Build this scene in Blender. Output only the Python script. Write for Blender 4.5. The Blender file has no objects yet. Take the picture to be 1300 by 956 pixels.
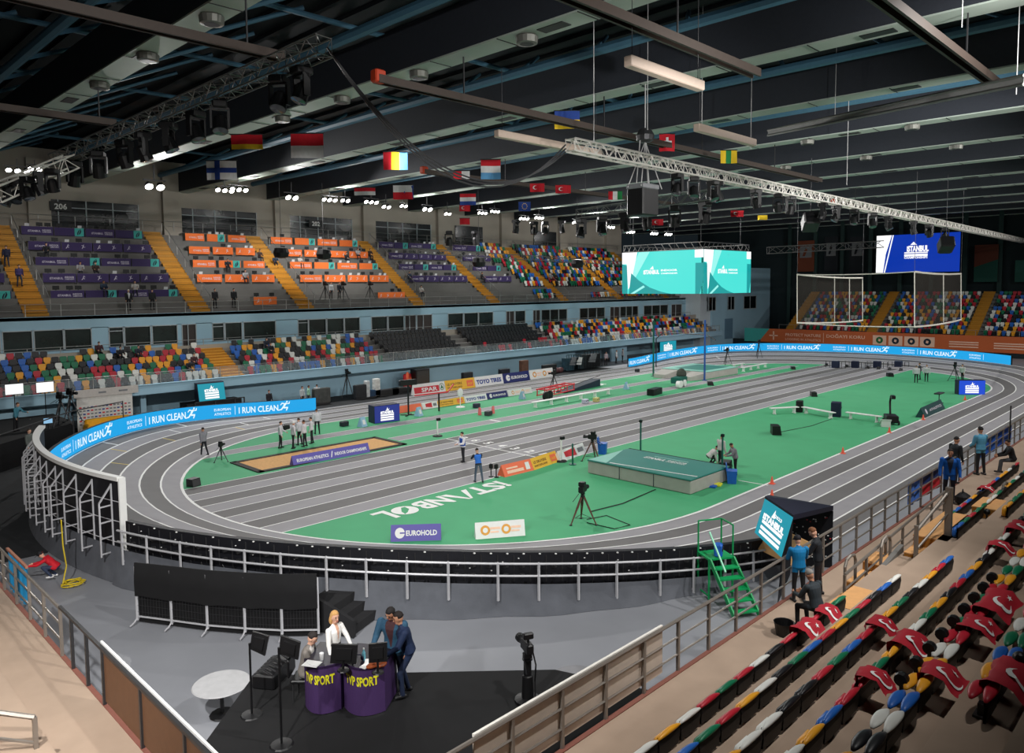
import bpy, math, random
import numpy as np
from mathutils import Matrix, Vector
random.seed(7)
PI=math.pi
SC=bpy.context.scene
COL=SC.collection
# ------------------------------------------------------------------ camera model (fitted on the lane lines of the 60 m straight)
F_PX,YAW,PITCH,ROLL=956.8555,0.77816216,-0.07159628,-0.0086919
CAM=np.array([0.0,-28.17673,10.025924])
_fw=np.array([math.cos(PITCH)*math.cos(YAW),math.cos(PITCH)*math.sin(YAW),math.sin(PITCH)])
_r=np.array([math.sin(YAW),-math.cos(YAW),0.0]); _u=np.cross(_r,_fw)
_r2=_r*math.cos(ROLL)+_u*math.sin(ROLL); _u2=-_r*math.sin(ROLL)+_u*math.cos(ROLL)
def ray(x,y): return _fw+_r2*(x-650)/F_PX-_u2*(y-433)/F_PX
def G(x,y,z=0.0):                       # a surveyed spot of the photo on the level z
    d=ray(x,y); return CAM+d*((z-CAM[2])/d[2])
def GY(x,y,Y): d=ray(x,y); return CAM+d*((Y-CAM[1])/d[1])
def GX(x,y,X): d=ray(x,y); return CAM+d*((X-CAM[0])/d[0])
def GD(x,y,D): return CAM+ray(x,y)*D
# ------------------------------------------------------------------ materials
def lin(c):
    c=c/255.0
    return c/12.92 if c<=.04045 else ((c+.055)/1.055)**2.4
MATS={}
def M(name,rgb=(128,128,128),rough=.6,metal=0.0,emit=0.0,noise=.06,nscale=6.0,bump=0.0,alpha=1.0,spec=.4):
    if name in MATS: return MATS[name]
    m=bpy.data.materials.new(name); m.use_nodes=True; nt=m.node_tree; b=nt.nodes['Principled BSDF']
    col=(lin(rgb[0]),lin(rgb[1]),lin(rgb[2]),1)
    b.inputs['Roughness'].default_value=rough; b.inputs['Metallic'].default_value=metal
    b.inputs['Specular IOR Level'].default_value=spec
    b.inputs['Base Color'].default_value=col
    if emit>0:
        b.inputs['Base Color'].default_value=(0.02,0.02,0.02,1)
        b.inputs['Emission Color'].default_value=col; b.inputs['Emission Strength'].default_value=emit
    elif noise>0:
        tc=nt.nodes.new('ShaderNodeTexCoord'); n=nt.nodes.new('ShaderNodeTexNoise'); n.inputs['Scale'].default_value=nscale; n.inputs['Detail'].default_value=5
        r=nt.nodes.new('ShaderNodeValToRGB')
        r.color_ramp.elements[0].position=.3; r.color_ramp.elements[1].position=.7
        r.color_ramp.elements[0].color=tuple(c*(1-noise) for c in col[:3])+(1,)
        r.color_ramp.elements[1].color=tuple(min(1,c*(1+noise)) for c in col[:3])+(1,)
        nt.links.new(tc.outputs['Object'],n.inputs['Vector']); nt.links.new(n.outputs['Fac'],r.inputs['Fac']); nt.links.new(r.outputs['Color'],b.inputs['Base Color'])
        if bump>0:
            bp=nt.nodes.new('ShaderNodeBump'); bp.inputs['Strength'].default_value=bump; bp.inputs['Distance'].default_value=.05
            nt.links.new(n.outputs['Fac'],bp.inputs['Height']); nt.links.new(bp.outputs['Normal'],b.inputs['Normal'])
    if alpha<1: b.inputs['Alpha'].default_value=alpha
    MATS[name]=m; return m
# ------------------------------------------------------------------ mesh collector
TEXT={}
def text_geo(s,off=0.0,track=1.0):
    k=(s,off,track)
    if k in TEXT: return TEXT[k]
    cu=bpy.data.curves.new('txt','FONT'); cu.body=s; cu.size=1.0; cu.offset=off; cu.resolution_u=2; cu.space_character=track
    o=bpy.data.objects.new('txt',cu); COL.objects.link(o)
    dg=bpy.context.evaluated_depsgraph_get(); me=bpy.data.meshes.new_from_object(o.evaluated_get(dg))
    v=[(p.co.x,p.co.y) for p in me.vertices]; f=[tuple(q.vertices) for q in me.polygons]
    bpy.data.objects.remove(o); bpy.data.curves.remove(cu); bpy.data.meshes.remove(me)
    if v:
        x0=min(a for a,b in v); x1=max(a for a,b in v); v=[(a-x0,b) for a,b in v]; w=x1-x0
    else: w=0
    TEXT[k]=(v,f,w); return TEXT[k]
class B:
    def __init__(s,*mats): s.v=[];s.f=[];s.mi=[];s.mats=list(mats);s.T=None;s.m=0;s.smooth=False
    def use(s,mat):
        if mat not in s.mats: s.mats.append(mat)
        s.m=s.mats.index(mat); return s
    def at(s,loc=(0,0,0),rz=0.0,ry=0.0,rx=0.0,sc=1.0):
        s.T=Matrix.Translation(Vector(loc))@Matrix.Rotation(rz,4,'Z')@Matrix.Rotation(ry,4,'Y')@Matrix.Rotation(rx,4,'X')@Matrix.Scale(sc,4); return s
    def raw(s): s.T=None; return s
    def add(s,vs,fs):
        n=len(s.v)
        if s.T is not None: vs=[tuple(s.T@Vector(p)) for p in vs]
        s.v.extend([tuple(map(float,p)) for p in vs]); s.f.extend([tuple(i+n for i in f) for f in fs]); s.mi.extend([s.m]*len(fs)); return s
    def box(s,c,d,rz=0.0,taper=1.0):
        x,y,z=d[0]/2,d[1]/2,d[2]/2; ca,sa=math.cos(rz),math.sin(rz); vs=[]
        for k,t in ((-1,1.0),(1,taper)):
            for a,b in ((-1,-1),(1,-1),(1,1),(-1,1)):
                px,py=a*x*t,b*y*t; vs.append((c[0]+px*ca-py*sa,c[1]+px*sa+py*ca,c[2]+k*z))
        return s.add(vs,[(3,2,1,0),(4,5,6,7),(0,1,5,4),(1,2,6,5),(2,3,7,6),(3,0,4,7)])
    def bbox(s,c,d,bv=.02,rz=0.0):          # box with chamfered vertical corners and top edge
        x,y,z=d[0]/2,d[1]/2,d[2]/2; bv=min(bv,x*.9,y*.9,z*.9); ca,sa=math.cos(rz),math.sin(rz); rings=[]
        for zz,ins in ((-z,bv),(-z+bv,0),(z-bv,0),(z,bv)):
            X,Y=x-ins,y-ins; r=[(-X,-Y+bv),(-X+bv,-Y),(X-bv,-Y),(X,-Y+bv),(X,Y-bv),(X-bv,Y),(-X+bv,Y),(-X,Y-bv)]
            rings.append([(c[0]+p*ca-q*sa,c[1]+p*sa+q*ca,c[2]+zz) for p,q in r])
        return s.loft(rings)
    def loft(s,rings,cap=True,closed=True):
        n=len(rings[0]); vs=[p for r in rings for p in r]; fs=[]
        for i in range(len(rings)-1):
            for j in range(n if closed else n-1):
                k=(j+1)%n; fs.append((i*n+j,i*n+k,(i+1)*n+k,(i+1)*n+j))
        if cap and closed: fs.append(tuple(range(n-1,-1,-1))); fs.append(tuple((len(rings)-1)*n+j for j in range(n)))
        return s.add(vs,fs)
    def bar(s,p,q,w,h=None,up=(0,0,1)):
        h=h or w; p=np.array(p,float);q=np.array(q,float); d=q-p; L=np.linalg.norm(d)
        if L<1e-6: return s
        d/=L; a=np.cross(d,up)
        if np.linalg.norm(a)<1e-4: a=np.cross(d,(1,0,0))
        a/=np.linalg.norm(a); b=np.cross(a,d); a=a*w/2; b=b*h/2
        return s.loft([[p-a-b,p+a-b,p+a+b,p-a+b],[q-a-b,q+a-b,q+a+b,q-a+b]])
    def tube(s,p,q,r,r2=None,n=8):
        r2=r if r2 is None else r2; p=np.array(p,float);q=np.array(q,float); d=q-p; L=np.linalg.norm(d)
        if L<1e-6: return s
        d/=L; a=np.cross(d,(0,0,1))
        if np.linalg.norm(a)<1e-4: a=np.array((1.0,0,0))
        a/=np.linalg.norm(a); b=np.cross(d,a); C=[(math.cos(2*PI*i/n),math.sin(2*PI*i/n)) for i in range(n)]
        return s.loft([[p+(a*c+b*t)*r for c,t in C],[q+(a*c+b*t)*r2 for c,t in C]])
    def path(s,pts,r,n=6):
        pts=[np.array(p,float) for p in pts]; rings=[]; a=None
        for i,p in enumerate(pts):
            d=pts[min(i+1,len(pts)-1)]-pts[max(i-1,0)]; d=d/np.linalg.norm(d)
            if a is None:
                a=np.cross(d,(0,0,1))
                if np.linalg.norm(a)<1e-3: a=np.cross(d,(1,0,0))
            a=a-d*(a@d); a/=np.linalg.norm(a); b=np.cross(d,a)
            rings.append([p+(a*math.cos(2*PI*k/n)+b*math.sin(2*PI*k/n))*r for k in range(n)])
        return s.loft(rings)
    def lathe(s,prof,c=(0,0,0),n=12):
        rings=[[(c[0]+r*math.cos(2*PI*k/n),c[1]+r*math.sin(2*PI*k/n),c[2]+z) for k in range(n)] for r,z in prof]
        return s.loft(rings)
    def ball(s,c,r,n=10,m=6):
        if isinstance(r,(int,float)): r=(r,r,r)
        rings=[]
        for i in range(m+1):
            t=-PI/2+PI*i/m; t=max(-PI/2+.12,min(PI/2-.12,t))
            rings.append([(c[0]+r[0]*math.cos(t)*math.cos(2*PI*k/n),c[1]+r[1]*math.cos(t)*math.sin(2*PI*k/n),c[2]+r[2]*math.sin(t)) for k in range(n)])
        return s.loft(rings)
    def quad(s,*p): return s.add(p,[tuple(range(len(p)))])
    def prism(s,poly,z0,z1):
        return s.loft([[(x,y,z0) for x,y in poly],[(x,y,z1) for x,y in poly]])
    def text(s,t,mp,off=0.0,size=1.0,align='l',track=1.0,u0=0.0,v0=0.0,width=None,sx=1.0):
        """mp(u,v)->3D. width: fit the line to that width"""
        v,f,w=text_geo(t,off,track)
        if not v: return s
        k=size; kx=size*sx
        if width: kx=width/w
        sh={'l':0,'c':-w*kx/2,'r':-w*kx}[align]
        return s.add([mp(u0+a*kx+sh,v0+b*k) for a,b in v],f)
    def poly(s,pts,mp): return s.add([mp(a,b) for a,b in pts],[tuple(range(len(pts)))])
    def build(s,name,parent=None,smooth=None,loc=None,rz=0.0):
        me=bpy.data.meshes.new(name); me.from_pydata(s.v,[],s.f)
        for m in s.mats: me.materials.append(m)
        if s.mi: me.polygons.foreach_set('material_index',s.mi)
        if smooth or (smooth is None and s.smooth):
            me.polygons.foreach_set('use_smooth',[True]*len(me.polygons))
        me.update(); o=bpy.data.objects.new(name,me); COL.objects.link(o)
        if parent is not None: o.parent=parent
        if loc is not None: o.location=loc
        o.rotation_euler=(0,0,rz); return o
def plane_map(o,ux,uy):                        # local 2D frame on a flat panel
    o=np.array(o,float);ux=np.array(ux,float);uy=np.array(uy,float); n=np.cross(ux,uy); n/=np.linalg.norm(n)
    return lambda u,v,w=0.0: tuple(o+ux*u+uy*v+n*w)
def lift(mp,w): return lambda u,v,x=0.0: mp(u,v,w+x)
def tag(o,label,cat,group=None,kind=None):
    if label: o['label']=label
    if cat: o['category']=cat
    if group: o['group']=group
    if kind: o['kind']=kind
    return o
def thing(name,label,cat,loc=(0,0,0),rz=0.0,group=None):
    o=bpy.data.objects.new(name,None); COL.objects.link(o); o.empty_display_size=.2
    o.location=tuple(map(float,loc)); o.rotation_euler=(0,0,rz); return tag(o,label,cat,group)
def struct(o): o['kind']='structure'; return o
def copy_thing(o,loc,rz=0.0,label=None,group=None,sc=None):
    c=o.copy(); COL.objects.link(c); c.location=tuple(map(float,loc)); c.rotation_euler=(0,0,rz)
    if label: c['label']=label
    if group: c['group']=group
    if sc: c.scale=(sc,sc,sc)
    for ch in KIDS.get(o.name,[]):
        d=ch.copy(); COL.objects.link(d); d.parent=c
        for g in KIDS.get(ch.name,[]):
            e=g.copy(); COL.objects.link(e); e.parent=d
    return c
KIDS={}
def note_kids(o):
    KIDS[o.name]=[c for c in SC.objects if c.parent==o]
    for c in KIDS[o.name]: KIDS[c.name]=[d for d in SC.objects if d.parent==c]
ORD=['first','second','third','fourth','fifth','sixth','seventh','eighth','ninth','tenth','eleventh','twelfth','thirteenth','fourteenth','fifteenth','sixteenth','seventeenth','eighteenth','nineteenth','twentieth']
def nth(i):
    if i<20: return ORD[i]
    i+=1; return str(i)+('th' if 10<i%100<14 else {1:'st',2:'nd',3:'rd'}.get(i%10,'th'))
def add_cam():
    cd=bpy.data.cameras.new('camera'); co=bpy.data.objects.new('camera',cd); COL.objects.link(co)
    cd.sensor_fit='HORIZONTAL'; cd.sensor_width=36; cd.lens=F_PX/1300*36; cd.shift_x=0; cd.shift_y=-45/1300; cd.clip_end=400; cd.clip_start=.1
    m=Matrix.Identity(4)
    for i in range(3): m[i][0]=_r2[i];m[i][1]=_u2[i];m[i][2]=-_fw[i];m[i][3]=CAM[i]
    co.matrix_world=m; SC.camera=co
add_cam()
SC.view_settings.view_transform='Standard'; SC.view_settings.look='None'; SC.view_settings.gamma=1; SC.view_settings.use_curve_mapping=False
# common materials
WHITE=M('white_paint',(232,232,230),.5,noise=.02); STEEL=M('galvanised_steel',(168,168,166),.42,.7,noise=.05); DSTEEL=M('dark_steel',(70,70,72),.45,.6)
BLACK=M('black_fabric',(15,15,17),.9,noise=.15,nscale=3); BLKP=M('black_plastic',(17,17,19),.45); CHROME=M('brushed_chrome',(190,190,190),.3,.9)
GREY=M('grey_plastic',(120,122,125),.5); GLASSD=M('dark_glass',(14,20,24),.12,noise=.3,nscale=.6,spec=.6)
SK=[M('skin_light',(214,165,140),.55,noise=.03),M('skin_tan',(190,138,110),.55,noise=.03)]
EW=M('screen_white',(255,255,255),emit=1.0); EB=M('led_blue',(0,156,222),emit=1.0); EW2=M('led_white_text',(225,243,252),emit=1.0)
ENAVY=M('led_navy',(20,40,130),emit=.9); ETEAL=M('led_teal',(0,140,160),emit=1.0)
# ================================================================== THE SETTING
CY,RIN,CXL,CXR=4.95,16.0,30.1,79.3
def ss(t): t=max(0.0,min(1.0,t)); return t*t*(3-2*t)
def bank(x,y=20): return max(ss(((33 if y>CY else 30)-x)/17),ss((x-76)/17))
def oval(n_arc=48,n_str=26):
    st=[]
    for i in range(n_str): st.append((CXL+(CXR-CXL)*i/n_str,CY-RIN,0,-1))
    for i in range(n_arc):
        a=-PI/2+PI*i/n_arc; st.append((CXR+RIN*math.cos(a),CY+RIN*math.sin(a),math.cos(a),math.sin(a)))
    for i in range(n_str): st.append((CXR+(CXL-CXR)*i/n_str,CY+RIN,0,1))
    for i in range(n_arc):
        a=PI/2+PI*i/n_arc; st.append((CXL+RIN*math.cos(a),CY+RIN*math.sin(a),math.cos(a),math.sin(a)))
    return st
ST=oval()
def tz(x,r,y=20): return bank(x,y)*1.12*max(0,min(1.0,r/5.8))
def tpt(s,r,dz=0.0): 
    x=s[0]+s[2]*r; return (x,s[1]+s[3]*r,tz(s[0]+s[2]*3,r,s[1])+dz)
TL=M('track_light_grey',(150,148,152),.72,noise=.05,nscale=1.2); TDK=M('track_dark_grey',(108,106,106),.72,noise=.05,nscale=1.2)
LINE=M('line_white',(238,238,236),.6,noise=.02); GREEN=M('infield_green',(72,166,116),.75,noise=.05,nscale=.6)
ARENA=M('arena_floor_grey',(138,140,146),.5,noise=.07,nscale=.5); LW=.96
b=B(TL,TDK,LINE); N=len(ST)
SUB=[0,.48,.96,1.92,2.88,3.84,4.8,5.76]
for k in range(7):
    r0,r1=SUB[k],SUB[k+1]; lane=int((r0+r1)/2/LW); b.use((TL,TDK)[lane%2])
    for i in range(N):
        s,t=ST[i],ST[(i+1)%N]; b.quad(tpt(s,r0,.008),tpt(s,r1,.008),tpt(t,r1,.008),tpt(t,r0,.008))
b.use(LINE)
for k in range(7):
    r=k*LW; w=.045 if k else .07
    for i in range(N):
        s,t=ST[i],ST[(i+1)%N]; b.quad(tpt(s,r-w,.02),tpt(s,r+w,.02),tpt(t,r+w,.02),tpt(t,r-w,.02))
def arc_station(side,deg):
    a=math.radians(deg); cx=CXL if side=='L' else CXR
    return (cx+RIN*math.cos(a),CY+RIN*math.sin(a),math.cos(a),math.sin(a))
YM=M('line_yellow',(214,190,90),.6)
for side,deg,k,mat in (('L',122,4,LINE),('L',128,3,YM),('L',137,5,LINE),('L',140,4,YM),('L',106,3,LINE),('L',110,2,YM),('L',98,4,LINE),('L',148,3,YM),('L',117,5,LINE),('R',60,3,LINE),('R',70,4,YM),('L',95,2,LINE)):
    b.use(mat); s=arc_station(side,deg); t=arc_station(side,deg-.35); b.quad(tpt(s,k*LW,.02),tpt(s,k*LW+.9,.02),tpt(t,k*LW+.9,.02),tpt(t,k*LW,.02))
# bank skirt faces under the outer edge
b.use(TDK)
for i in range(N):
    s,t=ST[i],ST[(i+1)%N]; p,q=tpt(s,5.78,.008),tpt(t,5.78,.008); b.quad(p,q,(q[0],q[1],0),(p[0],p[1],0))
struct(tag(b.build('running_track'),'banked oval running track with alternating grey lanes','track'))
# infield
b=B(GREEN,TL,TDK,LINE); b.quad(*[(s[0],s[1],.002) for s in ST])
def xl(y): return CXL-math.sqrt(max(0,RIN**2-(y-CY)**2))
def xr(y): return CXR+math.sqrt(max(0,RIN**2-(y-CY)**2))
for k in range(8):
    y0,y1=k*1.22,(k+1)*1.22; b.use((TL,TDK)[k%2]); ys=[y0+(y1-y0)*j/4 for j in range(5)]
    for j in range(4): b.quad((xl(ys[j]),ys[j],.005),(xr(ys[j]),ys[j],.005),(xr(ys[j+1]),ys[j+1],.005),(xl(ys[j+1]),ys[j+1],.005))
b.use(LINE)
for k in range(9):
    y=k*1.22; b.quad((xl(y),y-.035,.012),(xr(y),y-.035,.012),(xr(y),y+.035,.012),(xl(y),y+.035,.012))
b.quad((32.1,0,.014),(32.2,0,.014),(32.2,9.76,.014),(32.1,9.76,.014)); b.quad((92.2,0,.014),(92.3,0,.014),(92.3,9.76,.014),(92.2,9.76,.014))
b.use(TL)
for (x0,x1,y0,y1) in ((29.6,90.5,11.5,12.75),(16.9,88.0,15.9,17.15)):
    b.use(TL); b.quad((x0,y0,.005),(x1,y0,.005),(x1,y1,.005),(x0,y1,.005)); b.use(LINE)
    for y in (y0,y1): b.quad((x0,y-.03,.012),(x1,y-.03,.012),(x1,y+.03,.012),(x0,y+.03,.012))
b.use(LINE); b.quad((38.9,11.6,.014),(39.15,11.6,.014),(39.15,12.7,.014),(38.9,12.7,.014))
p=G(937,610); q=G(975,616.5); b.bar((p[0],p[1],.01),(q[0],q[1],.01),.06,.008)
for k in range(7): b.text(str(8-k-1) if k else '8',plane_map((32.75,9.3-1.22*k,.015),(0,-1,0),(1,0,0)),size=.95,off=.03)
mp=plane_map((26.75,-.62,.015),(-1,0,0),(0,-1,0))
b.text('iST',mp,off=.035,size=1.75,track=1.05,u0=0)
b.poly([(2.15,0),(2.5,0),(3.05,1.35),(3.45,.0),(3.85,0),(3.2,1.3+.1),(2.95,1.3+.1)],mp)      # the barless A
b.text('NB',mp,off=.035,size=1.75,u0=3.85,width=1.85)
C=[(6.2+.62*math.cos(t*PI/12)+.2,.62+.64*math.sin(t*PI/12)) for t in range(24)]
b.poly(C,mp); b.text('L',mp,off=.035,size=1.75,u0=7.1,width=.75)
b.use(GREEN); b.poly([(6.1,.22),(6.3,.2),(6.65,.7),(6.75,1.1),(6.5,.95),(6.15,.6)],lift(mp,.005))
b.use(LINE); mp=plane_map((61.5,19.9,.015),(-1,0,0),(0,-1,0)); b.text('iSTANBUL',mp,off=.035,size=1.7,width=9.0)
struct(tag(b.build('floor_infield'),'green infield with grey sprint straight, runways and white lettering','infield'))
b=B(ARENA)
n=40; b.quad((-30,-60,-.03),(160,-60,-.03),(160,70,-.03),(-30,70,-.03))
struct(tag(b.build('floor'),'grey arena floor around the banked track','floor'))
# dark carpet between the far straight and the stand, and dark working zone behind the left bend
DCARP=M('dark_carpet',(38,40,43),.9,noise=.15,nscale=2)
b=B(DCARP); b.quad((30.5,27.35,-.02),(74,27.35,-.02),(74,33,-.02),(30.5,33,-.02)); b.quad((-12,4.5,-.024),(7.6,4.5,-.024),(18,33,-.024),(-12,33,-.024)); struct(tag(b.build('floor_dark_carpet'),'dark carpet at the foot of the far stand','floor'))
# ------------------------------------------------------------------ far stand
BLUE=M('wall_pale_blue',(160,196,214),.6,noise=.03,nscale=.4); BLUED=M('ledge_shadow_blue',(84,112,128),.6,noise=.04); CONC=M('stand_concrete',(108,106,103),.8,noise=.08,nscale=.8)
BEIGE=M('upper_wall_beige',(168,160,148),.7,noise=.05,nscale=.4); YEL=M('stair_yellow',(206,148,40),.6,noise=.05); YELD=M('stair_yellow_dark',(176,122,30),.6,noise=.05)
X0,X1=-14,107
b=B(BLUE,BLUED)
def wallseg(b,xa,xb,y,z0,z1,t=.25): b.box(((xa+xb)/2,y+t/2,(z0+z1)/2),(xb-xa,t,z1-z0))
b.use(BLUE)
for xa,xb in ((-14,16.2),(20.9,21.3),(26.9,73.0),(80.5,84.0)): wallseg(b,xa,xb,32.6,0,2.25)
wallseg(b,-14,108,36.5,0,2.3); struct(tag(b.build('wall_far_lower'),'pale blue ground floor wall under the far stand','wall'))
b=B(BLUE,BLUED); b.box(((X0+X1)/2,31.1,2.55),(X1-X0,.22,.72)); b.box(((X0+X1)/2,31.0,2.93),(X1-X0,.42,.06))
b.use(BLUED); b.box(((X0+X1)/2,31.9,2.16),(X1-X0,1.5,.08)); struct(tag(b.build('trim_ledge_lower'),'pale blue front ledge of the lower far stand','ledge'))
STAIRL=[(27.0,28.9)]
b=B(CONC)
for k in range(6):
    y0=31.3+.8*k; z=2.72+.4*k; b.box(((X0+X1)/2,(y0+38.2)/2,z-.2),(X1-X0,38.2-y0,.4))
struct(tag(b.build('floor_lower_tier'),'stepped concrete tier of the lower far stand','tier'))
b=B(YEL,YELD)
for k in range(6):
    y0=31.3+.8*k; z=2.72+.4*k
    for h in (0,1):
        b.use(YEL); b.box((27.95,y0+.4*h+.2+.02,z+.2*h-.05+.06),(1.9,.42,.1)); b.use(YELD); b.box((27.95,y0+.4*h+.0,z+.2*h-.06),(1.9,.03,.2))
struct(tag(b.build('floor_stair_lower'),'yellow stair between two blocks of the lower far stand','stair'))
# corridor wall with windows at y=38
WIN=[(9.0,13.1,0),(13.2,15.17,0),(15.23,17.27,0),(17.3,19.27,0),(20.51,21.65,2),(21.7,23.8,0),(23.88,26.02,0),(26.36,27.64,1),(29.05,30.15,2),(30.2,31.85,0),(31.95,35.2,0),(37.49,38.65,2),(38.66,40.66,0),(40.7,42.73,0),(42.75,44.64,0),
 (46.04,48.14,0),(48.2,50.33,0),(50.45,52.0,1),(52.1,54.3,1),(56.62,59.0,0),(59.1,61.4,0),(61.45,63.9,0),(66.1,67.6,1),(67.7,69.6,0),(71,72.4,1),(72.6,77.8,0),(80.4,86.1,0),(87.3,89.6,1),(89.7,94.3,0),(95.7,102.4,0),(103.3,106.4,1)]
b=B(BLUE); cur=X0
for xa,xb,k in WIN:
    if xa>cur+.02: wallseg(b,cur,xa,38,4.6,7.1)
    zb=5.4 if k!=1 else 4.75
    if k!=1: wallseg(b,xa,xb,38,4.6,zb)
    cur=xb
wallseg(b,cur,108,38,4.6,7.1); wallseg(b,X0,108,38,7.05,8.05); struct(tag(b.build('wall_corridor'),'pale blue wall with windows between the two far tiers','wall'))
MUR=M('mural_glass',(26,38,36),.25,noise=.75,nscale=.55,spec=.5)
FRM=M('window_frame_grey',(176,184,188),.5); DOORM=M('door_brown_grey',(60,52,50),.5)
wi=di=0
for xa,xb,k in WIN:
    b=B(FRM); z0=5.4 if k!=1 else 4.75; z1=7.05
    for x in (xa+.03,xb-.03): b.box((x,38.0,(z0+z1)/2),(.07,.12,z1-z0))
    for z in (z0+.03,z1-.03): b.box(((xa+xb)/2,38.0,z),(xb-xa,.12,.07))
    if xb-xa>4: 
        for j in (1,2): b.box((xa+(xb-xa)*j/3,38.0,(z0+z1)/2),(.07,.12,z1-z0))
    if k==2: b.box(((xa+xb)/2,38.0,6.72),(xb-xa,.12,.06))
    if k==1: b.box((xa+.42*(xb-xa),38.0,(z0+z1)/2),(.06,.12,z1-z0))
    nm,i=('door',di) if k==1 else ('window',wi)
    if k==1: di+=1
    else: wi+=1
    o=struct(b.build(f'{nm}_{i+1}')); o['label']='%s in the pale blue corridor wall'%('glazed door' if k==1 else 'dark window'); o['category']=nm
    c=B(MUR if k!=1 else DOORM); c.box(((xa+xb)/2,38.12,(z0+z1)/2),(xb-xa-.05,.03,z1-z0-.05)); c.build('pane' if k!=1 else 'leaf',o)
b=B(BEIGE); b.box(((X0+108)/2,36.15,5.0),(108-X0,.12,.62)); struct(tag(b.build('trim_corridor_parapet'),'low pale parapet behind the back row of the lower tier','parapet'))
# upper tier
UY=lambda z:39+(z-8.3)/.69
b=B(CONC)
for k in range(14):
    y0=39.2+.8*k; z=8.35+.55*k; b.box(((X0+108)/2,(y0+52)/2,z-.3),(108-X0,52-y0,.6))
b.box(((X0+108)/2,45,7.9),(108-X0,14,.25)); struct(tag(b.build('floor_upper_tier'),'steep concrete upper tier of the far stand','tier'))
USTAIR=[1.5,15.8,28.6,39.2,53.4,65.4,78.6,91.3,103.6]
for x in USTAIR:
    b=B(YEL,YELD)
    for k in range(14):
        for h in (0,1):
            y0=39.2+.8*k+.4*h; z=8.35+.55*k+.275*h
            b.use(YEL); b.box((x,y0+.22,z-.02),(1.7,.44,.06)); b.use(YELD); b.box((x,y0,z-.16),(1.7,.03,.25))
    struct(tag(b.build('floor_stair_upper'),'yellow stair climbing the upper far tier','stair'))
b=B(BEIGE,CONC,GLASSD); wallseg(b,X0,108,51.2,15.4,23,.3); b.use(BEIGE)
for x in (4.5,19.2,31,43.2,55,67,79,92,104): b.box((x,50.95,18.5),(1.8,.5,7))
b.use(M('upper_glass',(26,31,33),.2,noise=.4,nscale=.5))
for x in np.arange(-2,62,12.4): b.box((x+.3,51.1,17.2),(9.4,.1,2.5))
for x in (72,88): b.box((x,51.1,17.3),(5.2,.1,2.6))
b.use(FRM)
for x in np.arange(-2,62,12.4):
    for j in range(5): b.box((x+.3-4.7+2.35*j,51.02,17.2),(.09,.1,2.5))
    b.box((x+.3,51.02,17.75),(9.4,.1,.07))
struct(tag(b.build('wall_far_upper'),'beige back wall with glazing above the upper far tier','wall'))
SIGN=M('sign_black',(24,24,26),.5)
for s,x,z in (('206',GY(77,262,50.6)[0],GY(77,262,50.6)[2]),('202',GY(401,284,50.6)[0],GY(401,284,50.6)[2])):
    b=B(SIGN,WHITE); b.box((x,50.62,z),(1.8,.06,.85)); b.use(WHITE); b.text(s,plane_map((x,50.58,z-.25),(1,0,0),(0,0,1)),size=.7,off=.03,align='c')
    tag(b.build('block_sign'),f'black block sign {s} on a beige pillar, '+('above the purple desks' if x<30 else 'above the orange desks'),'sign')
for x in (40.6-12.4+6.4,69.4):
    pass
# right hand building block with windows
b=B(BLUE,M('building_light',(206,216,222),.6,noise=.03),GLASSD,FRM)
b.use(MATS['building_light']); b.box((109.2,38.6,6.4),(3.2,6.6,13)); b.use(BLUE); b.box((121.5,42,6.5),(21.5,14,13))
b.use(GLASSD)
for px in (904,928,952):
    p=GY(px,392,34.95); b.box((p[0],34.95,7.0),(2.2 if px<950 else 4.5,.1,2.2))
b.use(FRM)
for px in (904,928,952):
    p=GY(px,392,34.9); w=2.2 if px<950 else 4.5
    for x in (-w/2,0,w/2): b.box((p[0]+x,34.88,7.0),(.09,.08,2.2))
    for z in (5.9,8.1): b.box((p[0],34.88,z),(w,.08,.09))
b.use(M('roller_door_blue',(104,136,158),.5)); p=GY(925,425,34.95); b.box((p[0],34.95,2.7),(2.6,.1,3.4))
struct(tag(b.build('wall_building_corner'),'pale blue corner building at the end of the far stand','building'))
# ------------------------------------------------------------------ east end stand
EX=118.0; ORG=M('banner_orange',(206,104,56),.6,noise=.03); EWALL=M('east_wall_dark',(28,42,46),.8,noise=.1)
b=B(CONC)
for k in range(12):
    b.box(((EX+.2+.85*k+131)/2,-1.5,2.75+.52*k-.3),(131-EX-.2-.85*k,55.4,.6))
struct(tag(b.build('floor_east_tier'),'stepped tier of the east end stand','tier'))
b=B(YELD,YEL)
for y in (25.3,12.7,-.4,-13.5):
    for k in range(12):
        for h in (0,1):
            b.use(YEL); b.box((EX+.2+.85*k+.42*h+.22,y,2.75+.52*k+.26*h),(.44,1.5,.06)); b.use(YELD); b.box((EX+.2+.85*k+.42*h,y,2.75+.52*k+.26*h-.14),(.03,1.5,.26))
struct(tag(b.build('floor_stair_east'),'yellow stairs of the east end stand','stair'))
b=B(EWALL,M('east_column',(44,68,66),.7)); b.box((131.5,0,12),(.4,100,24)); b.box((EX-.1,0,.5),(.3,70,1.0)); b.use(MATS['east_column'])
for y in np.arange(-24,34,4.6): b.box((130.9,y,12),(.5,.6,18))
struct(tag(b.build('wall_east'),'dark back wall behind the east end stand','wall'))
# near side and west walls (mostly behind the camera)
b=B(EWALL); b.box((50,-52,12),(190,.4,24)); struct(tag(b.build('wall_near'),'dark wall behind the near stand','wall'))
b=B(EWALL); b.box((-28,5,12),(.4,120,24)); struct(tag(b.build('wall_west'),'dark wall behind the west stand','wall'))
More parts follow.
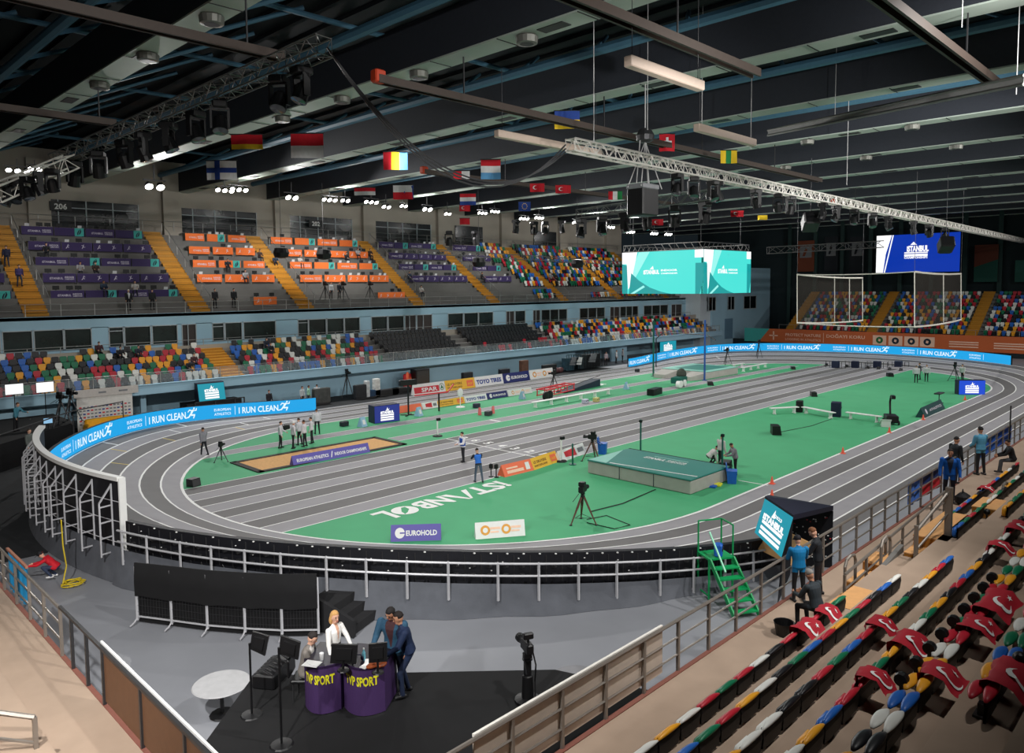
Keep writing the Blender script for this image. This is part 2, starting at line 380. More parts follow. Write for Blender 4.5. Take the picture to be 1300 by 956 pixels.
# ------------------------------------------------------------------ near stand (right foreground) and west stand
TREAD=M('tread_brown_grey',(160,139,121),.85,noise=.07,nscale=1.5); WOODT=M('step_ply_top',(214,160,104),.7,noise=.06); WOODR=M('step_ply_riser',(168,112,40),.7,noise=.06); EDGE=M('kerb_red_brown',(120,72,60),.8)
ROWY=[-22.0,-22.8,-23.6,-24.4,-25.25,-26.1,-26.9]; ROWZ=[3.2,3.6,3.98,4.36,4.74,5.12,5.5]   # top edges of the seat backs
b=B(TREAD,EDGE); b.box((62,-20.95,1.0),(115,2.0,2.0)); b.use(EDGE); b.box((62,-19.97,1.97),(115,.1,.1)); b.use(TREAD)
for k in range(7): 
    y1=ROWY[k]+.42; z=ROWZ[k]-.42; b.box((62,(y1-31)/2,z/2),(115,y1+31,z))
b.box((62,-38,2.6),(115,14.5,5.2)); struct(tag(b.build('floor_near_stand'),'brown grey stepped tier and walkway of the near stand','tier'))
b=B(TREAD,EDGE); b.box((1.0,-3,1.0),(7.0,34,2.0)); b.use(EDGE); b.box((4.46,-3,1.96),(.1,34,.1)); b.use(TREAD)
for k in range(4): b.box((3.2-.9*k-8,-3-4+(.0),2.0+.36*(k+1)/2),(16,42,.36*(k+1)))
b.box((-4,-24,1.2),(12,8.2,2.4)); struct(tag(b.build('floor_west_stand'),'pale stepped tier and walkway of the west stand','tier'))
# ------------------------------------------------------------------ roof
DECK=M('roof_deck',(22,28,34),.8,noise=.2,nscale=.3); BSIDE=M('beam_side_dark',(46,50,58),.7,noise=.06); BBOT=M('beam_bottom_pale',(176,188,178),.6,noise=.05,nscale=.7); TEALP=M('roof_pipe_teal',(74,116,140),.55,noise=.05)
b=B(DECK); b.quad((-30,-60,24.5),(-30,70,24.5),(160,70,24.5),(160,-60,24.5))
for x in np.arange(-20,150,1.6): b.box((x,4,24.35),(.25,128,.2))
struct(tag(b.build('ceiling'),'dark corrugated roof deck','ceiling'))
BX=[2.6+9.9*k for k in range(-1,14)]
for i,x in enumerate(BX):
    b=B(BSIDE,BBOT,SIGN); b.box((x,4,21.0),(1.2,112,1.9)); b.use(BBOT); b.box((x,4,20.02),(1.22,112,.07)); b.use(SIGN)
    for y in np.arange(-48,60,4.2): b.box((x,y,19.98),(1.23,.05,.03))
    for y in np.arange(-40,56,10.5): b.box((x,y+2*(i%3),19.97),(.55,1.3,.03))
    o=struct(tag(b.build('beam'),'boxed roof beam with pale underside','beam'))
VENT=M('vent_grey',(120,120,114),.5,.4)
b=B(TEALP)
for x in BX:
    for dx in (-2.2,2.2): b.tube((x+dx,-52,21.6),(x+dx,60,21.6),.26,n=8)
    for y in np.arange(-46,58,5.2):
        b.tube((x-2.2,y,21.6),(x+2.2,y+2.6,23.9),.12,n=6); b.tube((x+2.2,y+2.6,21.6),(x+2.2+5.5,y,23.9),.12,n=6)
for y in np.arange(-46,58,10.4): b.tube((-20,y,23.6),(140,y,23.6),.14,n=6)
struct(tag(b.build('beam_roof_truss_pipes'),'dark teal tubular roof trusses','roof truss'))
SPK=B(VENT,BLKP)
# ================================================================== SEATS
SEATC={'red':(186,34,52),'blue':(34,98,184),'green':(16,112,76),'yellow':(236,164,40),'white':(226,226,220),'black':(26,26,30)}
SMAT={k:M('seat_'+k,v,.42,noise=.03) for k,v in SEATC.items()}; CN=list(SEATC)
FRAME=M('seat_bracket',(60,60,62),.5,.4)
def seat_far(b,mat,T):
    b.use(mat); b.T=T
    W=((-.17,.44),(-.235,.62),(-.235,.78),(-.17,.84),(.17,.84),(.235,.78),(.235,.62),(.17,.44))
    b.loft([[(x,-.03+.10*(z-.44),z) for x,z in W],[(x,.04+.10*(z-.44),z) for x,z in W]])
    W2=((-.17,.46),(-.19,.24),(-.12,.16),(.12,.16),(.19,.24),(.17,.46))
    b.loft([[(x,-.16,z) for x,z in W2],[(x,-.07,z) for x,z in W2]])
    b.use(FRAME); b.box((0,.06,.22),(.09,.1,.44)); b.T=None
def mk_far(c):
    b=B(SMAT[c],FRAME); seat_far(b,SMAT[c],None); me=b.build('seat_proto'); d=me.data; bpy.data.objects.remove(me); return d
FARM={c:mk_far(c) for c in CN}
def seat_obj(c,loc,rz,label,group):
    o=bpy.data.objects.new('stadium_seat',FARM[c]); COL.objects.link(o); o.location=loc; o.rotation_euler=(0,0,rz); return tag(o,label,'seat',group)
rs=random.Random(11)
mass=B(*[SMAT[c] for c in CN],FRAME)
def mass_seat(c,x,y,z,rz=0.0): seat_far(mass,SMAT[c],Matrix.Translation((x,y,z))@Matrix.Rotation(rz,4,'Z'))
GRP='coloured plastic seats of the far lower tier'
# lower tier, block left of the yellow stair: single seats, the rest in the mass
n_ind=0
for r in range(6):
    z=2.72+.4*r; y=31.75+.8*r
    for (xa,xb,blk) in ((8.4,26.7,'L'),(29.2,43.4,'C'),(69.0,104.5,'R')):
        n=int((xb-xa)/.53)
        for i in range(n):
            x=xb-.26-i*.53 if blk=='L' else xa+.26+i*.53
            c=rs.choice(CN) if rs.random()>.12 else 'black'
            if r==5 and rs.random()<.35: continue
            if blk=='L' and r<5 and i<28:
                seat_obj(c,(x,y,z),0,f'{c} plastic seat, {nth(i)} left of the yellow stair, {ORD[r]} row, lower far stand',GRP); n_ind+=1
            else: mass_seat(c,x,y,z)
    for xa,xb in ((44.2,54.2),(56.0,67.8)):
        for i in range(int((xb-xa)/.53)): mass_seat('black' if not(xa>55 and r<2 and rs.random()<.3) else 'red',xa+.26+i*.53,y,z)
print('single far seats',n_ind)
for k in range(14):
    z=8.35+.55*k; y=39.75+.8*k
    for xa,xb in ((72.6,77.6),(79.6,90.3),(92.3,102.5)):
        if xa>79 and k in (1,2): continue
        if k in (2,) : continue
        if k<3 and xa>79 and xa<90: xa+=5.5
        if xa<79: xa+=-.35*(13-k)*0+ (0 if k>8 else 1.2)
        for i in range(int((xb-xa)/.53)): mass_seat(rs.choice(CN),xa+.26+i*.53,y,z)
    # a few seats beside the purple desks
for k in range(11):
    z=2.75+.52*k; x=EX+.75+.85*k
    for ya,yb in ((-24,-14.4),(-12.6,-1.3),(.5,11.8),(13.6,24.4)):
        for i in range(int((yb-ya)/.54)): mass_seat(rs.choice(CN),x,ya+.27+i*.54,z,-PI/2)
for x0,x1 in ((2.5,14.8),(16.9,27.6),(29.7,38.2),(40.3,52.4)): pass
tag(mass.build('stadium_seats'),'rows of coloured plastic seats filling the far and end stands','seats',kind='stuff')
# ------------------------------------------------------------------ near stand seats: rim, shade panel, seat pan, bracket
def lens(b,x0,y0,z0,L,dy,hz,sag,n=9,m=10):
    rings=[]
    for i in range(n):
        t=-1+2*i/(n-1); k=max(.12,1-t*t)**.6; rings.append([(x0+L*t,y0+dy*k*math.cos(2*PI*a/m),z0-sag*t*t+hz*k*math.sin(2*PI*a/m)) for a in range(m)])
    b.loft(rings)
BKSHADE=M('seat_back_shade',(20,20,22),.6)  # near-black panel colour paints in the shade below the seat rims
def near_seat(c,up=False):
    e=thing('stadium_seat','x','seat'); b=B(SMAT[c]); lens(b,0,0,-.04,.315,.052 if not up else .075,.042,.035); b.build('backrest',e,True)
    b=B(BKSHADE); b.loft([[(x*w,y,z) for x in (-1,-.5,0,.5,1)] for y,z,w in ((.0,-.05,.29),(-.02,-.18,.29),(.0,-.37,.27),(.03,-.37,.27),(.02,-.18,.28),(.03,-.06,.28))],closed=False); b.build('shade_panel',e)
    b=B(SMAT[c]); 
    if up: lens(b,.02,.17,-.09,.28,.08,.045,.02)
    else: b.loft([[(x,y,z) for x,z in ((-.17,-.38),(-.22,-.32),(-.22,-.2),(-.16,-.14),(.16,-.14),(.22,-.2),(.22,-.32),(.17,-.38))] for y in (.07,.15)])
    b.build('seat_pan',e,True)
    b=B(FRAME); b.box((0,.09,-.33),(.1,.1,.16)); b.box((0,.1,-.405),(.2,.16,.03)); b.build('bracket',e)
    note_kids(e); return e
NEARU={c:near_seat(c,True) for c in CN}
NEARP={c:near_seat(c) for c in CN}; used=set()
def place_near(c,x,k,label):
    loc=(x,ROWY[k],ROWZ[k]); g='coloured plastic seats of the near stand'
    D=NEARU if k>=4 else NEARP
    if (c,k>=4) not in used:
        used.add((c,k>=4)); o=D[c]; o.location=loc; o['label']=label; o['group']=g; return o
    return copy_thing(D[c],loc,0,label,g)
# colour sequences read from the photo, from the left end of each row
SEQ={0:('Gry',['green','red','white','black','red','red','red','green','green'],11.5),
1:('',['yellow','white','black','green','blue','red','yellow','green','red','black','blue','white'],10.7),
2:('',['black','black','red','green','blue','red','red','yellow','green','black','white','yellow','red','blue'],10.4),
3:('',['red','red','green','yellow','red','white','green','yellow','black','red','blue','yellow','black','white','green','white','red','green'],10.5),
4:('',['blue','yellow','yellow','white','red','green','red','green','red','yellow','green','white','yellow','red','red','white','yellow','blue'],10.2)}
PITCH_S=.615
RN=['front','second','third','fourth','fifth','sixth']
n_near=0
for k,(q,seq,x0) in SEQ.items():
    pre=[rs.choice(CN) for _ in range(5 if k<4 else 3)]; seq=pre+seq; x0-=PITCH_S*len(pre)
    for i,c in enumerate(seq):
        place_near(c,x0+PITCH_S*i,k,f'{c} folded seat, {nth(i)} from the lower end, {RN[k]} row of the near stand'); n_near+=1
    x={0:25.0,1:22.6,2:24.2,3:x0+PITCH_S*len(seq)+.3,4:x0+PITCH_S*len(seq)}[k]
    j=0
    while x<(34 if k<3 else 29):
        c=rs.choice(CN); place_near(c,x,k,f'{c} folded seat, {nth(j)} beyond the plywood steps, {RN[k]} row of the near stand'); x+=PITCH_S; j+=1; n_near+=1
for i in range(9): place_near(['red','yellow','blue','green','white','red','black','yellow','green'][i],10.4+.615*i,5,f'{["red","yellow","blue","green","white","red","black","yellow","green"][i]} folded seat, {nth(i)} from the lower end, sixth row of the near stand'); n_near+=1
for D,f in ((NEARP,False),(NEARU,True)):
    for c in CN:
        if (c,f) not in used:
            for ch in list(D[c].children): bpy.data.objects.remove(ch)
            bpy.data.objects.remove(D[c])
print('near seats',n_near)
# ================================================================== UPPER TIER DESKS
PUR=M('banner_purple',(58,44,92),.7,noise=.05); ORB=M('banner_orange_bright',(238,116,48),.7,noise=.04); TEALB=M('banner_teal',(70,178,170),.7); DESK=M('desk_grey',(128,126,122),.6); PALE=M('print_pale',(214,208,220),.7); DK2=M('print_dark',(30,44,60),.7)
def leaf_mark(b,mp,w,h):
    b.use(TEALB); b.poly([(0,0),(w,0),(w,h),(0,h)],mp); b.use(DK2)
    b.poly([(w*.3,h*.12),(w*.62,h*.3),(w*.75,h*.6),(w*.66,h*.9),(w*.38,h*.66),(w*.25,h*.35)],lift(mp,.01))
    b.use(TEALB); b.poly([(w*.36,h*.2),(w*.42,h*.2),(w*.62,h*.8),(w*.56,h*.8)],lift(mp,.02))
def athlete(b,mp,u,v,h,kind):
    P=lambda pts:b.poly([(u+a*h,v+c*h) for a,c in pts],mp)
    P([(.42,.82),(.52,.76),(.6,.86),(.5,.95)]); P([(.28,.45),(.42,.4),(.54,.72),(.38,.78)])
    if kind%3==0: P([(.3,.46),(.42,.4),(.68,.3),(.66,.2),(.4,.28)]); P([(.3,.46),(.36,.3),(.12,.02),(.02,.06),(.2,.3)]); P([(.4,.74),(.44,.66),(.72,.6),(.7,.7)])
    elif kind%3==1: P([(.3,.46),(.42,.42),(.8,.44),(.8,.36),(.38,.3)]); P([(.3,.46),(.38,.34),(.2,.0),(.1,.04)]); P([(.4,.74),(.36,.66),(.06,.72),(.1,.8)])
    else: P([(.28,.46),(.36,.36),(.06,.14),(.0,.22)]); P([(.34,.42),(.44,.4),(.52,.02),(.42,.0)]); P([(.4,.76),(.46,.68),(.66,.92),(.6,1.0)])
rk=random.Random(77)
LAPM=[BLKP,M('paper_white',(220,220,222),.7),DSTEEL]
def desk_item(x,y,z,where,side):
    q=rk.random()
    if q<.5:
        b=B(BLKP); b.bbox((x,y,z+.22),(.5,.05,.32),.01); b.box((x,y+.03,z+.04),(.06,.06,.08)); b.box((x,y+.03,z+.006),(.2,.16,.012)); tag(b.build('desk_monitor'),'small dark monitor, '+side+' on '+where,'monitor','monitors on the press desks')
    elif q<.75:
        b=B(LAPM[1]); b.box((x,y,z+.012),(.34,.25,.02)); b.loft([[(x-.17,y-.12,z+.02),(x+.17,y-.12,z+.02),(x+.17,y-.19,z+.25),(x-.17,y-.19,z+.25)],[(x-.17,y-.105,z+.02),(x+.17,y-.105,z+.02),(x+.17,y-.175,z+.25),(x-.17,y-.175,z+.25)]]); tag(b.build('laptop'),'pale open laptop, '+side+' on '+where,'laptop','laptops on the press desks')
def desk_unit(xa,xb,k,mat,style,label,grp):
    """one press desk: worktop, two end legs, front banner"""
    y=41+2*(k); zt=10.05+1.42*k; w=xb-xa; cx=(xa+xb)/2
    e=thing('press_desk',label,'desk',(cx,y,zt),0,grp)
    b=B(DESK); b.bbox((0,.38,.0),(w,.75,.05),.01); b.build('worktop',e)
    for s in (-1,1):
        b=B(DESK); b.box((s*(w/2-.04),.4,-.55),(.05,.6,1.1)); b.build('leg',e)
    b=B(mat,PALE,TEALB,DK2); b.box((0,-.02,-.36),(w-.04,.03,.74)); mp=plane_map((-w/2,-.04,-.73),(1,0,0),(0,0,1)); b.use(PALE)
    if style==0: b.text('iSTANBUL',mp,size=.24,width=min(1.2,w*.4),u0=w*.2,v0=.26,off=.02); b.text('INDOOR',mp,size=.2,width=min(.9,w*.28),u0=w*.2+min(1.3,w*.45),v0=.36,off=.02); b.text('CHAMPIONSHIPS',mp,size=.14,width=min(.9,w*.28),u0=w*.2+min(1.3,w*.45),v0=.22,off=.02)
    elif style==1:
        n=max(2,int(w/.85))
        for i in range(n): athlete(b,mp,(i+.25)*w/n,.18,.42,i)
    if style==2: leaf_mark(b,plane_map((w/2-.85,-.05,-.73),(1,0,0),(0,0,1)),.75,.74)
    b.build('banner',e)
    wh=(label.split(',')[0].replace('bannered ','')+','+label.split(',')[1]) if 'block' in label else label.split(',')[0]
    for t,sd in ((-.3,'left'),(.1,'middle'),(.36,'right')): desk_item(cx+t*w,y+.35,zt+.025,wh,sd)
    return e
SECT=[('first',2.6,14.6,'P',(0,1,2,3,4)),('second',17.2,27.4,'P',(0,1,2,3,4)),('third',29.8,38.0,'O',(1,2,3,4)),('fourth',40.6,52.2,'O',(1,2,3,4)),('fifth',55.0,64.2,'P',(1,2,3,4)),('sixth',67.0,72.2,'P',(1,2,3,4))]
rowname=['front','second','third','fourth','top']
for sname,xa,xb,col,rows in SECT:
    xa0=xa
    for k in rows:
        xa=xa0+(.5*(k-1) if sname=='third' else 0)
        sh=.27*(4-k)*0; n=4 if xb-xa>9 else 3 if xb-xa>6 else 2; w=(xb-xa)/n
        for i in range(n):
            st=(0,2,0,2)[(i+k)%4] if k%2==0 else 1 if i else 0
            desk_unit(xa+w*i+(.06 if col=='P' else .16),xa+w*(i+1)-(.0 if col=='P' else .12),k,PUR if col=='P' else ORB,st,f'{"purple" if col=="P" else "orange"} bannered desk, {nth(i)} in {rowname[k]} row of {sname} upper block','press desks of the upper tier')
desk_unit(48.6,52.3,-.35,ORB,1,'orange desk by the upper front rail, beside the yellow stair','press desks of the upper tier')
desk_unit(34.0,36.4,-.55,ORB,1,'faded orange desk by the upper front rail, under the camera crew','press desks of the upper tier')
# front railing of the upper tier, guard rails
def railing(name,label,pts,h=1.05,nmid=1,step=1.6,r=.022,mat=STEEL,panel=None,post_n=None,group=None,base=0):
    """guard railing along a polyline of base points: posts, top rail, mid rails"""
    e=thing(name,label,'railing',pts[0],0,group); o=np.array(pts[0],float); P=[np.array(p,float)-o for p in pts]
    b=B(mat); b.path([p+(0,0,h) for p in P],r*1.25,n=6); b.build('top_rail',e)
    for m in range(nmid):
        b=B(mat); b.path([p+(0,0,h*(m+1)/(nmid+1)) for p in P],r*.8,n=5); b.build('mid_rail',e)
    L=[0]
    for a,c in zip(P,P[1:]): L.append(L[-1]+np.linalg.norm(c-a))
    n=post_n or max(1,round(L[-1]/step))
    me=None
    for i in range(n+1):
        d=L[-1]*i/n; j=0
        while j<len(P)-2 and L[j+1]<d: j+=1
        t=(d-L[j])/max(1e-6,L[j+1]-L[j]); q=P[j]+(P[j+1]-P[j])*t
        if me is None:
            b=B(mat); b.bar((0,0,base),(0,0,h),r*2,r*2); po=b.build('post',e); me=po.data; po.location=tuple(q)
        else:
            po=bpy.data.objects.new('post',me); COL.objects.link(po); po.parent=e; po.location=tuple(q)
    if panel:
        b=B(panel)
        for a,c in zip(P,P[1:]): b.quad(a+(0,0,.08),c+(0,0,.08),c+(0,0,h-.08),a+(0,0,h-.08))
        b.build('infill_panel',e)
    return e
railing('guard_railing','thin steel guard railing along the front of the upper far tier',[(X0,38.1,8.05),(106,38.1,8.05)],h=.95,step=2.4)
GLS=M('rail_glass',(190,200,204),.1,alpha=.25,noise=0)
railing('glass_railing','glass and steel railing along the front ledge of the lower far tier',[(X0,31.0,2.96),(106,31.0,2.96)],h=.85,nmid=0,step=1.55,panel=GLS)
railing('guard_railing','thin steel railing behind the back row of the lower far tier',[(X0,36.2,5.32),(106,36.2,5.32)],h=.45,nmid=0,step=2.2)
railing('guard_railing','steel railing at the very top of the upper far tier',[(X0,50.6,16.0),(106,50.6,16.0)],h=.95,step=3.0)
railing('guard_railing','railing in front of the east end stand above the orange banner',[(EX+.1,-24,2.75),(EX+.1,27,2.75)],h=.8,nmid=0,step=2.5)
# stair handrails of the upper tier
for i,x in enumerate(USTAIR[1:8]):
    railing('stair_handrail',f'steel handrail beside the {nth(i)} yellow stair of the upper tier',[(x+1.0,39.3,8.5),(x+1.0,50,15.9)],h=.9,nmid=0,step=2.2,group='handrails of the upper stairs')
# ================================================================== LED BANDS, SKIRT AND BOARDS ROUND THE TRACK
def PROJ(P):
    d=np.array(P,float)-CAM; w=d@_fw; return 650+F_PX*(d@_r2)/w,433-F_PX*(d@_u2)/w
def ovpath(parts,r,step=.6):
    """parts: ('L'|'R',deg0,deg1) arcs or ('S',x0,x1,side) straights; base points with the bank height"""
    out=[]
    for q in parts:
        if q[0] in 'LR':
            cx=CXL if q[0]=='L' else CXR; n=max(2,int(abs(q[2]-q[1])/180*PI*(RIN+r)/step))
            for i in range(n+1):
                a=math.radians(q[1]+(q[2]-q[1])*i/n); s=(cx+RIN*math.cos(a),CY+RIN*math.sin(a),math.cos(a),math.sin(a)); out.append(s)
        else:
            n=max(2,int(abs(q[2]-q[1])/step)); sg=q[3]
            for i in range(n+1): out.append((q[1]+(q[2]-q[1])*i/n,CY+sg*RIN,0,sg))
    res=[]
    for s in out:
        p=np.array((s[0]+s[2]*r,s[1]+s[3]*r,tz(s[0]+s[2]*3,5.8,s[1])))
        if not res or np.linalg.norm(p-res[-1][0])>1e-3: res.append((p,np.array((s[2],s[3],0.0))))
    return res
def band_map(path,off=0.0):
    L=[0.0]
    for a,c in zip(path,path[1:]): L.append(L[-1]+np.linalg.norm((c[0]-a[0])[:2]))
    def mp(u,v,w=0.0):
        j=min(max(int(np.searchsorted(L,u))-1,0),len(path)-2); t=(u-L[j])/(L[j+1]-L[j])
        p=path[j][0]+(path[j+1][0]-path[j][0])*t; n=path[j][1]+(path[j+1][1]-path[j][1])*t
        return tuple(p+(0,0,v)-n*(w+off))
    return mp,L[-1],L
def runner(b,mp,u,v,h):
    P=lambda pts:b.poly([(u+a*h,v+c*h) for a,c in pts],mp)
    P([(.66,.88),(.72,.8),(.82,.84),(.82,.96),(.72,1.0)]); P([(.36,.5),(.5,.46),(.74,.76),(.62,.84),(.44,.72)]); P([(.36,.5),(.5,.46),(.86,.44),(.84,.34),(.44,.32)])
    P([(.74,.42),(.84,.34),(.7,.1),(.62,.14)]); P([(.34,.52),(.44,.42),(.22,.2),(-.1,.16),(-.1,.24),(.16,.3)]); P([(.44,.72),(.5,.8),(.26,.86),(.08,.66),(.14,.62),(.3,.76)]); P([(.66,.76),(.74,.7),(1.0,.7),(1.04,.92),(.96,.92),(.92,.78)])
def led_band(name,label,parts,h,rep,start,r=5.85,seam=None):
    path=ovpath(parts,r); mp,L,_=band_map(path); b=B(EB,EW2,BLKP); e=thing(name,label,'perimeter board')
    rows=[[p,p+(0,0,h),p+(0,0,h)+n*.16,p+n*.16] for p,n in path]; b.use(BLKP); b.loft(rows,cap=True); b.build('cabinet',e)
    b=B(EB,EW2); n=len(path)
    for (p,a),(q,c) in zip(path,path[1:]): b.quad(p-a*.012+(0,0,.03),q-c*.012+(0,0,.03),q-c*.012+(0,0,h-.02),p-a*.012+(0,0,h-.02))
    b.use(EW2); u=start; m2=lift(mp,.03)
    while u<L-1:
        k=h/1.05
        if u>=0:
            if u+1.6<L: b.text('EUROPEAN',m2,size=.27*k,u0=u,v0=.56*k,width=1.5,off=.01); b.text('ATHLETICS',m2,size=.27*k,u0=u,v0=.24*k,width=1.5,off=.01)
            if u+2<L: b.poly([(u+1.85,.2*k),(u+1.89,.2*k),(u+1.89,.85*k),(u+1.85,.85*k)],m2)
        if u+2.2>=0 and u+6.4<L: b.text('I RUN CLEAN',m2,size=.66*k,u0=u+2.2,v0=.26*k,width=3.5,off=.02)
        if u+5.7>=0 and u+6.9<L: runner(b,m2,u+5.8,.1*k,.9*k)
        u+=rep
    b.build('screen',e); return e
led_band('perimeter_screen','blue glowing screen board curving round the left bend, white lettering',[('L',157.5,90),('S',CXL,32.6,1)],1.05,8.3,-5.75)
deg_end=-40
for d in range(0,-60,-1):
    s=arc_station('R',d); p=(s[0]+s[2]*5.85,s[1]+s[3]*5.85,1.5)
    if PROJ(p)[0]>1281: deg_end=d; break
led_band('perimeter_screen','blue glowing screen board round the far right bend, below the orange banner',[('S',76.3,CXR,1),('R',90,deg_end)],1.05,8.3,-2.2)
# near side: back of the screens with skirt, posts and rails
SKIRT=M('skirt_grey',(92,95,102),.85,noise=.14,nscale=1.6,bump=.5); LEDBK=M('screen_back_black',(16,17,24),.6,noise=.2,nscale=8); NAVYB=M('screen_back_navy',(22,26,58),.55)
nearparts=[('L',195,270),('S',CXL,25.9,-1)]
nearparts=[('L',195,258)]
s270=ovpath([('L',195,262)],6.3)
e=thing('perimeter_screen','back of the dark screen wall along the near bend, cables hanging down','perimeter board')
P=ovpath([('L',195.2,262)],5.95); b=B(LEDBK); b.loft([[p,p+(0,0,1.0),p+(0,0,1.0)+n*.2,p+n*.2] for p,n in P]); b.build('cabinet',e)
b=B(DSTEEL,LEDBK,WHITE); mpb,Lb,_=band_map(P,-.21); rr=random.Random(4)
for i in range(int(Lb/.5)):
    u=.2+i*.5; b.use(DSTEEL); b.bar(mpb(u,.08,0),mpb(u,.92,0),.03)
    for v in (.3,.6): b.box(np.array(mpb(u+.25,v,-.04)),(.12,.12,.1)); 
    b.use(WHITE)
    if rr.random()<.9: b.box(np.array(mpb(u+.12+.2*rr.random(),.25+.6*rr.random(),-.06)),(.035,.035,.02))
    if rr.random()<.6: b.box(np.array(mpb(u+.3,.97,-.02)),(.05,.05,.03))
b.build('back_ribs',e)
b=B(BLKP)
for i in range(int(Lb/.42)):
    u=.15+i*.42; d=.25+.35*rr.random(); w=.25+.3*rr.random(); b.path([mpb(min(Lb,u+w*t),.12-d*math.sin(PI*t)+.0,-.05) for t in (0,.2,.4,.6,.8,1)],.012,n=4)
b.build('cable',e)
P=ovpath([('L',194.5,264)],6.3); 
b=B(SKIRT); rr=random.Random(8); prof=[]
for i,(p,n) in enumerate(P):
    w=.06*math.sin(i*1.3)+.05*math.sin(i*.47+1); z=p[2]+.06; prof.append([(p[0]+n[0]*(w*.2),p[1]+n[1]*(w*.2),z),(p[0]+n[0]*(.05+w*.5),p[1]+n[1]*(.05+w*.5),z*.6),(p[0]+n[0]*(.12+w),p[1]+n[1]*(.12+w),z*.25),(p[0]+n[0]*(.22+w),p[1]+n[1]*(.22+w),-.02)])
b.loft(prof,closed=False); tag(b.build('track_skirt',smooth=True),'grey fabric skirt hanging below the near bend of the track','skirt')
RAILW=M('rail_pale_grey',(196,196,200),.45,.2)
P=ovpath([('L',195,263)],6.42,step=.25); e=thing('track_guard_railing','pale steel guard railing behind the screens of the near bend','railing')
for nm,dz in (('top_rail',.74),('mid_rail',.36)):
    b=B(RAILW); b.path([p+(0,0,dz) for p,n in P],.035,n=6); b.build(nm,e)
Lp=[0]
for a,c in zip(P,P[1:]): Lp.append(Lp[-1]+np.linalg.norm((c[0]-a[0])[:2]))
d=.4
while d<Lp[-1]:
    p,n=P[int(np.searchsorted(Lp,d))-1]; b=B(RAILW); b.bar(p+(0,0,.78),p+(0,0,-.42),.06,.06); b.bar(p+(0,0,-.3),p-n*.3+(0,0,-.3),.05,.05); b.build('post',e); d+=1.32
# tall screens on the left with frames behind
P=ovpath([('L',194.2,158)],5.95,step=.4); e=thing('tall_screen_wall','tall dark screen wall at the left bend seen from behind, white capped','perimeter board')
TOP=2.35
b=B(LEDBK); b.loft([[p-(0,0,.1),p+(0,0,TOP),p+(0,0,TOP)+n*.14,p-(0,0,.1)+n*.14] for p,n in P]); b.build('cabinet',e)
b=B(WHITE); b.loft([[p-n*.06+(0,0,TOP-.02),p-n*.06+(0,0,TOP+.1),p+n*.2+(0,0,TOP+.12),p+n*.2+(0,0,TOP-.02)] for p,n in P]); b.build('top_cap',e)
b=B(WHITE); p,n=P[0]; t=np.cross(n,(0,0,1)); b.loft([[p-n*.08+(0,0,z),p+n*.17+(0,0,z),p+n*.17+t*.06*(1 if t[1]<0 else -1)+(0,0,z),p-n*.08+t*.06*(1 if t[1]<0 else -1)+(0,0,z)] for z in (-.35,TOP+.08)]); b.build('end_panel',e)
Lp=[0]
for a,c in zip(P,P[1:]): Lp.append(Lp[-1]+np.linalg.norm((c[0]-a[0])[:2]))
d=.25
while d<Lp[-1]:
    p,n=P[min(len(P)-1,int(np.searchsorted(Lp,d)))]; b=B(RAILW); a=p+n*.18; c=p+n*.62
    b.bar(a+(0,0,-.3),a+(0,0,TOP-.15),.05,.05); b.bar(c+(0,0,-.3),c+(0,0,TOP-.75),.05,.05); b.bar(c+(0,0,TOP-.75),a+(0,0,TOP-.2),.05,.05)
    for z in (-.2,.35,.9,1.45): b.bar(a+(0,0,z),c+(0,0,z),.045,.045)
    b.build('support_frame',e); d+=1.15
b=B(RAILW)
for z in (.15,.9,1.6): b.path([p+n*.16+(0,0,z) for p,n in P],.018,n=4)
b.build('cross_rail',e)
P=ovpath([('L',194.5,150)],6.15,step=.4); b=B(SKIRT); b.loft([[p+n*.05+(0,0,.05),p+n*(.12+.03*math.sin(i))+(0,0,-.5),(p[0]+n[0]*.3,p[1]+n[1]*.3,-.02)] for i,(p,n) in enumerate(P)],closed=False); tag(b.build('track_skirt',smooth=True),'grey fabric skirt below the tall screens at the left bend','skirt')
# A-frame advertising boards
def board(name,label,cat,p0,p1,h,bg,draw=None,depth=.45,group=None,flat=False):
    """p0->p1: foot of the front face (left to right as seen), z from p0"""
    p0=np.array(p0,float);p1=np.array(p1,float); L=np.linalg.norm(p1-p0); d=(p1-p0)/L; n=np.cross(d,(0,0,1)); n/=np.linalg.norm(n)   # n points to the viewer's side
    b=B(bg,BLKP); k=depth if not flat else .1; a=.32*k if not flat else .01
    bk=-n
    A0,A1=p0,p1; T0,T1=p0+bk*k*.5+(0,0,h),p1+bk*k*.5+(0,0,h); C0,C1=p0+bk*k,p1+bk*k
    b.add([A0,A1,T1,T0],[(0,1,2,3)]); b.add([C0,C1,T1,T0],[(1,0,3,2)]); b.use(bg); b.add([A0,T0,C0],[(0,1,2)]); b.add([A1,C1,T1],[(0,1,2)]); b.use(BLKP); b.add([A0,C0,C1,A1],[(0,1,2,3)])
    mp=plane_map(p0,d,(T0-p0)/np.linalg.norm(T0-p0))
    if draw: draw(b,lift(mp,.012),L,np.linalg.norm(T0-p0))
    return tag(b.build(name),label,cat,group)
NAVY=M('board_navy',(28,38,104),.5,noise=.02); VIO=M('board_violet',(92,84,164),.5,noise=.02); RED=M('board_red',(206,40,52),.5,noise=.02); YELB=M('board_yellow',(240,186,56),.5,noise=.02); ORR=M('board_orange',(240,112,74),.5,noise=.02)
BRW=M('print_brown',(120,84,40),.6); BLT=M('print_blue',(32,60,140),.6); GRT=M('print_green',(20,110,60),.6); GOLD=M('print_gold',(226,160,70),.6); WHT=WHITE; PEACH=M('print_peach',(250,206,180),.6)
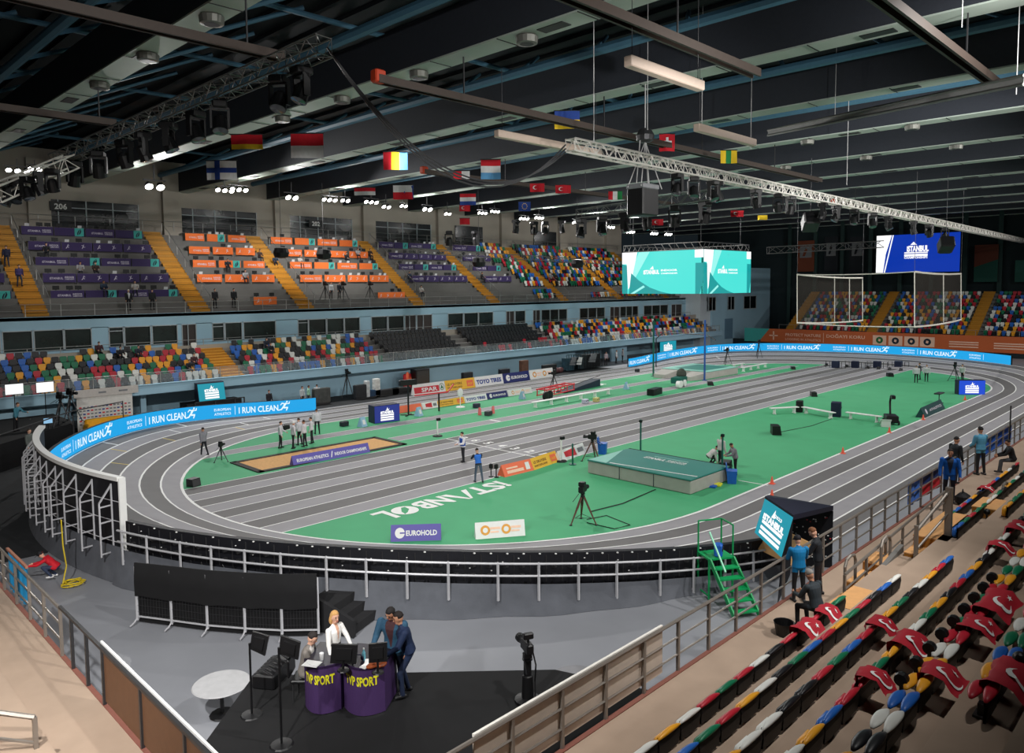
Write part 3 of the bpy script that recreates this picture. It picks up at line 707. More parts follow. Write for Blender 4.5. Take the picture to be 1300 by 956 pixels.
def d_spar(b,mp,L,h):
    b.use(RED); b.poly([(L*.02,h*.14),(L*.8,h*.14),(L*.8,h*.7),(L*.02,h*.7)],mp); b.use(WHT); b.text('SPAR',lift(mp,.01),size=h*.5,u0=L*.24,v0=h*.24,width=L*.5,off=.03)
    b.use(GRT); b.poly([(L*.89+.3*h*math.cos(t*PI/8),h*.5+.33*h*math.sin(t*PI/8)) for t in range(16)],mp); b.use(WHT); b.poly([(L*.89+.24*h*math.cos(t*PI/8),h*.5+.27*h*math.sin(t*PI/8)) for t in range(16)],lift(mp,.006))
    b.use(GRT); b.poly([(L*.89-.16*h,h*.34),(L*.89+.16*h,h*.34),(L*.89,h*.74)],lift(mp,.012))
def d_gruy(b,mp,L,h):
    b.use(BRW); b.text('LE GRUYERE',mp,size=h*.3,u0=L*.06,v0=h*.5,width=L*.5,off=.02); b.text('SWITZERLAND',mp,size=h*.22,u0=L*.06,v0=h*.2,width=L*.5,off=.02); b.use(ORR); b.poly([(L*.72,h*.2),(L*.94,h*.2),(L*.94,h*.8),(L*.72,h*.8)],mp)
    b.use(YELB); b.text('AOP',lift(mp,.01),size=h*.3,u0=L*.75,v0=h*.35,width=L*.16,off=.02)
def d_toyo(b,mp,L,h): b.use(BLT); b.text('TOYO TIRES',mp,size=h*.55,u0=L*.05,v0=h*.28,width=L*.88,off=.05)
def d_euro(b,mp,L,h):
    b.use(WHT); b.poly([(L*.18+.3*h*math.cos(t*PI/8),h*.5+.32*h*math.sin(t*PI/8)) for t in range(16)],mp); b.use(VIO)
    b.poly([(L*.18,h*.46),(L*.18+.3*h,h*.46),(L*.18+.3*h,h*.54),(L*.18,h*.54)],lift(mp,.006)); b.use(WHT); b.text('EUROHOLD',mp,size=h*.42,u0=L*.3,v0=h*.34,width=L*.62,off=.035)
def d_sun(b,mp,L,h):
    b.use(GOLD)
    for c in (.2,.62): b.poly([(L*c+.3*h*math.cos(t*PI/8),h*.5+.3*h*math.sin(t*PI/8)) for t in range(16)],mp)
    b.use(WHT)
    for c in (.2,.62): b.poly([(L*c+.16*h*math.cos(t*PI/8),h*.5+.16*h*math.sin(t*PI/8)) for t in range(16)],lift(mp,.006))
    b.use(PEACH)
    for c in (.3,.72): b.poly([(L*c,h*.52),(L*(c+.2),h*.52),(L*(c+.2),h*.66),(L*c,h*.66)],mp); b.poly([(L*c,h*.32),(L*(c+.17),h*.32),(L*(c+.17),h*.42),(L*c,h*.42)],mp)
def d_red(b,mp,L,h): b.use(RED); b.poly([(L*.2,h*.3),(L*.62,h*.15),(L*.62,h*.85),(L*.2,h*.75)],mp); b.use(GREY); b.poly([(L*.7,h*.3),(L*.92,h*.3),(L*.92,h*.7),(L*.7,h*.7)],mp)
def d_org(b,mp,L,h): b.use(PEACH); b.poly([(L*.12,h*.55),(L*.5,h*.55),(L*.5,h*.68),(L*.12,h*.68)],mp); b.poly([(L*.12,h*.2),(L*.68,h*.2),(L*.68,h*.44),(L*.12,h*.44)],mp); b.use(WHT); b.poly([(L*.76,h*.2),(L*.9,h*.2),(L*.9,h*.8),(L*.76,h*.8)],mp)
def d_champ(b,mp,L,h): b.use(WHT); b.text('EUROPEAN ATHLETICS',mp,size=h*.42,u0=L*.05,v0=h*.32,width=L*.4,off=.03); b.text('INDOOR CHAMPIONSHIPS',mp,size=h*.42,u0=L*.53,v0=h*.32,width=L*.43,off=.03); b.poly([(L*.475,h*.2),(L*.5,h*.8),(L*.512,h*.8),(L*.487,h*.2)],mp)
Y=27.25
for x0,x1,bg,dr,lb in ((43.2,47.1,WHT,d_spar,'white board with red panel and green tree roundel by the far straight'),(47.1,51.0,YELB,d_gruy,'yellow advertising board with brown lettering by the far straight'),(51.0,55.0,WHT,d_toyo,'white advertising board with blue lettering by the far straight'),(55.0,59.0,NAVY,d_euro,'navy advertising board with white roundel by the far straight'),(59.05,62.9,WHT,d_sun,'white advertising board with two gold suns by the far straight')):
    board('advertising_board',lb,'board',(x0,Y,0),(x1-.03,Y,0),1.0,bg,dr,.5,'boards beside the far straight')
Y=20.3
for x0,x1,bg,dr,lb in ((35.9,38.6,ORR,None,'low red orange board on the far infield edge beside the blue screen cube'),(38.7,40.3,WHT,d_red,'low white and red board on the far infield edge'),(40.4,43.3,YELB,d_gruy,'low yellow board on the far infield edge'),(43.4,46.0,WHT,d_toyo,'low white board with blue lettering on the far infield edge'),(46.05,48.6,NAVY,d_euro,'low navy board on the far infield edge'),(48.7,51.9,WHT,d_sun,'low white board with gold suns on the far infield edge')):
    board('advertising_board',lb,'board',(x0,Y,0),(x1,Y,0),.55,bg,dr,.4,'low boards on the far infield edge')
def gb(q,z=0): p=G(*q,z); return (p[0],p[1],z)
board('advertising_board','long violet board with white lettering in front of the sand pit','board',gb((373,592)),gb((470,574)),.55,VIO,d_champ,.5)
board('advertising_board','orange triangular board beside the sprint lanes near the photographer','board',gb((641,606)),gb((678,597)),.6,ORR,d_org,.6)
board('advertising_board','yellow triangular board beside the sprint lanes','board',gb((678.5,597)),gb((710,586)),.6,YELB,d_gruy,.6)
board('advertising_board','white and red triangular board beside the sprint lanes by the camera','board',gb((713,587)),gb((745,575)),.6,WHT,d_red,.6)
board('advertising_board','violet board with white roundel at the near edge of the infield','board',gb((496,688)),gb((560,686)),.62,VIO,d_euro,.4)
board('advertising_board','white board with two gold suns at the near edge of the infield','board',gb((604,685)),gb((667,680)),.62,WHT,d_sun,.4)
# orange end banner
b=B(ORG,PEACH,WHT,ETEAL,TEALB,DK2)
y0,y1=GX(952,440,EX-.35)[1],-22.0; b.box((EX-.3,(y0+y1)/2,1.75),(.08,y0-y1,2.2)); mp=plane_map((EX-.36,y0,.65),(0,-1,0),(0,0,1))
b.use(TEALB); b.poly([(-1.0,.0),(1.6,.0),(3.4,2.2),(-1.0,2.2)],mp); b.use(PEACH)
u=lambda px:y0-GX(px,430,EX-.36)[1]
b.text('PROTECT NATURE',mp,u0=u(997),v0=1.12,size=.62,width=u(1042)-u(997),off=.02); b.text('DO\u011eAYI KORU',mp,u0=u(1049),v0=1.12,size=.66,width=u(1098)-u(1049),off=.02); b.poly([(u(1045),.3),(u(1045)+.08,.3),(u(1045)+.08,1.8),(u(1045),1.8)],mp)
b.text('LOGGING IN ATHLETICS',mp,u0=u(997),v0=.45,size=.5,width=u(1042)-u(997),off=.01); b.use(WHT)
for px in (1108,1128,1148,1168):
    c=u(px); b.use(PEACH); b.poly([(c,.35),(c+1.9,.35),(c+1.9,1.75),(c,1.75)],mp); b.use(GRT if px<1120 else DK2); b.poly([(c+.95+.5*math.cos(t*PI/6),1.05+.5*math.sin(t*PI/6)) for t in range(12)],lift(mp,.01)); b.use(PEACH); b.poly([(c+.95+.22*math.cos(t*PI/2+.5),1.05+.25*math.sin(t*PI/2+.5)) for t in range(4)],lift(mp,.02))
b.use(PEACH)
for c in (u(1205),u(1262)): 
    for v in (.5,.85,1.15): b.poly([(c,v),(c+3.6,v),(c+3.6,v+.16),(c,v+.16)],mp)
b.text('UNYTTOK',mp,u0=u(1248),v0=.6,size=.7,width=1.6) if False else None
b.poly([(u(981),.4),(u(981)+.25,.4),(u(981)+.25,1.8),(u(981),1.8)],mp); b.poly([(u(981)-.6,1.0),(u(981)+.85,1.0),(u(981)+.85,1.2),(u(981)-.6,1.2)],mp)
tag(b.build('end_banner'),'long orange banner with pale lettering along the east end stand','banner')
# ================================================================== FIELD EQUIPMENT
MATG=M('mat_green',(38,122,112),.6,noise=.04,nscale=1); MATS_=M('mat_side_grey',(176,172,166),.8,noise=.07,nscale=2,bump=.2); MATL=M('mat_pale_teal',(136,196,182),.6,noise=.03); UPG=M('upright_green',(20,92,80),.5)
SAND=M('sand',(216,168,112),.95,noise=.1,nscale=7,bump=.5); FRAMEB=M('pit_frame_dark',(52,48,44),.8)
# sand pit
b=B(SAND); b.quad((19.45,10.5,.02),(29.0,10.5,.02),(29.0,13.4,.02),(19.45,13.4,.02)); e=thing('sand_pit','long tan sand pit with dark frame at the left end of the infield','pit',(0,0,0)); b.build('sand',e)
b=B(FRAMEB)
for c,d in (((24.2,10.35,.03),(10.0,.3,.06)),((24.2,13.55,.03),(10.0,.3,.06)),((19.3,11.95,.03),(.35,3.5,.06)),((29.1,11.95,.03),(.3,3.5,.06))): b.box(c,d)
b.build('pit_frame',e)
# high jump mat
def logo(b,mp,w):
    b.text('iSTANBUL',mp,size=.5,width=w*.5,off=.03); b.text('INDOOR',mp,u0=w*.54,v0=.2,size=.26,width=w*.44,off=.02); b.text('CHAMPIONSHIPS',mp,u0=w*.54,v0=-.04,size=.26,width=w*.44,off=.01)
e=thing('high_jump_mat','big green topped grey sided high jump landing mat on the infield','landing mat',(33.1,-6.15,0))
b=B(MATS_,DK2); b.bbox((0,0,.34),(3.7,6.3,.66),.04); b.use(DK2)
for y in (-1.05,1.05): b.box((-1.86,y,.35),(.02,.03,.62))
b.build('foam_body',e)
b=B(MATG,MATL,WHITE); b.bbox((0,0,.71),(3.76,6.36,.09),.03); b.use(MATL); b.quad((-1.85,3.1,.762),(-.2,3.12,.762),(1.3,3.12,.762),(-1.85,1.9,.762))
b.use(WHITE); b.quad((-1.72,1.8,.762),(-1.62,1.8,.762),(-1.1,-3.1,.762),(-1.2,-3.1,.762)); logo(b,plane_map((.5,1.2,.765),(0,-1,0),(1,0,0)),2.6)
b.use(MATL); b.quad((1.1,.9,.763),(1.2,.9,.763),(1.2,-1.2,.763),(1.1,-1.2,.763)); b.build('top_cover',e)
b=B(DSTEEL); b.tube((1.92,3.15,.74),(1.92,-3.15,.74),.03); b.build('edge_bar',e)
def upright(name,label,x,y,h,mat=UPG,r=.05):
    e=thing(name,label,'upright',(x,y,0)); b=B(mat); b.lathe([(.28,0),(.28,.05),(.06,.09)],n=12); b.build('base',e)
    b=B(mat); b.tube((0,0,.05),(0,0,h),r,n=8); b.build('pole',e); b=B(BLKP); b.box((0,0,h*.96),(.12,.16,.14)); b.build('slider',e); return e
upright('high_jump_upright','dark green upright at the far corner of the green mat',35.3,-3.6,2.45); upright('high_jump_upright','dark green upright beside the stooping officials and the green mat',35.35,-8.7,2.3)
# pole vault mat
e=thing('pole_vault_mat','large pale grey pole vault landing mat on the far infield','landing mat',(74.2,16.1,0))
b=B(MATS_); b.bbox((.9,0,.36),(6.6,5.8,.72),.04); b.loft([[(-2.4,-2.9,0),(-2.4,-1.0,0),(-4.9,-1.0,0),(-4.9,-2.3,0)],[(-2.4,-2.9,.72),(-2.4,-1.0,.72),(-4.9,-1.0,.4),(-4.9,-2.3,.4)]]); b.loft([[(-2.4,2.9,0),(-4.9,2.3,0),(-4.9,.8,0),(-2.4,.8,0)],[(-2.4,2.9,.72),(-4.9,2.3,.4),(-4.9,.8,.4),(-2.4,.8,.72)]]); b.build('foam_body',e)
b=B(MATL,MATG); b.bbox((.9,0,.77),(6.66,5.86,.08),.03); b.use(MATG); b.quad((-1.6,-2.2,.815),(3.6,-2.2,.815),(3.6,1.8,.815),(-1.6,1.8,.815)); b.build('top_cover',e)
upright('vault_upright','tall dark green vault upright left of the pale mat',70.3,19.1,6.2,r=.1); upright('vault_upright','tall blue topped vault upright at the corner of the pale mat',70.6,12.9,6.4,mat=M('upright_blue',(44,84,150),.4),r=.1)
b=B(DSTEEL); b.path([(78.6,24.3,3.5),(77.6,22.6,4.4),(76.4,16.0,4.4),(75.8,14.6,3.9)],.06); b.bar((78.6,24.3,0),(78.6,24.3,3.5),.1); tag(b.build('goal_frame'),'dark bent steel arm frame behind the vault mat','frame')
# benches
def bench(p,q,label,h=.46,w=.38,dim=5):
    p=np.array(p,float);q=np.array(q,float); L=np.linalg.norm(q-p); e=thing('white_bench',label,'bench',(p+q)/2,math.atan2(q[1]-p[1],q[0]-p[0]),'long white benches')
    b=B(WHITE); b.bbox((0,0,h),(L,w,.07),.015); b.build('seat',e); n=max(2,round(L/1.7))
    for i in range(n):
        b=B(WHITE); x=-L/2+.35+(L-.7)*i/(n-1); b.box((x,0,h/2),(.08,w*.7,h)); b.box((x,0,.03),(.1,w,.05)); b.build('leg',e)
P_=lambda x,y,z=0:(G(x,y,z)[0],G(x,y,z)[1],0)
bench(P_(978,526),P_(1013,524),'short white bench at the left end of the row on the infield'); bench(P_(1019,524),P_(1059,532),'white bench in the middle of the row between two dark cases'); bench(P_(1074,531),P_(1119,537),'white bench at the right of the row ending at the tilted board')
bench(P_(676,518),P_(775,500),'very long white bench beside the far runway'); bench(P_(942,472),P_(973,466),'white bench beyond the pole vault mat'); bench(P_(930,468),P_(944,466),'short white bench behind the pole vault mat')
p=P_(1124,541); e=thing('step_ramp','small white ramp standing at the end of the white benches','ramp',p,.4); b=B(WHITE); b.loft([[(-.5,-.35,.5),(.5,-.35,.12),(.5,.35,.12),(-.5,.35,.5)],[(-.5,-.35,.56),(.5,-.35,.18),(.5,.35,.18),(-.5,.35,.56)]]); b.build('deck',e); b=B(WHITE); b.box((.2,0,.1),(.08,.6,.2)); b.box((-.4,0,.25),(.08,.6,.5)); b.build('leg',e)
# tripod cameras
def tv_camera(label,x,y,rz,h=1.55,z=0,sc=1.0,red=False,group='broadcast cameras on tripods'):
    e=thing('broadcast_camera',label,'camera',(x,y,z),rz,group); e.scale=(sc,sc,sc)
    for a in (.5,.5+2*PI/3,.5+4*PI/3):
        b=B(DSTEEL if not red else M('tripod_bronze',(92,60,48),.5),BLKP); f=(.62*math.cos(a),.62*math.sin(a),.02); k=(.3*math.cos(a),.3*math.sin(a),h*.5); s=(.07*math.cos(a),.07*math.sin(a),h*.86)
        for o in (-.03,.03): 
            d=(-o*math.sin(a),o*math.cos(a),0); b.tube(np.array(s)+d,np.array(k)+d,.03,n=6); b.tube(np.array(k)+d,np.array(f),.026,n=6)
        b.use(BLKP); b.box(f,(.12,.1,.04)); b.build('leg',e)
    b=B(BLKP); 
    for i in range(3):
        a=.5+i*2*PI/3; c=.5+(i+1)*2*PI/3; b.tube((.4*math.cos(a),.4*math.sin(a),.28),(.4*math.cos(c),.4*math.sin(c),.28),.012,n=5)
    b.build('spreader',e)
    b=B(BLKP); b.lathe([(.09,h*.84),(.1,h*.9),(.07,h*.93),(.1,h*.96),(.1,h)],n=10); b.build('fluid_head',e)
    b=B(BLKP,DSTEEL); b.bbox((.0,0,h+.16),(.5,.22,.28),.03); BODY=b.build('body',e)
    bd=BODY; b=B(BLKP,GLASSD); b.at((.2,0,h+.14),0,PI/2); b.lathe([(.07,0),(.075,.1),(.09,.2),(.1,.32)],n=12); b.use(GLASSD); b.lathe([(.085,.321),(.01,.325)],n=12); b.raw(); b.build('lens',bd)
    b=B(BLKP); b.bbox((-.05,.0,h+.38),(.26,.26,.18),.02); b.bar((-.05,0,h+.25),(-.05,0,h+.33),.03); b.build('viewfinder',bd)
    b=B(BLKP); b.tube((-.1,.1,h),(-.55,.22,h-.28),.014,n=6); b.tube((-.1,-.1,h),(-.55,-.22,h-.28),.014,n=6); b.build('pan_bar',e); return e
tv_camera('bronze tripod broadcast camera on the green infield left of the high jump mat',24.4,-8.25,.3,1.32,red=True)
p=G(752,585); tv_camera('broadcast camera on tripod at the far left corner of the high jump mat',p[0],p[1],2.0,1.25,red=True)
p=G(703,496); tv_camera('broadcast camera on tripod by the dark ramp beyond the far runway',p[0],p[1],2.5)
p=G(923,463); tv_camera('broadcast camera on tripod behind the pole vault mat',p[0],p[1],2.8,1.7)
p=G(963,459); tv_camera('broadcast camera on tall tripod beyond the vault mat under the blue screens',p[0],p[1],2.8,2.4)
p=G(1212,484); tv_camera('small broadcast camera on tripod beside the lone official at the far end',p[0],p[1],3.2,1.5)
p=G(441,505); tv_camera('broadcast camera on pedestal in front of the pale blue wall',p[0],p[1],-1.5,2.2)
p=G(281,586); e=tv_camera('small camera on low stand at the left bend beside the walking official',p[0],p[1],.6,1.25,0,.7)
# marker stand, small boxes, cones, blue chairs
def box_case(name,label,x,y,d,mat,rz=0,cat='case',z=0):
    e=thing(name,label,cat,(x,y,z),rz); b=B(mat,DSTEEL); b.bbox((0,0,d[2]/2),d,.04); b.build('body',e); b=B(DSTEEL)
    for s in (-1,1): b.box((s*d[0]*.3,-d[1]/2-.01,d[2]*.6),(.05,.03,.1))
    b.box((0,-d[1]/2-.012,d[2]*.75),(d[0]*.3,.03,.04)); b.build('handle',e); return e
def spk(label,px,py,d=(.95,.6,.6),rz=.6):
    p=G(px,py); e=thing('floor_speaker',label,'speaker',(p[0],p[1],0),rz); b=B(BLKP); b.loft([[(-d[0]/2,-d[1]/2,0),(d[0]/2,-d[1]/2,0),(d[0]/2,d[1]/2,0),(-d[0]/2,d[1]/2,0)],[(-d[0]/2,-d[1]/2*.7,d[2]),(d[0]/2,-d[1]/2*.7,d[2]),(d[0]/2,d[1]/2,d[2]),(-d[0]/2,d[1]/2,d[2])]]); b.build('cabinet',e)
    b=B(DSTEEL); b.quad((-d[0]*.45,-d[1]/2*.98,.05),(d[0]*.45,-d[1]/2*.98,.05),(d[0]*.45,-d[1]/2*.74,d[2]*.92),(-d[0]*.45,-d[1]/2*.74,d[2]*.92)); b.build('grille',e)
spk('black wedge speaker on the infield below the white benches',985,551); spk('black wedge speaker on the infield edge where the left bend meets the sprint lanes',246,617,(.5,.5,.4),.3); spk('small black wedge on the near edge of the sprint lanes',1033,503,(.8,.5,.4)); spk('small black wedge on the sprint lane edge at the far right',1130,478,(.8,.6,.4)); spk('small black wedge on the far edge of the sprint lanes',1007,469,(.6,.5,.35)); spk('small black box beside the dark lane edge left of the vault mat',902,489,(.9,.6,.35))
p=G(831,501); box_case('equipment_case','long dark equipment case beside the second runway',p[0],p[1],(1.9,.7,.6),BLKP,.15); p=G(852,500.5)
p=G(1060,529); box_case('equipment_case','dark blue case standing between two white benches',p[0]+.2,p[1],(.8,.7,1.1),M('case_navy',(24,34,60),.5),.3); p=G(1015,523); box_case('equipment_case','small dark case between the two left white benches',p[0],p[1],(.6,.5,.9),BLKP,.3)
p=G(1131,538); e=thing('camera_dolly','dark camera dolly with raised arm beside the white ramp','dolly',(p[0],p[1],0),.5); b=B(BLKP); b.bbox((0,0,.4),(1.2,.8,.5),.05); b.build('base',e); b=B(BLKP)
for sx in (-1,1):
    for sy in (-1,1): b.at((sx*.5,sy*.42,.16),0,0,PI/2); b.lathe([(.15,-.05),(.16,0),(.15,.05)],n=12); b.raw()
b.build('wheel',e); b=B(BLKP); b.path([(.3,0,.6),(.5,0,1.5),(.2,0,2.0),(-.3,0,2.0)],.07); b.bbox((-.5,0,2.0),(.5,.25,.25),.03); b.build('arm',e)
for i,(px,py) in enumerate(((980,632),(980,614.5),(1070,576),(1129,549.5),(1172,533),(1225,508))):
    p=G(px,py); e=thing('traffic_cone','small orange marker cone on the near lane line, %s from the near side'%nth(i),'cone',(p[0],p[1],0),0,'orange marker cones'); b=B(M('cone_orange',(245,104,80),.5)); b.lathe([(.1,.03),(.028,.38),(.01,.4)],n=10); b.build('cone',e); b=B(MATS['cone_orange']); b.bbox((0,0,.02),(.28,.28,.04),.01); b.build('base',e)
BLC=M('chair_blue',(30,96,190),.45)
def blue_chair(label,px,py,rz=.5):
    p=G(px,py); e=thing('blue_bin',label,'bin',(p[0],p[1],0),rz); b=B(BLC); b.loft([[(x*k,y*k,z) for x,y in ((-.3,-.25),(.3,-.25),(.3,.25),(-.3,.25))] for z,k in ((0,.85),(.6,1.0),(.66,1.05),(.66,.8))]); b.build('body',e); b=B(BLC); b.loft([[(-.3,.22,.66),(.3,.22,.66),(.3,.28,.66),(-.3,.28,.66)],[(-.24,.26,1.0),(.24,.26,1.0),(.24,.31,1.0),(-.24,.31,1.0)]]); b.build('backrest',e)
blue_chair('blue plastic chair beside the camera at the far corner of the mat',765,576); blue_chair('blue plastic chair at the near right corner of the high jump mat',929,613)
p=G(911,616.5); b=B(M('towel_yellow',(220,220,60),.8)); b.bbox((p[0],p[1],.06),(.5,.4,.12),.03,.3); tag(b.build('kit_bag'),'small yellow bag on the ground beside the blue chair','bag'); p=G(905,618); b=B(BLC); b.bbox((p[0],p[1],.05),(.6,.4,.1),.03,.3); tag(b.build('kit_bag'),'flat blue bag on the ground at the mat corner','bag')
p=G(921,603); box_case('official_table','small black table beside the stooping official',p[0],p[1],(.9,.6,.75),BLKP,.4,'table')
# screen cubes
def screen_cube(label,x,y,rz,w,h,d,em,txt=True,z=0,logo_col=EW,tilt=0.0):
    e=thing('led_cube',label,'screen',(x,y,z),rz); b=B(M('cube_navy',(24,26,50),.5)); a=tilt
    pr=[(-d/2,0),(d/2,0),(d/2,h+.06),(-d/2+a,h+.06)]
    b.loft([[(-w/2,py,pz) for py,pz in pr],[(w/2,py,pz) for py,pz in pr]]); b.build('cabinet',e)
    b=B(em,logo_col); mp=plane_map((-w/2,-d/2-.012,0.03),(1,0,0),np.array((0,a,h+.06))/math.hypot(a,h+.06)); b.poly([(0.02,0),(w-.02,0),(w-.02,h),(0.02,h)],mp); m=lift(mp,.01); b.use(logo_col)
    cx=w/2; k=min(w*.5,h*.9)
    b.text('iSTANBUL',m,u0=cx,v0=h*.52,size=h*.2,width=k*1.05,align='c',off=.06)
    b.poly([(cx-k*.16,h*.68),(cx-k*.05,h*.74),(cx+k*.02,h*.9),(cx+k*.08,h*.74),(cx+k*.2,h*.82),(cx+k*.1,h*.68)],m)
    for v in (.38,.24,.1): b.poly([(cx-k*.52,h*v),(cx+k*.52,h*v),(cx+k*.52,h*(v+.1)),(cx-k*.52,h*(v+.1))],m)
    b.build('screen',e); return e
p=G(488,536); screen_cube('navy blue screen cube with white logo on the far infield',p[0]+.2,p[1]+.3,-.15,2.1,1.25,1.0,ENAVY)
p=G(1231,500.5); screen_cube('blue screen box with white logo at the far right of the infield',p[0],p[1],-.85,2.3,1.25,.7,M('led_mid_blue',(20,70,200),emit=1.0))
q=GY(268,508,30.2); screen_cube('teal screen with white logo on the dark stage at the left stand',q[0],30.3,-.05,2.1,1.35,.9,ETEAL,z=q[2],tilt=.35)
q=GY(847,447,31.5); screen_cube('small teal screen on an arm behind the far right blue boards',q[0],31.5,-.5,2.6,1.6,.5,ETEAL,z=q[2])
e=thing('screen_stage','dark scaffold platform carrying the teal screen at the left stand','stage',(25.6,30.6,0)); b=B(BLKP); b.box((0,.2,.62),(4.4,1.4,1.2)); b.build('base',e)
b=B(DSTEEL)
for x in (-1.6,0,1.6,2.4): b.bar((x,-.55,0),(x,-.55,1.3),.08)
b.bar((-1.6,-.55,1.28),(2.4,-.55,1.28),.08); b.build('frame',e)
# teal screen by the near railing: screen, navy hood
e=thing('led_cube','teal screen with white logo under a navy hood beside the green steps','screen',(0,0,0))
c0=GD(953.5,704,25.5); 
A=GD(971,633,24.8);Bq=GD(1007,657,23.2);Cq=GD(992,708,23.2);Dq=GD(958,676,24.8)
b=B(ETEAL,EW); b.quad(A,Dq,Cq,Bq); mp=plane_map(Dq,(Cq-Dq)/np.linalg.norm(Cq-Dq),(A-Dq)/np.linalg.norm(A-Dq)); W=np.linalg.norm(Cq-Dq);H=np.linalg.norm(A-Dq); m=lift(mp,.02); b.use(EW)
b.text('iSTANBUL',m,u0=W*.5,v0=H*.52,size=H*.22,width=W*.75,align='c',off=.06); b.text('2023',m,u0=W*.6,v0=H*.76,size=H*.12,width=W*.25,align='c',off=.03); b.poly([(W*.38,H*.7),(W*.46,H*.95),(W*.5,H*.72)],m)
for v in (.4,.24,.1): b.poly([(W*.14,H*v),(W*.86,H*v),(W*.86,H*(v+.09)),(W*.14,H*(v+.09))],m)
b.build('screen',e)
E1=GD(1058,645,26.5);E2=GD(1058,725,26.5); F1=GD(975,631,27.0)
b=B(M('hood_navy',(18,20,42),.6)); dz=np.array((0,0,.08)); b.loft([[A-dz,Bq-dz,E1-dz,F1-dz],[A+dz,Bq+dz,E1+dz,F1+dz]]); b.build('hood',e)
b=B(LEDBK); b.quad(Bq,Cq,(Cq[0]+.2,Cq[1]+.2,0.02),GD(1003,730,24)); b.build('side_panel',e); b=B(LEDBK,WHITE,RED); b.quad(F1+(0,0,-.1),E1+(0,0,-.1),(E1[0],E1[1],0.02),(F1[0],F1[1],0.02))
rr=random.Random(3)
for i in range(60):
    t=rr.random(); z=rr.random(); p=F1+(E1-F1)*t; b.use(WHITE if i%4 else RED); b.box((p[0]-.06,p[1]-.08,.3+z*(E1[2]-.6)),(.04,.04,.03))
b.build('cabinet',e)
# starting blocks row and blue speaker boxes
for i in range(8):
    y=9.15-1.22*i; e=thing('starting_block','starting block in the %s sprint lane at the far end'%nth(7-i),'starting block',(92.9,y,0),0,'starting blocks'); b=B(DSTEEL); b.box((0,0,.05),(.9,.06,.06)); b.build('rail',e)
    for s,x in ((-1,-.1),(1,.2)):
        b=B(BLKP); b.loft([[(x,s*.13-.08,.03),(x+.28,s*.13-.08,.03),(x+.28,s*.13+.08,.03),(x,s*.13+.08,.03)],[(x+.18,s*.13-.08,.3),(x+.24,s*.13-.08,.3),(x+.24,s*.13+.08,.3),(x+.18,s*.13+.08,.3)]]); b.build('pedal',e)
for i,px in enumerate((1059,1084,1112,1139)):
    p=G(px,467.5); e=thing('start_speaker','navy start speaker box among the starting blocks, %s from the left'%nth(i),'speaker',(p[0]+.4,p[1],0),0,'start speakers'); b=B(M('case_navy',(24,34,60),.5)); b.bbox((0,0,.42),(.6,.8,.8),.05); b.build('cabinet',e)
    b=B(DSTEEL)
    for s in (-1,1): b.path([(0,s*.7,0),(0,s*.7,.75),(0,s*1.15,.75),(0,s*1.15,0)],.035)
    b.build('hoop',e)
# results board by the right bend, wedge
p=G(1175,531);q=G(1200,519); board('results_board','dark green tilted board with pale lettering by the right bend','board',(p[0],p[1],0),(q[0],q[1],0),.75,M('board_dark_green',(30,70,72),.5),lambda b,mp,L,h:(b.use(PALE),b.poly([(L*.15+.25*h*math.cos(t*PI/6),h*.5+.25*h*math.sin(t*PI/6)) for t in range(12)],mp),b.text('ATHLETICS',mp,u0=L*.3,v0=h*.38,size=h*.3,width=L*.6,off=.02)),.7)
p=G(1192,512); b=B(DSTEEL,BLKP); b.bar((p[0],p[1],0),(p[0],p[1],.8),.06); b.bbox((p[0],p[1],.85),(1.3,.5,.1),.03); b.box((p[0],p[1],.03),(.7,.5,.05)); tag(b.build('officials_table'),'dark slim table behind the dark green tilted board','table')
# red implement trolley and dark ramp
p=G(706,503); e=thing('hurdle_trolley','red framed trolley with black wheels on the far infield','trolley',(p[0],p[1],0),.2); b=B(RED); 
for y in (-.5,.5): b.bar((-2.6,y,.9),(2.6,y,.9),.12); b.bar((-2.6,y,.35),(2.6,y,.35),.08)
for x in (-2.5,-1.2,0,1.2,2.5): b.bar((x,-.5,.9),(x,.5,.9),.1); b.bar((x,-.5,.3),(x,-.5,.9),.07); b.bar((x,.5,.3),(x,.5,.9),.07)
b.build('frame',e)
for x in (-2.7,-2.0): b=B(BLKP); b.at((x,-.5,.4),0,0,PI/2); b.lathe([(.2,-.15),(.38,-.13),(.4,0),(.38,.13),(.2,.15)],n=14); b.raw(); b.build('wheel',e)
p=G(736,495.5); e=thing('loading_ramp','long dark ramp beside the red trolley','ramp',(p[0]+.6,p[1]+.6,0),.12); b=B(DK2); b.loft([[(-3.2,-.5,0),(3.2,-.5,0),(3.2,.5,0),(-3.2,.5,0)],[(-3.2,-.5,.12),(3.2,-.5,.7),(3.2,.5,.7),(-3.2,.5,.12)]]); b.build('deck',e); b=B(DSTEEL); b.bar((-3.2,-.5,.5),(3.2,-.5,1.1),.06); b.build('rail',e)
# cart by the vault mat
p=G(862,491); e=thing('service_cart','dark green cart with white rollers beside the pole vault mat','cart',(p[0],p[1],0),.2); b=B(UPG); b.bbox((0,0,.7),(2.0,1.0,.6),.05); b.build('body',e); b=B(WHITE)
for x in (-1.3,-.9,.1): b.at((x,-.45,.4),0,0,PI/2); b.lathe([(.05,-.2),(.34,-.18),(.34,.18),(.05,.2)],n=12); b.raw()
b.build('roller',e); b=B(M('hood_olive',(60,66,58),.8)); b.ball((.9,.1,1.15),(.6,.5,.6)); b.build('hood',e)
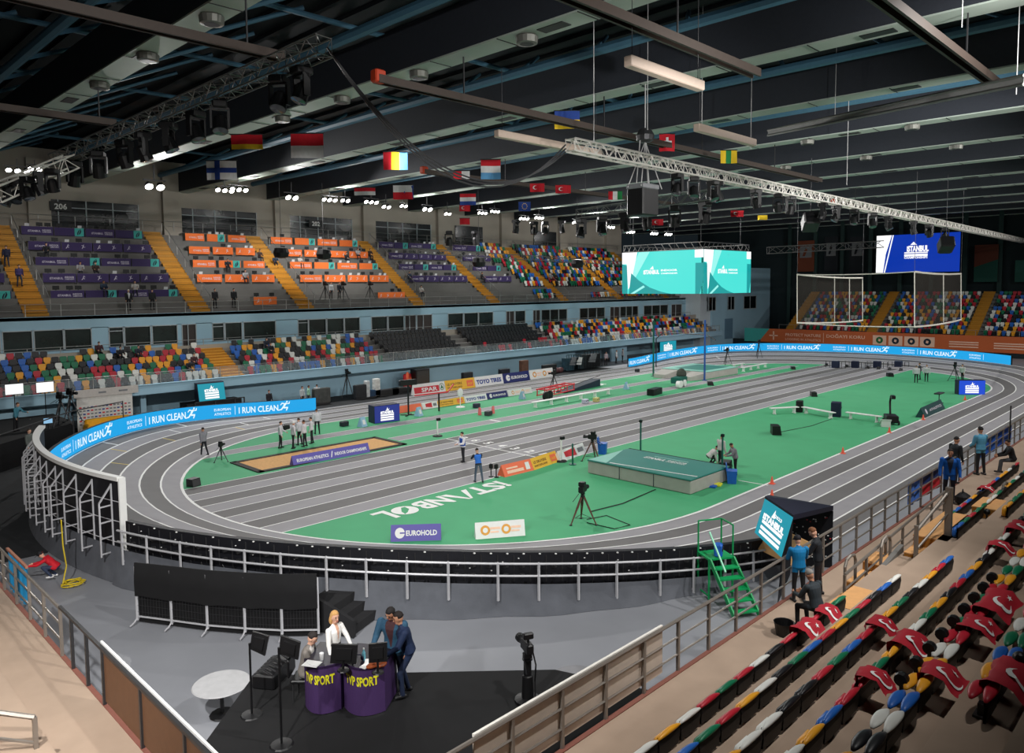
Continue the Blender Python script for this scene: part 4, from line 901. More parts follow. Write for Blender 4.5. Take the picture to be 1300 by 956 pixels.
# small stands on the far infield
for i,(px,py,nm,lb,cat) in enumerate(((555.5,502+52,'wind_gauge','white post with black sensor at the finish line far side','gauge'),(712.5,586,'timing_post','white timing post with black lens at the finish line near side','gauge'))):
    p=G(px,py); e=thing(nm,lb,cat,(p[0],p[1],0)); b=B(WHITE); b.tube((0,0,0),(0,0,1.35 if i else 1.1),.05); b.build('pole',e); b=B(BLKP); b.bbox((.1,0,1.35 if i else 1.15),(.3,.18,.2),.03); b.build('sensor',e); b=B(BLKP); b.lathe([(.35,0),(.3,.08),(.06,.12)],n=10); b.build('base',e)
p=G(727,590); b=B(UPG); b.tube((p[0],p[1],0),(p[0],p[1],1.2),.05); b.lathe([(.2,0),(.2,.05)],(p[0],p[1],0)); tag(b.build('marker_post'),'thin dark green post in front of the white and red board','post')
for i,px in enumerate((630,623.5)):
    p=G(px,606-.5*i); e=thing('track_lamp','small black lamp on the lane edge beside the photographer, %s from the board'%nth(i),'lamp',(p[0],p[1],0),.3); b=B(BLKP); b.lathe([(.14,0),(.14,.04),(.03,.06),(.03,.45)],n=10); b.build('stand',e); b=B(BLKP); b.bbox((0,0,.58),(.18,.2,.28),.04); b.build('head',e)
p=G(584.5,517); e=thing('round_marker','white round disc on a stand beside the low boards','marker',(p[0],p[1],0)); b=B(WHITE); b.ball((0,0,1.25),(.32,.1,.36),12,8); b.build('disc',e); b=B(WHITE); b.tube((0,0,0),(0,0,.95),.035); b.lathe([(.4,0),(.36,.06)],n=12); b.build('stand',e)
e=thing('red_hurdle_frame','red and black frame stand beside the far blue screen cube','frame',(G(535,525)[0],G(535,525)[1],0),-.1)
b=B(RED); b.bar((-.6,0,1.5),(2.6,0,1.5),.1); b.bar((2.6,0,1.5),(3.6,.6,2.0),.08); b.build('bar',e); b=B(BLKP); b.bar((-1.2,0,0),(-1.2,0,2.4),.1); b.bbox((-1.2,0,2.6),(1.6,.3,.45),.04); b.bar((1.7,0,0),(1.7,0,1.5),.1); b.bar((-1.7,-.4,.03),(-.7,.4,.03),.08); b.bar((-1.7,.4,.03),(-.7,-.4,.03),.08); b.build('stand',e)
for px,py,lb in ((460,541.5,'pale blue lane marker on the far infield left of the navy cube'),(531.5,528,'pale blue lane marker right of the navy cube'),(663,506.5,'pale marker by the red trolley wheels'),(795,494,'pale blue marker at the end of the long bench')):
    p=G(px,py); e=thing('lane_marker',lb,'marker',(p[0],p[1],0),.3); b=B(M('marker_pale_blue',(150,190,214),.5)); b.loft([[(-.3,-.25,0),(.3,-.25,0),(.3,.25,0),(-.3,.25,0)],[(-.25,-.03,.7),(.25,-.03,.7),(.25,.03,.7),(-.25,.03,.7)]]); b.build('body',e); b=B(WHITE); b.quad((-.15,-.21,.18),(.15,-.21,.18),(.13,-.11,.5),(-.13,-.11,.5)); b.build('plate',e)
for px,py,c,lb in ((743,512,(186,190,206),'pale plastic crate on the strip beside the sprint lanes'),(757,510,(196,190,120),'yellow and white crate on the strip beside the sprint lanes'),(437,541,(40,44,50),'black sports trolley on the far infield left of the navy cube'),(620,527.5,(60,64,66),'small dark kit box between the red markers'),(605,517.5,(50,52,70),'dark kit box beside the low white board'),(809,472,(50,56,60),'dark chair on the far infield edge left of the vault mat')):
    p=G(px,py); box_case('kit_crate',lb,p[0],p[1],(.6,.42,.36),M('crate_%d_%d'%(px,py),c,.6),.2,'crate')
for px,py in ((609,527),(626,525)):
    p=G(px,py); b=B(M('marker_pink',(226,110,110),.5)); b.loft([[(p[0]-.12,p[1]-.1,0),(p[0]+.12,p[1]-.1,0),(p[0]+.12,p[1]+.1,0),(p[0]-.12,p[1]+.1,0)],[(p[0]-.08,p[1]-.04,.6),(p[0]+.08,p[1]-.04,.6),(p[0]+.08,p[1]+.04,.6),(p[0]-.08,p[1]+.04,.6)]]); tag(b.build('runway_marker'),'pink runway marker %s of the small dark kit box'%('left' if px<615 else 'right'),'marker')
# cables on the green
b=B(BLKP); b.path([P_(750,650)[:2]+(.02,),P_(790,640)[:2]+(.02,),P_(832,622)[:2]+(.02,)],.03,n=4); tag(b.build('floor_cable'),'black cable across the green from the bronze tripod to the mat','cable')
b=B(BLKP); b.path([P_(990,549)[:2]+(.02,),P_(1030,541)[:2]+(.02,),P_(1056,532)[:2]+(.02,)],.02,n=4); tag(b.build('floor_cable'),'thin black cable from the wedge speaker to the dark blue case','cable')
b=B(BLKP); b.path([P_(745,664)[:2]+(.02,),P_(780,672)[:2]+(.02,),P_(800,667)[:2]+(.02,),P_(770,655)[:2]+(.02,),P_(745,660)[:2]+(.02,)],.02,n=4); tag(b.build('floor_cable'),'thin loop of cable on the green at the foot of the bronze tripod','cable')
# things along the far wall
q=GY(535,488,30.4); e=thing('loudspeaker_stack','tall black loudspeaker block against the pale blue wall','speaker',(q[0],30.6,0)); b=B(BLKP); b.bbox((0,0,1.0),(1.7,1.0,2.0),.04); b.build('cabinet',e); b=B(DSTEEL); b.quad((-.75,-.51,.15),(.75,-.51,.15),(.75,-.51,1.85),(-.75,-.51,1.85)); b.build('grille',e)
q=GY(518,492,31.0); e=thing('red_figure_panel','red and orange printed panel beside the black loudspeaker','panel',(q[0],31.0,0),.2); b=B(RED,ORR); b.bbox((0,0,.85),(1.3,.3,1.5),.1); b.use(ORR); b.ball((-.2,-.12,1.3),(.28,.1,.5)); b.ball((.3,-.12,.9),(.25,.1,.4)); b.build('panel',e); b=B(BLKP); b.box((0,0,.05),(1.0,.5,.1)); b.build('base',e)
q=GY(134,525,30.7); e=thing('media_backdrop','white sponsor backdrop wall with rows of small logos at the left stand','backdrop',(q[0],30.7,0)); b=B(M('backdrop_white',(214,212,206),.7),GREY,RED,BLT); b.box((0,0,1.25),(3.7,.08,2.5)); b.use(GREY)
for i in range(14):
    for j in range(6):
        b.use((GREY,RED,BLT,GREY)[(i*3+j)%4]); b.quad((-1.72+i*.25,-.045,.5+j*.24),(-1.55+i*.25,-.045,.5+j*.24),(-1.55+i*.25,-.045,.6+j*.24),(-1.72+i*.25,-.045,.6+j*.24))
b.build('panel',e); b=B(M('backdrop_cap',(196,190,184),.7),GREY,RED); b.box((.1,-.1,2.75),(4.3,.15,.55)); b.use(GREY); b.box((-.2,-.19,2.75),(.5,.01,.12)); b.box((1.2,-.19,2.75),(.6,.01,.12)); b.build('header',e)
SOFA=M('sofa_yellow',(232,170,30),.6)
for i,(px,py,rz) in enumerate(((126,531,.1),(150,527,-.2))):
    q=GY(px,py,30.0); e=thing('yellow_sofa','yellow sofa in front of the white backdrop, %s one'%('left' if i==0 else 'right'),'sofa',(q[0],30.0,0),rz); w=1.7 if i==0 else 1.5
    b=B(SOFA); b.bbox((0,0,.25),(w,.8,.4),.06); b.build('seat',e); b=B(SOFA); b.bbox((0,.35,.65),(w,.22,.6),.08); b.build('backrest',e)
    for s in (-1,1): b=B(SOFA); b.bbox((s*w/2,0,.42),(.2,.8,.5),.06); b.build('armrest',e)
# dark draped stage at far left with crew gear
e=thing('draped_stage','black draped broadcast platform left of the left bend','stage',(10.6,24.4,0)); b=B(BLACK); b.prism([(-18,-12),(-2.2,-4.2),(3.6,1.2),(3.9,1.5),(3.9,6.4),(-18,6.4)],0,1.55); b.build('drape',e)
b=B(DSTEEL); b.path([(-2.1,-4.3,2.05),(3.7,1.1,2.35),(8.0,5.1,2.05)],.04); 
for t in ((-2.1,-4.3),(.8,-1.6),(3.7,1.1),(8,5.1)): b.bar((t[0],t[1],0),(t[0],t[1],2.1),.06)
b.build('rail',e)
for i,(px,py) in enumerate(((18,494),(57,491.5))):
    q=GY(px,py,26); e=thing('light_panel','bright white light panel on a stand in front of the left seats, %s one'%('left' if i==0 else 'right'),'light panel',(q[0],26,q[2]-.45)); b=B(EW); b.box((0,-.03,.45),(.95,.02,.62)); b.build('diffuser',e); b=B(BLKP); b.box((0,.03,.45),(1.0,.06,.68)); b.build('housing',e); b=B(BLKP); b.tube((0,.05,1.6-q[2]),(0,.05,.3),.025); b.build('stand',e)
for i,(px,py,y) in enumerate(((77,520,25.0),(90,520,26.5))):
    q=GY(px,py,y); tv_camera('camera on tripod on the black draped platform, %s one'%('left' if i==0 else 'right'),q[0],y,-1.0,1.7,1.55)
q=GY(60,522,24.6); e=thing('field_monitor','small lit monitor on the black draped platform','monitor',(q[0],24.6,1.55)); b=B(BLKP); b.bbox((0,0,.5),(.55,.1,.4),.02); b.build('housing',e); b=B(M('led_pale_blue',(150,200,235),emit=.8)); b.quad((-.24,-.056,.34),(.24,-.056,.34),(.24,-.056,.66),(-.24,-.056,.66)); b.build('screen',e); b=B(BLKP); b.bar((0,0,0),(0,0,.35),.06); b.build('stand',e)
# clutter against the far wall
rr=random.Random(21)
for i,(px,py,w,h,c,nm,lb) in enumerate(((408,508,1.6,1.4,(70,72,70),'flight_case','grey flight case against the wall near the end of the left blue boards'),(457,500,1.2,1.3,(36,38,42),'flight_case','dark flight case right of the pedestal camera'),(478,505,.6,1.7,(214,214,210),'roll_up_panel','white narrow panel stand near the pedestal camera'),(466,508,.4,1.6,(200,204,206),'roll_up_panel','thin white post panel left of the narrow panel stand'),(475,509.5,1.2,.7,(30,60,90),'flight_case','small blue case at the foot of the white panel stand'),(492,496,2.4,.6,(34,34,36),'flight_case','low dark case in front of the far wall'),(508,494,2.2,.6,(28,28,30),'flight_case','low black case left of the red printed panel'),(593,479,1.3,1.3,(24,24,28),'flight_case','round black case behind the yellow board'),(640,475,1.4,1.2,(30,32,40),'flight_case','black case behind the navy board'),(665,468,1.1,1.9,(90,60,44),'trophy_crate','brown crate stack behind the navy board'),(697,464,2.2,1.1,(30,32,34),'flight_case','dark case behind the white sun board'),(709,468,1.6,.9,(96,60,62),'kit_pile','reddish kit bags right of the white sun board'),(725,466,2.6,2.0,(44,72,84),'wheeled_cage','blue grey wheeled cage against the far wall'),(733,464,2.2,1.9,(50,60,64),'wheeled_cage','second wheeled cage with pale sheets'),(750,462,3.4,2.2,(22,26,28),'wheeled_cage','large dark wheeled cage left of the opening'))):
    yv=29.4; q=GY(px,py,yv); e=thing(nm,lb,'case' if nm=='flight_case' else 'panel' if nm.startswith('roll') else 'crate' if 'crate' in nm else 'bags' if 'pile' in nm else 'cage',(q[0],yv,0),0); m=M('gear_%d'%i,c,.6,noise=.3,nscale=3); b=B(m)
    if nm=='wheeled_cage':
        for x in np.linspace(-w/2,w/2,7): b.bar((x,-.4,.15),(x,-.4,h),.05)
        for z in (.2,h*.5,h): b.bar((-w/2,-.4,z),(w/2,-.4,z),.06)
        b.box((0,.1,h*.45),(w*.92,.7,h*.7)); b.build('cage',e); b=B(WHITE if i%2 else GREY); b.loft([[(-w*.3,-.43,h*.4),(w*.1,-.43,h*.35),(w*.12,-.3,h*.35),(-w*.3,-.3,h*.4)],[(-w*.1,-.43,h*.85),(w*.2,-.43,h*.8),(w*.2,-.3,h*.8),(-w*.1,-.3,h*.85)]]); b.build('load',e)
    elif nm=='kit_pile':
        for k in range(4): b.ball((-.5+.35*k,.1*(k%2),.3),(.35,.3,.3))
        b.build('bag',e)
    else:
        b.bbox((0,0,h/2+.05),(w,.5,h-.1),.05); b.build('body',e); b=B(DSTEEL); b.box((0,0,.05),(w*.9,.4,.1)); b.build('base',e)
# ================================================================== PEOPLE
def capsule(b,p,q,ra,rb,n=10):
    p=np.array(p,float);q=np.array(q,float); d=q-p; L=np.linalg.norm(d)
    if L<1e-5: d=np.array((0,0,1.0)); L=1e-5
    else: d=d/L
    a=np.cross(d,(0,0,1.0))
    if np.linalg.norm(a)<1e-3: a=np.array((1.0,0,0))
    a/=np.linalg.norm(a); c=np.cross(d,a); rings=[]
    for t in (-1.45,-.9,-.4,0): rings.append((p+d*ra*math.sin(t),ra*math.cos(t)))
    for t in (0,.4,.9,1.45): rings.append((q+d*rb*math.sin(t),rb*math.cos(t)))
    b.loft([[o+(a*math.cos(2*PI*k/n)+c*math.sin(2*PI*k/n))*r for k in range(n)] for o,r in rings])
def ellipsoid(b,c,ax,ay,az,n=14,m=9):
    rings=[]
    for i in range(m+1):
        t=-PI/2+PI*i/m; t=max(-PI/2+.1,min(PI/2-.1,t)); rings.append([c+ax*math.cos(t)*math.cos(2*PI*k/n)+ay*math.cos(t)*math.sin(2*PI*k/n)+az*math.sin(t) for k in range(n)])
    b.loft(rings)
PM={}
def pmat(c,rough=.75):
    k=tuple(c)
    if k not in PM: PM[k]=M('cloth_%d_%d_%d'%k,k,rough,noise=.08,nscale=9)
    return PM[k]
STAND=dict(lean=3,nod=8,turn=0,aL=(4,7,14,2),aR=(4,7,14,2),lL=(2,3,4),lR=(-3,3,3))
def person(label,loc,heading,cols,H=1.75,near=False,bulk=1.2,hair='short',group=None,anchor='feet',**kw):
    """loc: the spot on the floor under the figure (anchor 'feet'), or the seat under the pelvis ('seat'), or the head centre ('head')"""
    q=dict(STAND); q.update(kw); s=H/1.75; R=math.radians
    V=lambda *a: np.array(a,float)
    pel=V(0,0,0); L=R(q['lean']); U=V(math.sin(L),0,math.cos(L)); FW=V(math.cos(L),0,-math.sin(L)); YY=V(0,1,0)
    neck=pel+U*.5; nd=R(q['lean']*.5+q['nod']*.6); HU=V(math.sin(nd),0,math.cos(nd)); hf=R(q['lean']*.3+q['nod']); tu=R(q['turn'])
    HF=V(math.cos(hf),0,-math.sin(hf)); HUu=V(math.sin(hf),0,math.cos(hf)); HF=HF*math.cos(tu)+YY*math.sin(tu); HY=np.cross(HUu,HF)
    head=neck+HU*.165
    prim=[]; b=B(BLACK)
    def cap(tag_,p,r,ra,rb): capsule(b,p,r,ra,rb); prim.append((tag_,p,r,ra,rb))
    k=bulk
    sec=((-.10,.085,.125),(-.03,.112*k,.165*k),(.06,.108*k,.152*k),(.16,.104*k,.142*k),(.28,.115*k,.162*k),(.38,.115*k,.18*k),(.45,.09*k,.165*k),(.49,.06,.10),(.52,.05,.06))
    b.loft([[pel+U*t+FW*rx*math.cos(2*PI*i/16)+YY*ry*math.sin(2*PI*i/16) for i in range(16)] for t,rx,ry in sec])
    for t,rx,ry in sec: prim.append(('torso',pel+U*t-YY*(ry-rx*.9),pel+U*t+YY*(ry-rx*.9),rx*.9,rx*.9))
    cap('neck',neck-U*.02,neck+HU*.09,.056,.052)
    ellipsoid(b,head+HUu*.015,HF*.098,HY*.077,HUu*.118); prim.append(('skin',head-HUu*.03,head+HUu*.05,.09,.08))
    ellipsoid(b,head+HF*.038-HUu*.075,HF*.055,HY*.05,HUu*.045); capsule(b,head+HF*.092+HUu*.015,head+HF*.108-HUu*.02,.012,.016,6)
    for sd in (-1,1): ellipsoid(b,head+HY*sd*.078-HUu*.0,HF*.022,HY*.012,HUu*.034,8,5)
    dr=lambda a,bb,sd: V(math.sin(R(a))*math.cos(R(bb)),sd*math.sin(R(bb)),-math.cos(R(a))*math.cos(R(bb)))
    J={}
    for nm,sd in (('L',1),('R',-1)):
        a=q['a'+nm]; sh=pel+U*.435+YY*sd*.18*k; el=sh+dr(a[0],a[1],sd)*.285; fd=dr(a[2],a[3],sd); wr=el+fd*.245
        cap('top',sh,el,.064*k,.05*k); cap('top',el,wr,.048*k,.036*k)
        n=V(0,-sd,0) if len(a)<5 else V(*a[4]); n=n-fd*(n@fd); n=n/max(1e-6,np.linalg.norm(n)); lat=np.cross(fd,n); lat=lat if lat[0]>=0 else -lat
        pe=wr+fd*.095
        for o in (-.022,0,.022): cap('skin',wr+lat*o*.6+fd*.015,pe+lat*o,.02,.017)
        fr=.0088 if near else .0105
        for i,(o,ln) in enumerate(((.034,.062),(.0115,.075),(-.0115,.07),(-.034,.055))):
            m1=pe+lat*o+fd*ln*.55+n*.012; m2=m1+fd*ln*.4+n*.028; cap('skin',pe+lat*o*.92-fd*.01,m1,fr,fr); cap('skin',m1,m2,fr,fr*.85)
        t0=wr+lat*.028+fd*.03; t1=t0+lat*.03+fd*.03+n*.012; cap('skin',t0,t1,.012,.011); cap('skin',t1,t1+fd*.03+n*.012,.0105,.009)
        J['hand'+nm]=pe+n*.03; J['n'+nm]=n; J['fd'+nm]=fd
        l=q['l'+nm]; hp=pel+YY*sd*.09-V(0,0,.05); td=dr(l[0],l[1],sd); kn=hp+td*.42; sd2=dr(l[0]-l[2],l[1]*.4,sd); an=kn+sd2*.41
        cap('leg',hp,kn,.088,.06); cap('leg',kn,an,.06,.046); fx=V(1,sd*.12,0); fx/=np.linalg.norm(fx)
        fl=an-V(0,0,.045); cap('shoe',fl-fx*.05,fl+fx*.14,.042,.034); J['foot'+nm]=fl
    me=bpy.data.meshes.new('body'); me.from_pydata(b.v,[],b.f); o=bpy.data.objects.new('person',me); COL.objects.link(o)
    md=o.modifiers.new('r','REMESH'); md.mode='VOXEL'; md.voxel_size=.0105 if near else .021; m2=o.modifiers.new('s','SMOOTH'); m2.iterations=2 if near else 1; m2.factor=.5
    dg=bpy.context.evaluated_depsgraph_get(); nme=bpy.data.meshes.new_from_object(o.evaluated_get(dg)); o.modifiers.clear(); o.data=nme; bpy.data.meshes.remove(me)
    skin=SK[cols.get('skin',0)]; mats=[skin,pmat(cols['top']),pmat(cols['leg']),pmat(cols.get('shoe',(24,24,26)),.5)]
    if 'bib' in cols: mats.append(pmat(cols['bib']))
    if 'shirt' in cols: mats.append(pmat(cols['shirt']))
    nme.materials.clear()
    for m in mats: nme.materials.append(m)
    nv=len(nme.vertices); co=np.empty(nv*3); nme.vertices.foreach_get('co',co); co=co.reshape(-1,3)
    npol=len(nme.polygons); ls=np.empty(npol,int); lt=np.empty(npol,int); nme.polygons.foreach_get('loop_start',ls); nme.polygons.foreach_get('loop_total',lt); li=np.empty(len(nme.loops),int); nme.loops.foreach_get('vertex_index',li)
    ctr=(co[li[ls]]+co[li[ls+1]]+co[li[ls+2]]+co[li[ls+lt-1]])/4
    best=np.full(npol,9.0); lab=np.zeros(npol,int); T={'skin':0,'neck':0,'top':1,'torso':6,'leg':2,'shoe':3}
    for tg,p,r_,ra,rb in prim:
        d=r_-p; t=np.clip(((ctr-p)@d)/max(1e-9,d@d),0,1); ds=np.linalg.norm(ctr-p-t[:,None]*d,axis=1)-(ra+(rb-ra)*t); u=ds<best; best[u]=ds[u]; lab[u]=T[tg]
    hem=cols.get('hem',-.06); tt=(ctr-pel)@U; isT=lab==6; lab[isT]=np.where(tt[isT]<hem,2,1); lab[(lab==2)&(tt>hem)&(tt<.1)&(ctr@FW<.13)]=1
    lab[isT&(tt>.475)]=1
    if 'bib' in cols: lab[isT&(tt>.02)&(tt<.46)]=4
    if 'shirt' in cols:
        f=(ctr-pel)@FW; y=np.abs(ctr[:,1]); lab[isT&(f>.03)&(tt>cols.get('v0',.02))&(y<(.012+.085*np.clip((tt-cols.get('v0',.02))/.42,0,1))*cols.get('vw',1))]=len(mats)-1
    nme.polygons.foreach_set('material_index',lab.astype(np.int32)); nme.polygons.foreach_set('use_smooth',[True]*npol); nme.update()
    # hair
    hb=B(pmat(cols.get('hair',(40,30,26)),.8)); rows=[]; n,m=18,12; hc=head+HUu*.022-HF*.012; lg=hair=='long'
    for i in range(m+1):
        t=-PI/2+PI*i/m; t=max(-PI/2+.08,min(PI/2-.08,t)); row=[]
        for j in range(n):
            a=2*PI*j/n; dx,dy,dz=math.cos(t)*math.cos(a),math.cos(t)*math.sin(a),math.sin(t)
            f=1.0
            if dx>.25 and dz<.42: f=.72
            elif dz<(-.25 if not lg else -.9): f=.7
            wv=1+.035*math.sin(a*5+i*2.1)
            row.append(hc+HF*dx*.106*f*wv+HY*dy*(.088 if not lg else .092)*f*wv+HUu*dz*.122*f)
        rows.append(row)
    hb.loft(rows)
    if lg: 
        ellipsoid(hb,head-HF*.05-HUu*.08,HF*.06,HY*.095,HUu*.1)
        for sd in (-1,1): ellipsoid(hb,head+HY*sd*.078-HUu*.05-HF*.035,HF*.045,HY*.024,HUu*.085)
    if hair!='bald': hb.build('hair',o,True)
    if hair=='cap':
        cb=B(pmat(cols.get('cap',(22,22,26)))); ellipsoid(cb,head+HUu*.05-HF*.01,HF*.112,HY*.094,HUu*.1); cb.loft([[head+HUu*.06+HF*x+HY*y for x,y in ((.08,-.07),(.19,-.05),(.2,0),(.19,.05),(.08,.07))],[head+HUu*.075+HF*x+HY*y for x,y in ((.08,-.07),(.19,-.05),(.2,0),(.19,.05),(.08,.07))]]); cb.build('cap',o,True)
    if near:
        eb=B(M('eye_dark',(40,28,24),.4),M('lip',(176,96,88),.6))
        for sd in (-1,1):
            ellipsoid(eb,head+HF*.089+HY*sd*.032+HUu*.02,HF*.012,HY*.013,HUu*.007,8,5); capsule(eb,head+HF*.093+HY*sd*.018+HUu*.042,head+HF*.084+HY*sd*.05+HUu*.042,.005,.004,5)
        eb.use(MATS['lip']); capsule(eb,head+HF*.091-HY*.022-HUu*.055,head+HF*.091+HY*.022-HUu*.055,.007,.007,6); eb.build('facial_features',o,True)
    # place
    ca,sa=math.cos(heading),math.sin(heading); rot=lambda v: V(v[0]*ca-v[1]*sa,v[0]*sa+v[1]*ca,v[2])
    low=min(J['footL'][2],J['footR'][2])-.042
    loc=V(*loc)
    if anchor=='feet': base=loc-V(0,0,low*s); fm=rot((J['footL']+J['footR'])/2)*s; base[0]-=fm[0]; base[1]-=fm[1]
    elif anchor=='seat': base=loc+V(0,0,.13*s)
    elif anchor=='head': base=V(loc[0],loc[1],loc[2]-low*s); hh=rot(head)*s; base[0]-=hh[0]; base[1]-=hh[1]
    o.location=tuple(base); o.rotation_euler=(0,0,heading); o.scale=(s,s,s); tag(o,label,'person',group)
    W={a:base+rot(v)*s for a,v in J.items() if a[0] in 'hf' and a[:2]!='fd'}; W['dirs']={a:rot(v) for a,v in J.items() if a[0]=='n' or a[:2]=='fd'}; W['head']=base+rot(head)*s; W['pelvis']=base; W['neck']=base+rot(neck)*s; W['obj']=o; W['rot']=rot; W['s']=s
    return W
def at_head(px,py,zf,hh): p=G(px,py,zf+hh); return (p[0],p[1],zf)       # floor spot below a head seen at (px,py)
def ang(v): return math.atan2(v[1],v[0])
TOCAM=lambda p: math.atan2(CAM[1]-p[1],CAM[0]-p[0])
RT=ang(_r2)             # picture right
def phone(W,side,label):
    p=W['hand'+side]; d=W['dirs']['fd'+side]; n=W['dirs']['n'+side]; b=B(BLKP,M('phone_glow',(150,170,190),emit=.35)); lat=np.cross(d,n); c=p+n*.012
    R_=[(-.036,-.03),(.036,-.03),(.036,.11),(-.036,.11)]; b.loft([[c+lat*x+d*y for x,y in R_],[c+n*.009+lat*x+d*y for x,y in R_]]); b.use(MATS['phone_glow']); b.quad(*[c+n*.0102+lat*x*.9+d*(y*.95+.002) for x,y in R_]); tag(b.build('phone'),label,'phone')
GREYSH=(206,204,210); BLKT=(26,26,30)
ZP=1.75
# broadcast platform
p=at_head(423,783,ZP,1.62); wom=person('woman in white suit with black belt standing behind the purple desks',p,RT-.55,dict(top=(240,238,234),leg=(240,238,234),skin=0,hair=(196,150,92),hem=-.16,shoe=(230,230,230),shirt=(214,166,140),v0=.2,vw=.55),1.74,True,.95,'long',lean=2,nod=6,turn=-12,aL=(28,12,70,-28),aR=(10,10,22,6),lL=(2,2,2),lR=(-2,2,2))
b=B(BLACK); b.loft([[np.array((.118*math.cos(2*PI*i/18)+.0035,.138*math.sin(2*PI*i/18),z)) for i in range(18)] for z in (.1,.145)],cap=False); b.build('belt',wom['obj'])
p=at_head(385,812,ZP,1.22); man1=person('man in grey jacket with lanyard sitting at the left end of the purple desk',(p[0],p[1],ZP+.48),RT-.05,dict(top=(118,112,106),leg=(120,116,112),skin=0,hair=(40,34,32),shirt=(206,202,198)),1.76,True,1.05,lean=14,nod=26,aL=(20,10,78,-18),aR=(24,12,82,-20),lL=(82,8,80),lR=(80,8,76),anchor='seat')
p=at_head(502,780,ZP,1.60); man2=person('man in teal blue blazer bowing his head behind the navy suited man',p,TOCAM(p)-.45,dict(top=(44,82,108),leg=(30,40,58),skin=1,hair=(34,30,30),hem=-.18,shirt=(70,40,44)),1.86,True,1.32,lean=9,nod=30,turn=-14,aL=(8,9,10,4),aR=(22,12,70,-10),lL=(4,6,6),lR=(-8,5,4))
phone(man2,'R','black phone in the hand of the man in the teal blue blazer')
p=at_head(506,798,ZP,1.42); man3=person('man in dark navy suit leaning at the right end of the purple desks',p,RT+PI+.35,dict(top=(24,40,72),leg=(26,38,64),skin=1,hair=(34,26,24),hem=-.14,shirt=(22,30,52)),1.82,True,1.25,lean=16,nod=14,aL=(30,8,58,-12),aR=(26,10,52,-14),lL=(28,4,34),lR=(14,6,30),anchor='head')
# people on the near stand walkway
p=at_head(1023,688,2.0,1.52); t1=person('person in turquoise jacket and black cap standing by the near railing, seen from behind',(G(1014,764,2)[0],G(1014,764,2)[1],2.0),YAW+.1,dict(top=(0,116,172),leg=(22,22,26),skin=0,hair=(30,26,26),cap=(24,22,30),hem=-.16),1.68,True,1.16,'cap',lean=4,nod=30,aL=(20,8,74,-22),aR=(22,10,70,-20))
phone(t1,'R','phone held by the person in the turquoise jacket with the cap')
p=at_head(1041,684,2.0,1.50); person('man in black hooded jacket looking down beside the person in the turquoise jacket',p,RT+PI-.5,dict(top=(26,30,36),leg=(34,26,28),skin=0,hair=(120,78,52),hem=-.14),1.78,True,1.15,lean=8,nod=34,aL=(26,8,72,-14),aR=(18,10,60,-14))
p=at_head(1037,741,2.42,1.2); t3=person('grey haired man in dark jacket sitting in the front row of the near stand',(16.75,-21.36,2.6),PI/2-.25,dict(top=(44,52,58),leg=(20,20,24),skin=1,hair=(140,136,132),hem=-.1),1.76,True,1.15,lean=16,nod=28,aL=(30,8,84,-22),aR=(30,8,80,-22),lL=(80,8,84),lR=(78,8,82),anchor='seat')
p=at_head(1206,579,2.3,1.66); person('man in bright blue open jacket facing the camera beside the black bags',p,TOCAM(p)+.1,dict(top=(0,84,170),leg=(30,30,40),skin=1,hair=(40,30,26),hem=-.2,shirt=(28,36,54)),1.92,True,1.2,lean=2,nod=8,aL=(8,11,24,2),aR=(8,11,20,2))
p=at_head(1212,563,2.0,1.62); person('man in black jacket standing behind the man in the bright blue jacket',p,RT+.3,dict(top=(30,34,38),leg=(26,26,30),skin=1,hair=(24,20,20)),1.88,True,1.15,nod=16,turn=-20)
p=(G(1245,603,2)[0],G(1245,603,2)[1],2.0); person('man in pale turquoise jacket standing on the far end of the near walkway',p,YAW+.25,dict(top=(84,152,184),leg=(26,26,30),skin=1,hair=(24,22,22),hem=-.16,shoe=(40,36,34)),2.02,True,1.2,nod=10,aL=(14,8,60,-20),aR=(14,8,60,-20))
p=at_head(1283,563,2.42,1.2); person('man in black leather jacket sitting in the front row at the far right',(36.6,-21.3,2.6),PI/2+.35,dict(top=(24,24,28),leg=(70,72,76),skin=1,hair=(36,28,24)),1.8,True,1.15,lean=18,nod=14,aL=(36,8,70,-10),aR=(30,8,72,-16),lL=(84,6,80),lR=(74,8,66),anchor='seat')
# left side
p=G(70,736); person('person in red hooded top crouching on the grey floor beside the blue cloth',(p[0],p[1]+.2,0),RT+PI+.3,dict(top=(196,24,40),leg=(44,54,78),skin=0,hair=(170,30,40),shoe=(220,220,220)),1.7,False,1.1,'cap',lean=48,nod=30,aL=(60,10,90,0),aR=(50,10,80,0),lL=(100,10,140),lR=(84,14,130))
p=at_head(35,548,1.15,1.6); person('person behind the white capped screens at the left bend, only the head showing',p,RT,dict(top=(90,96,92),leg=BLKT,skin=0,hair=(60,52,44)),1.75)
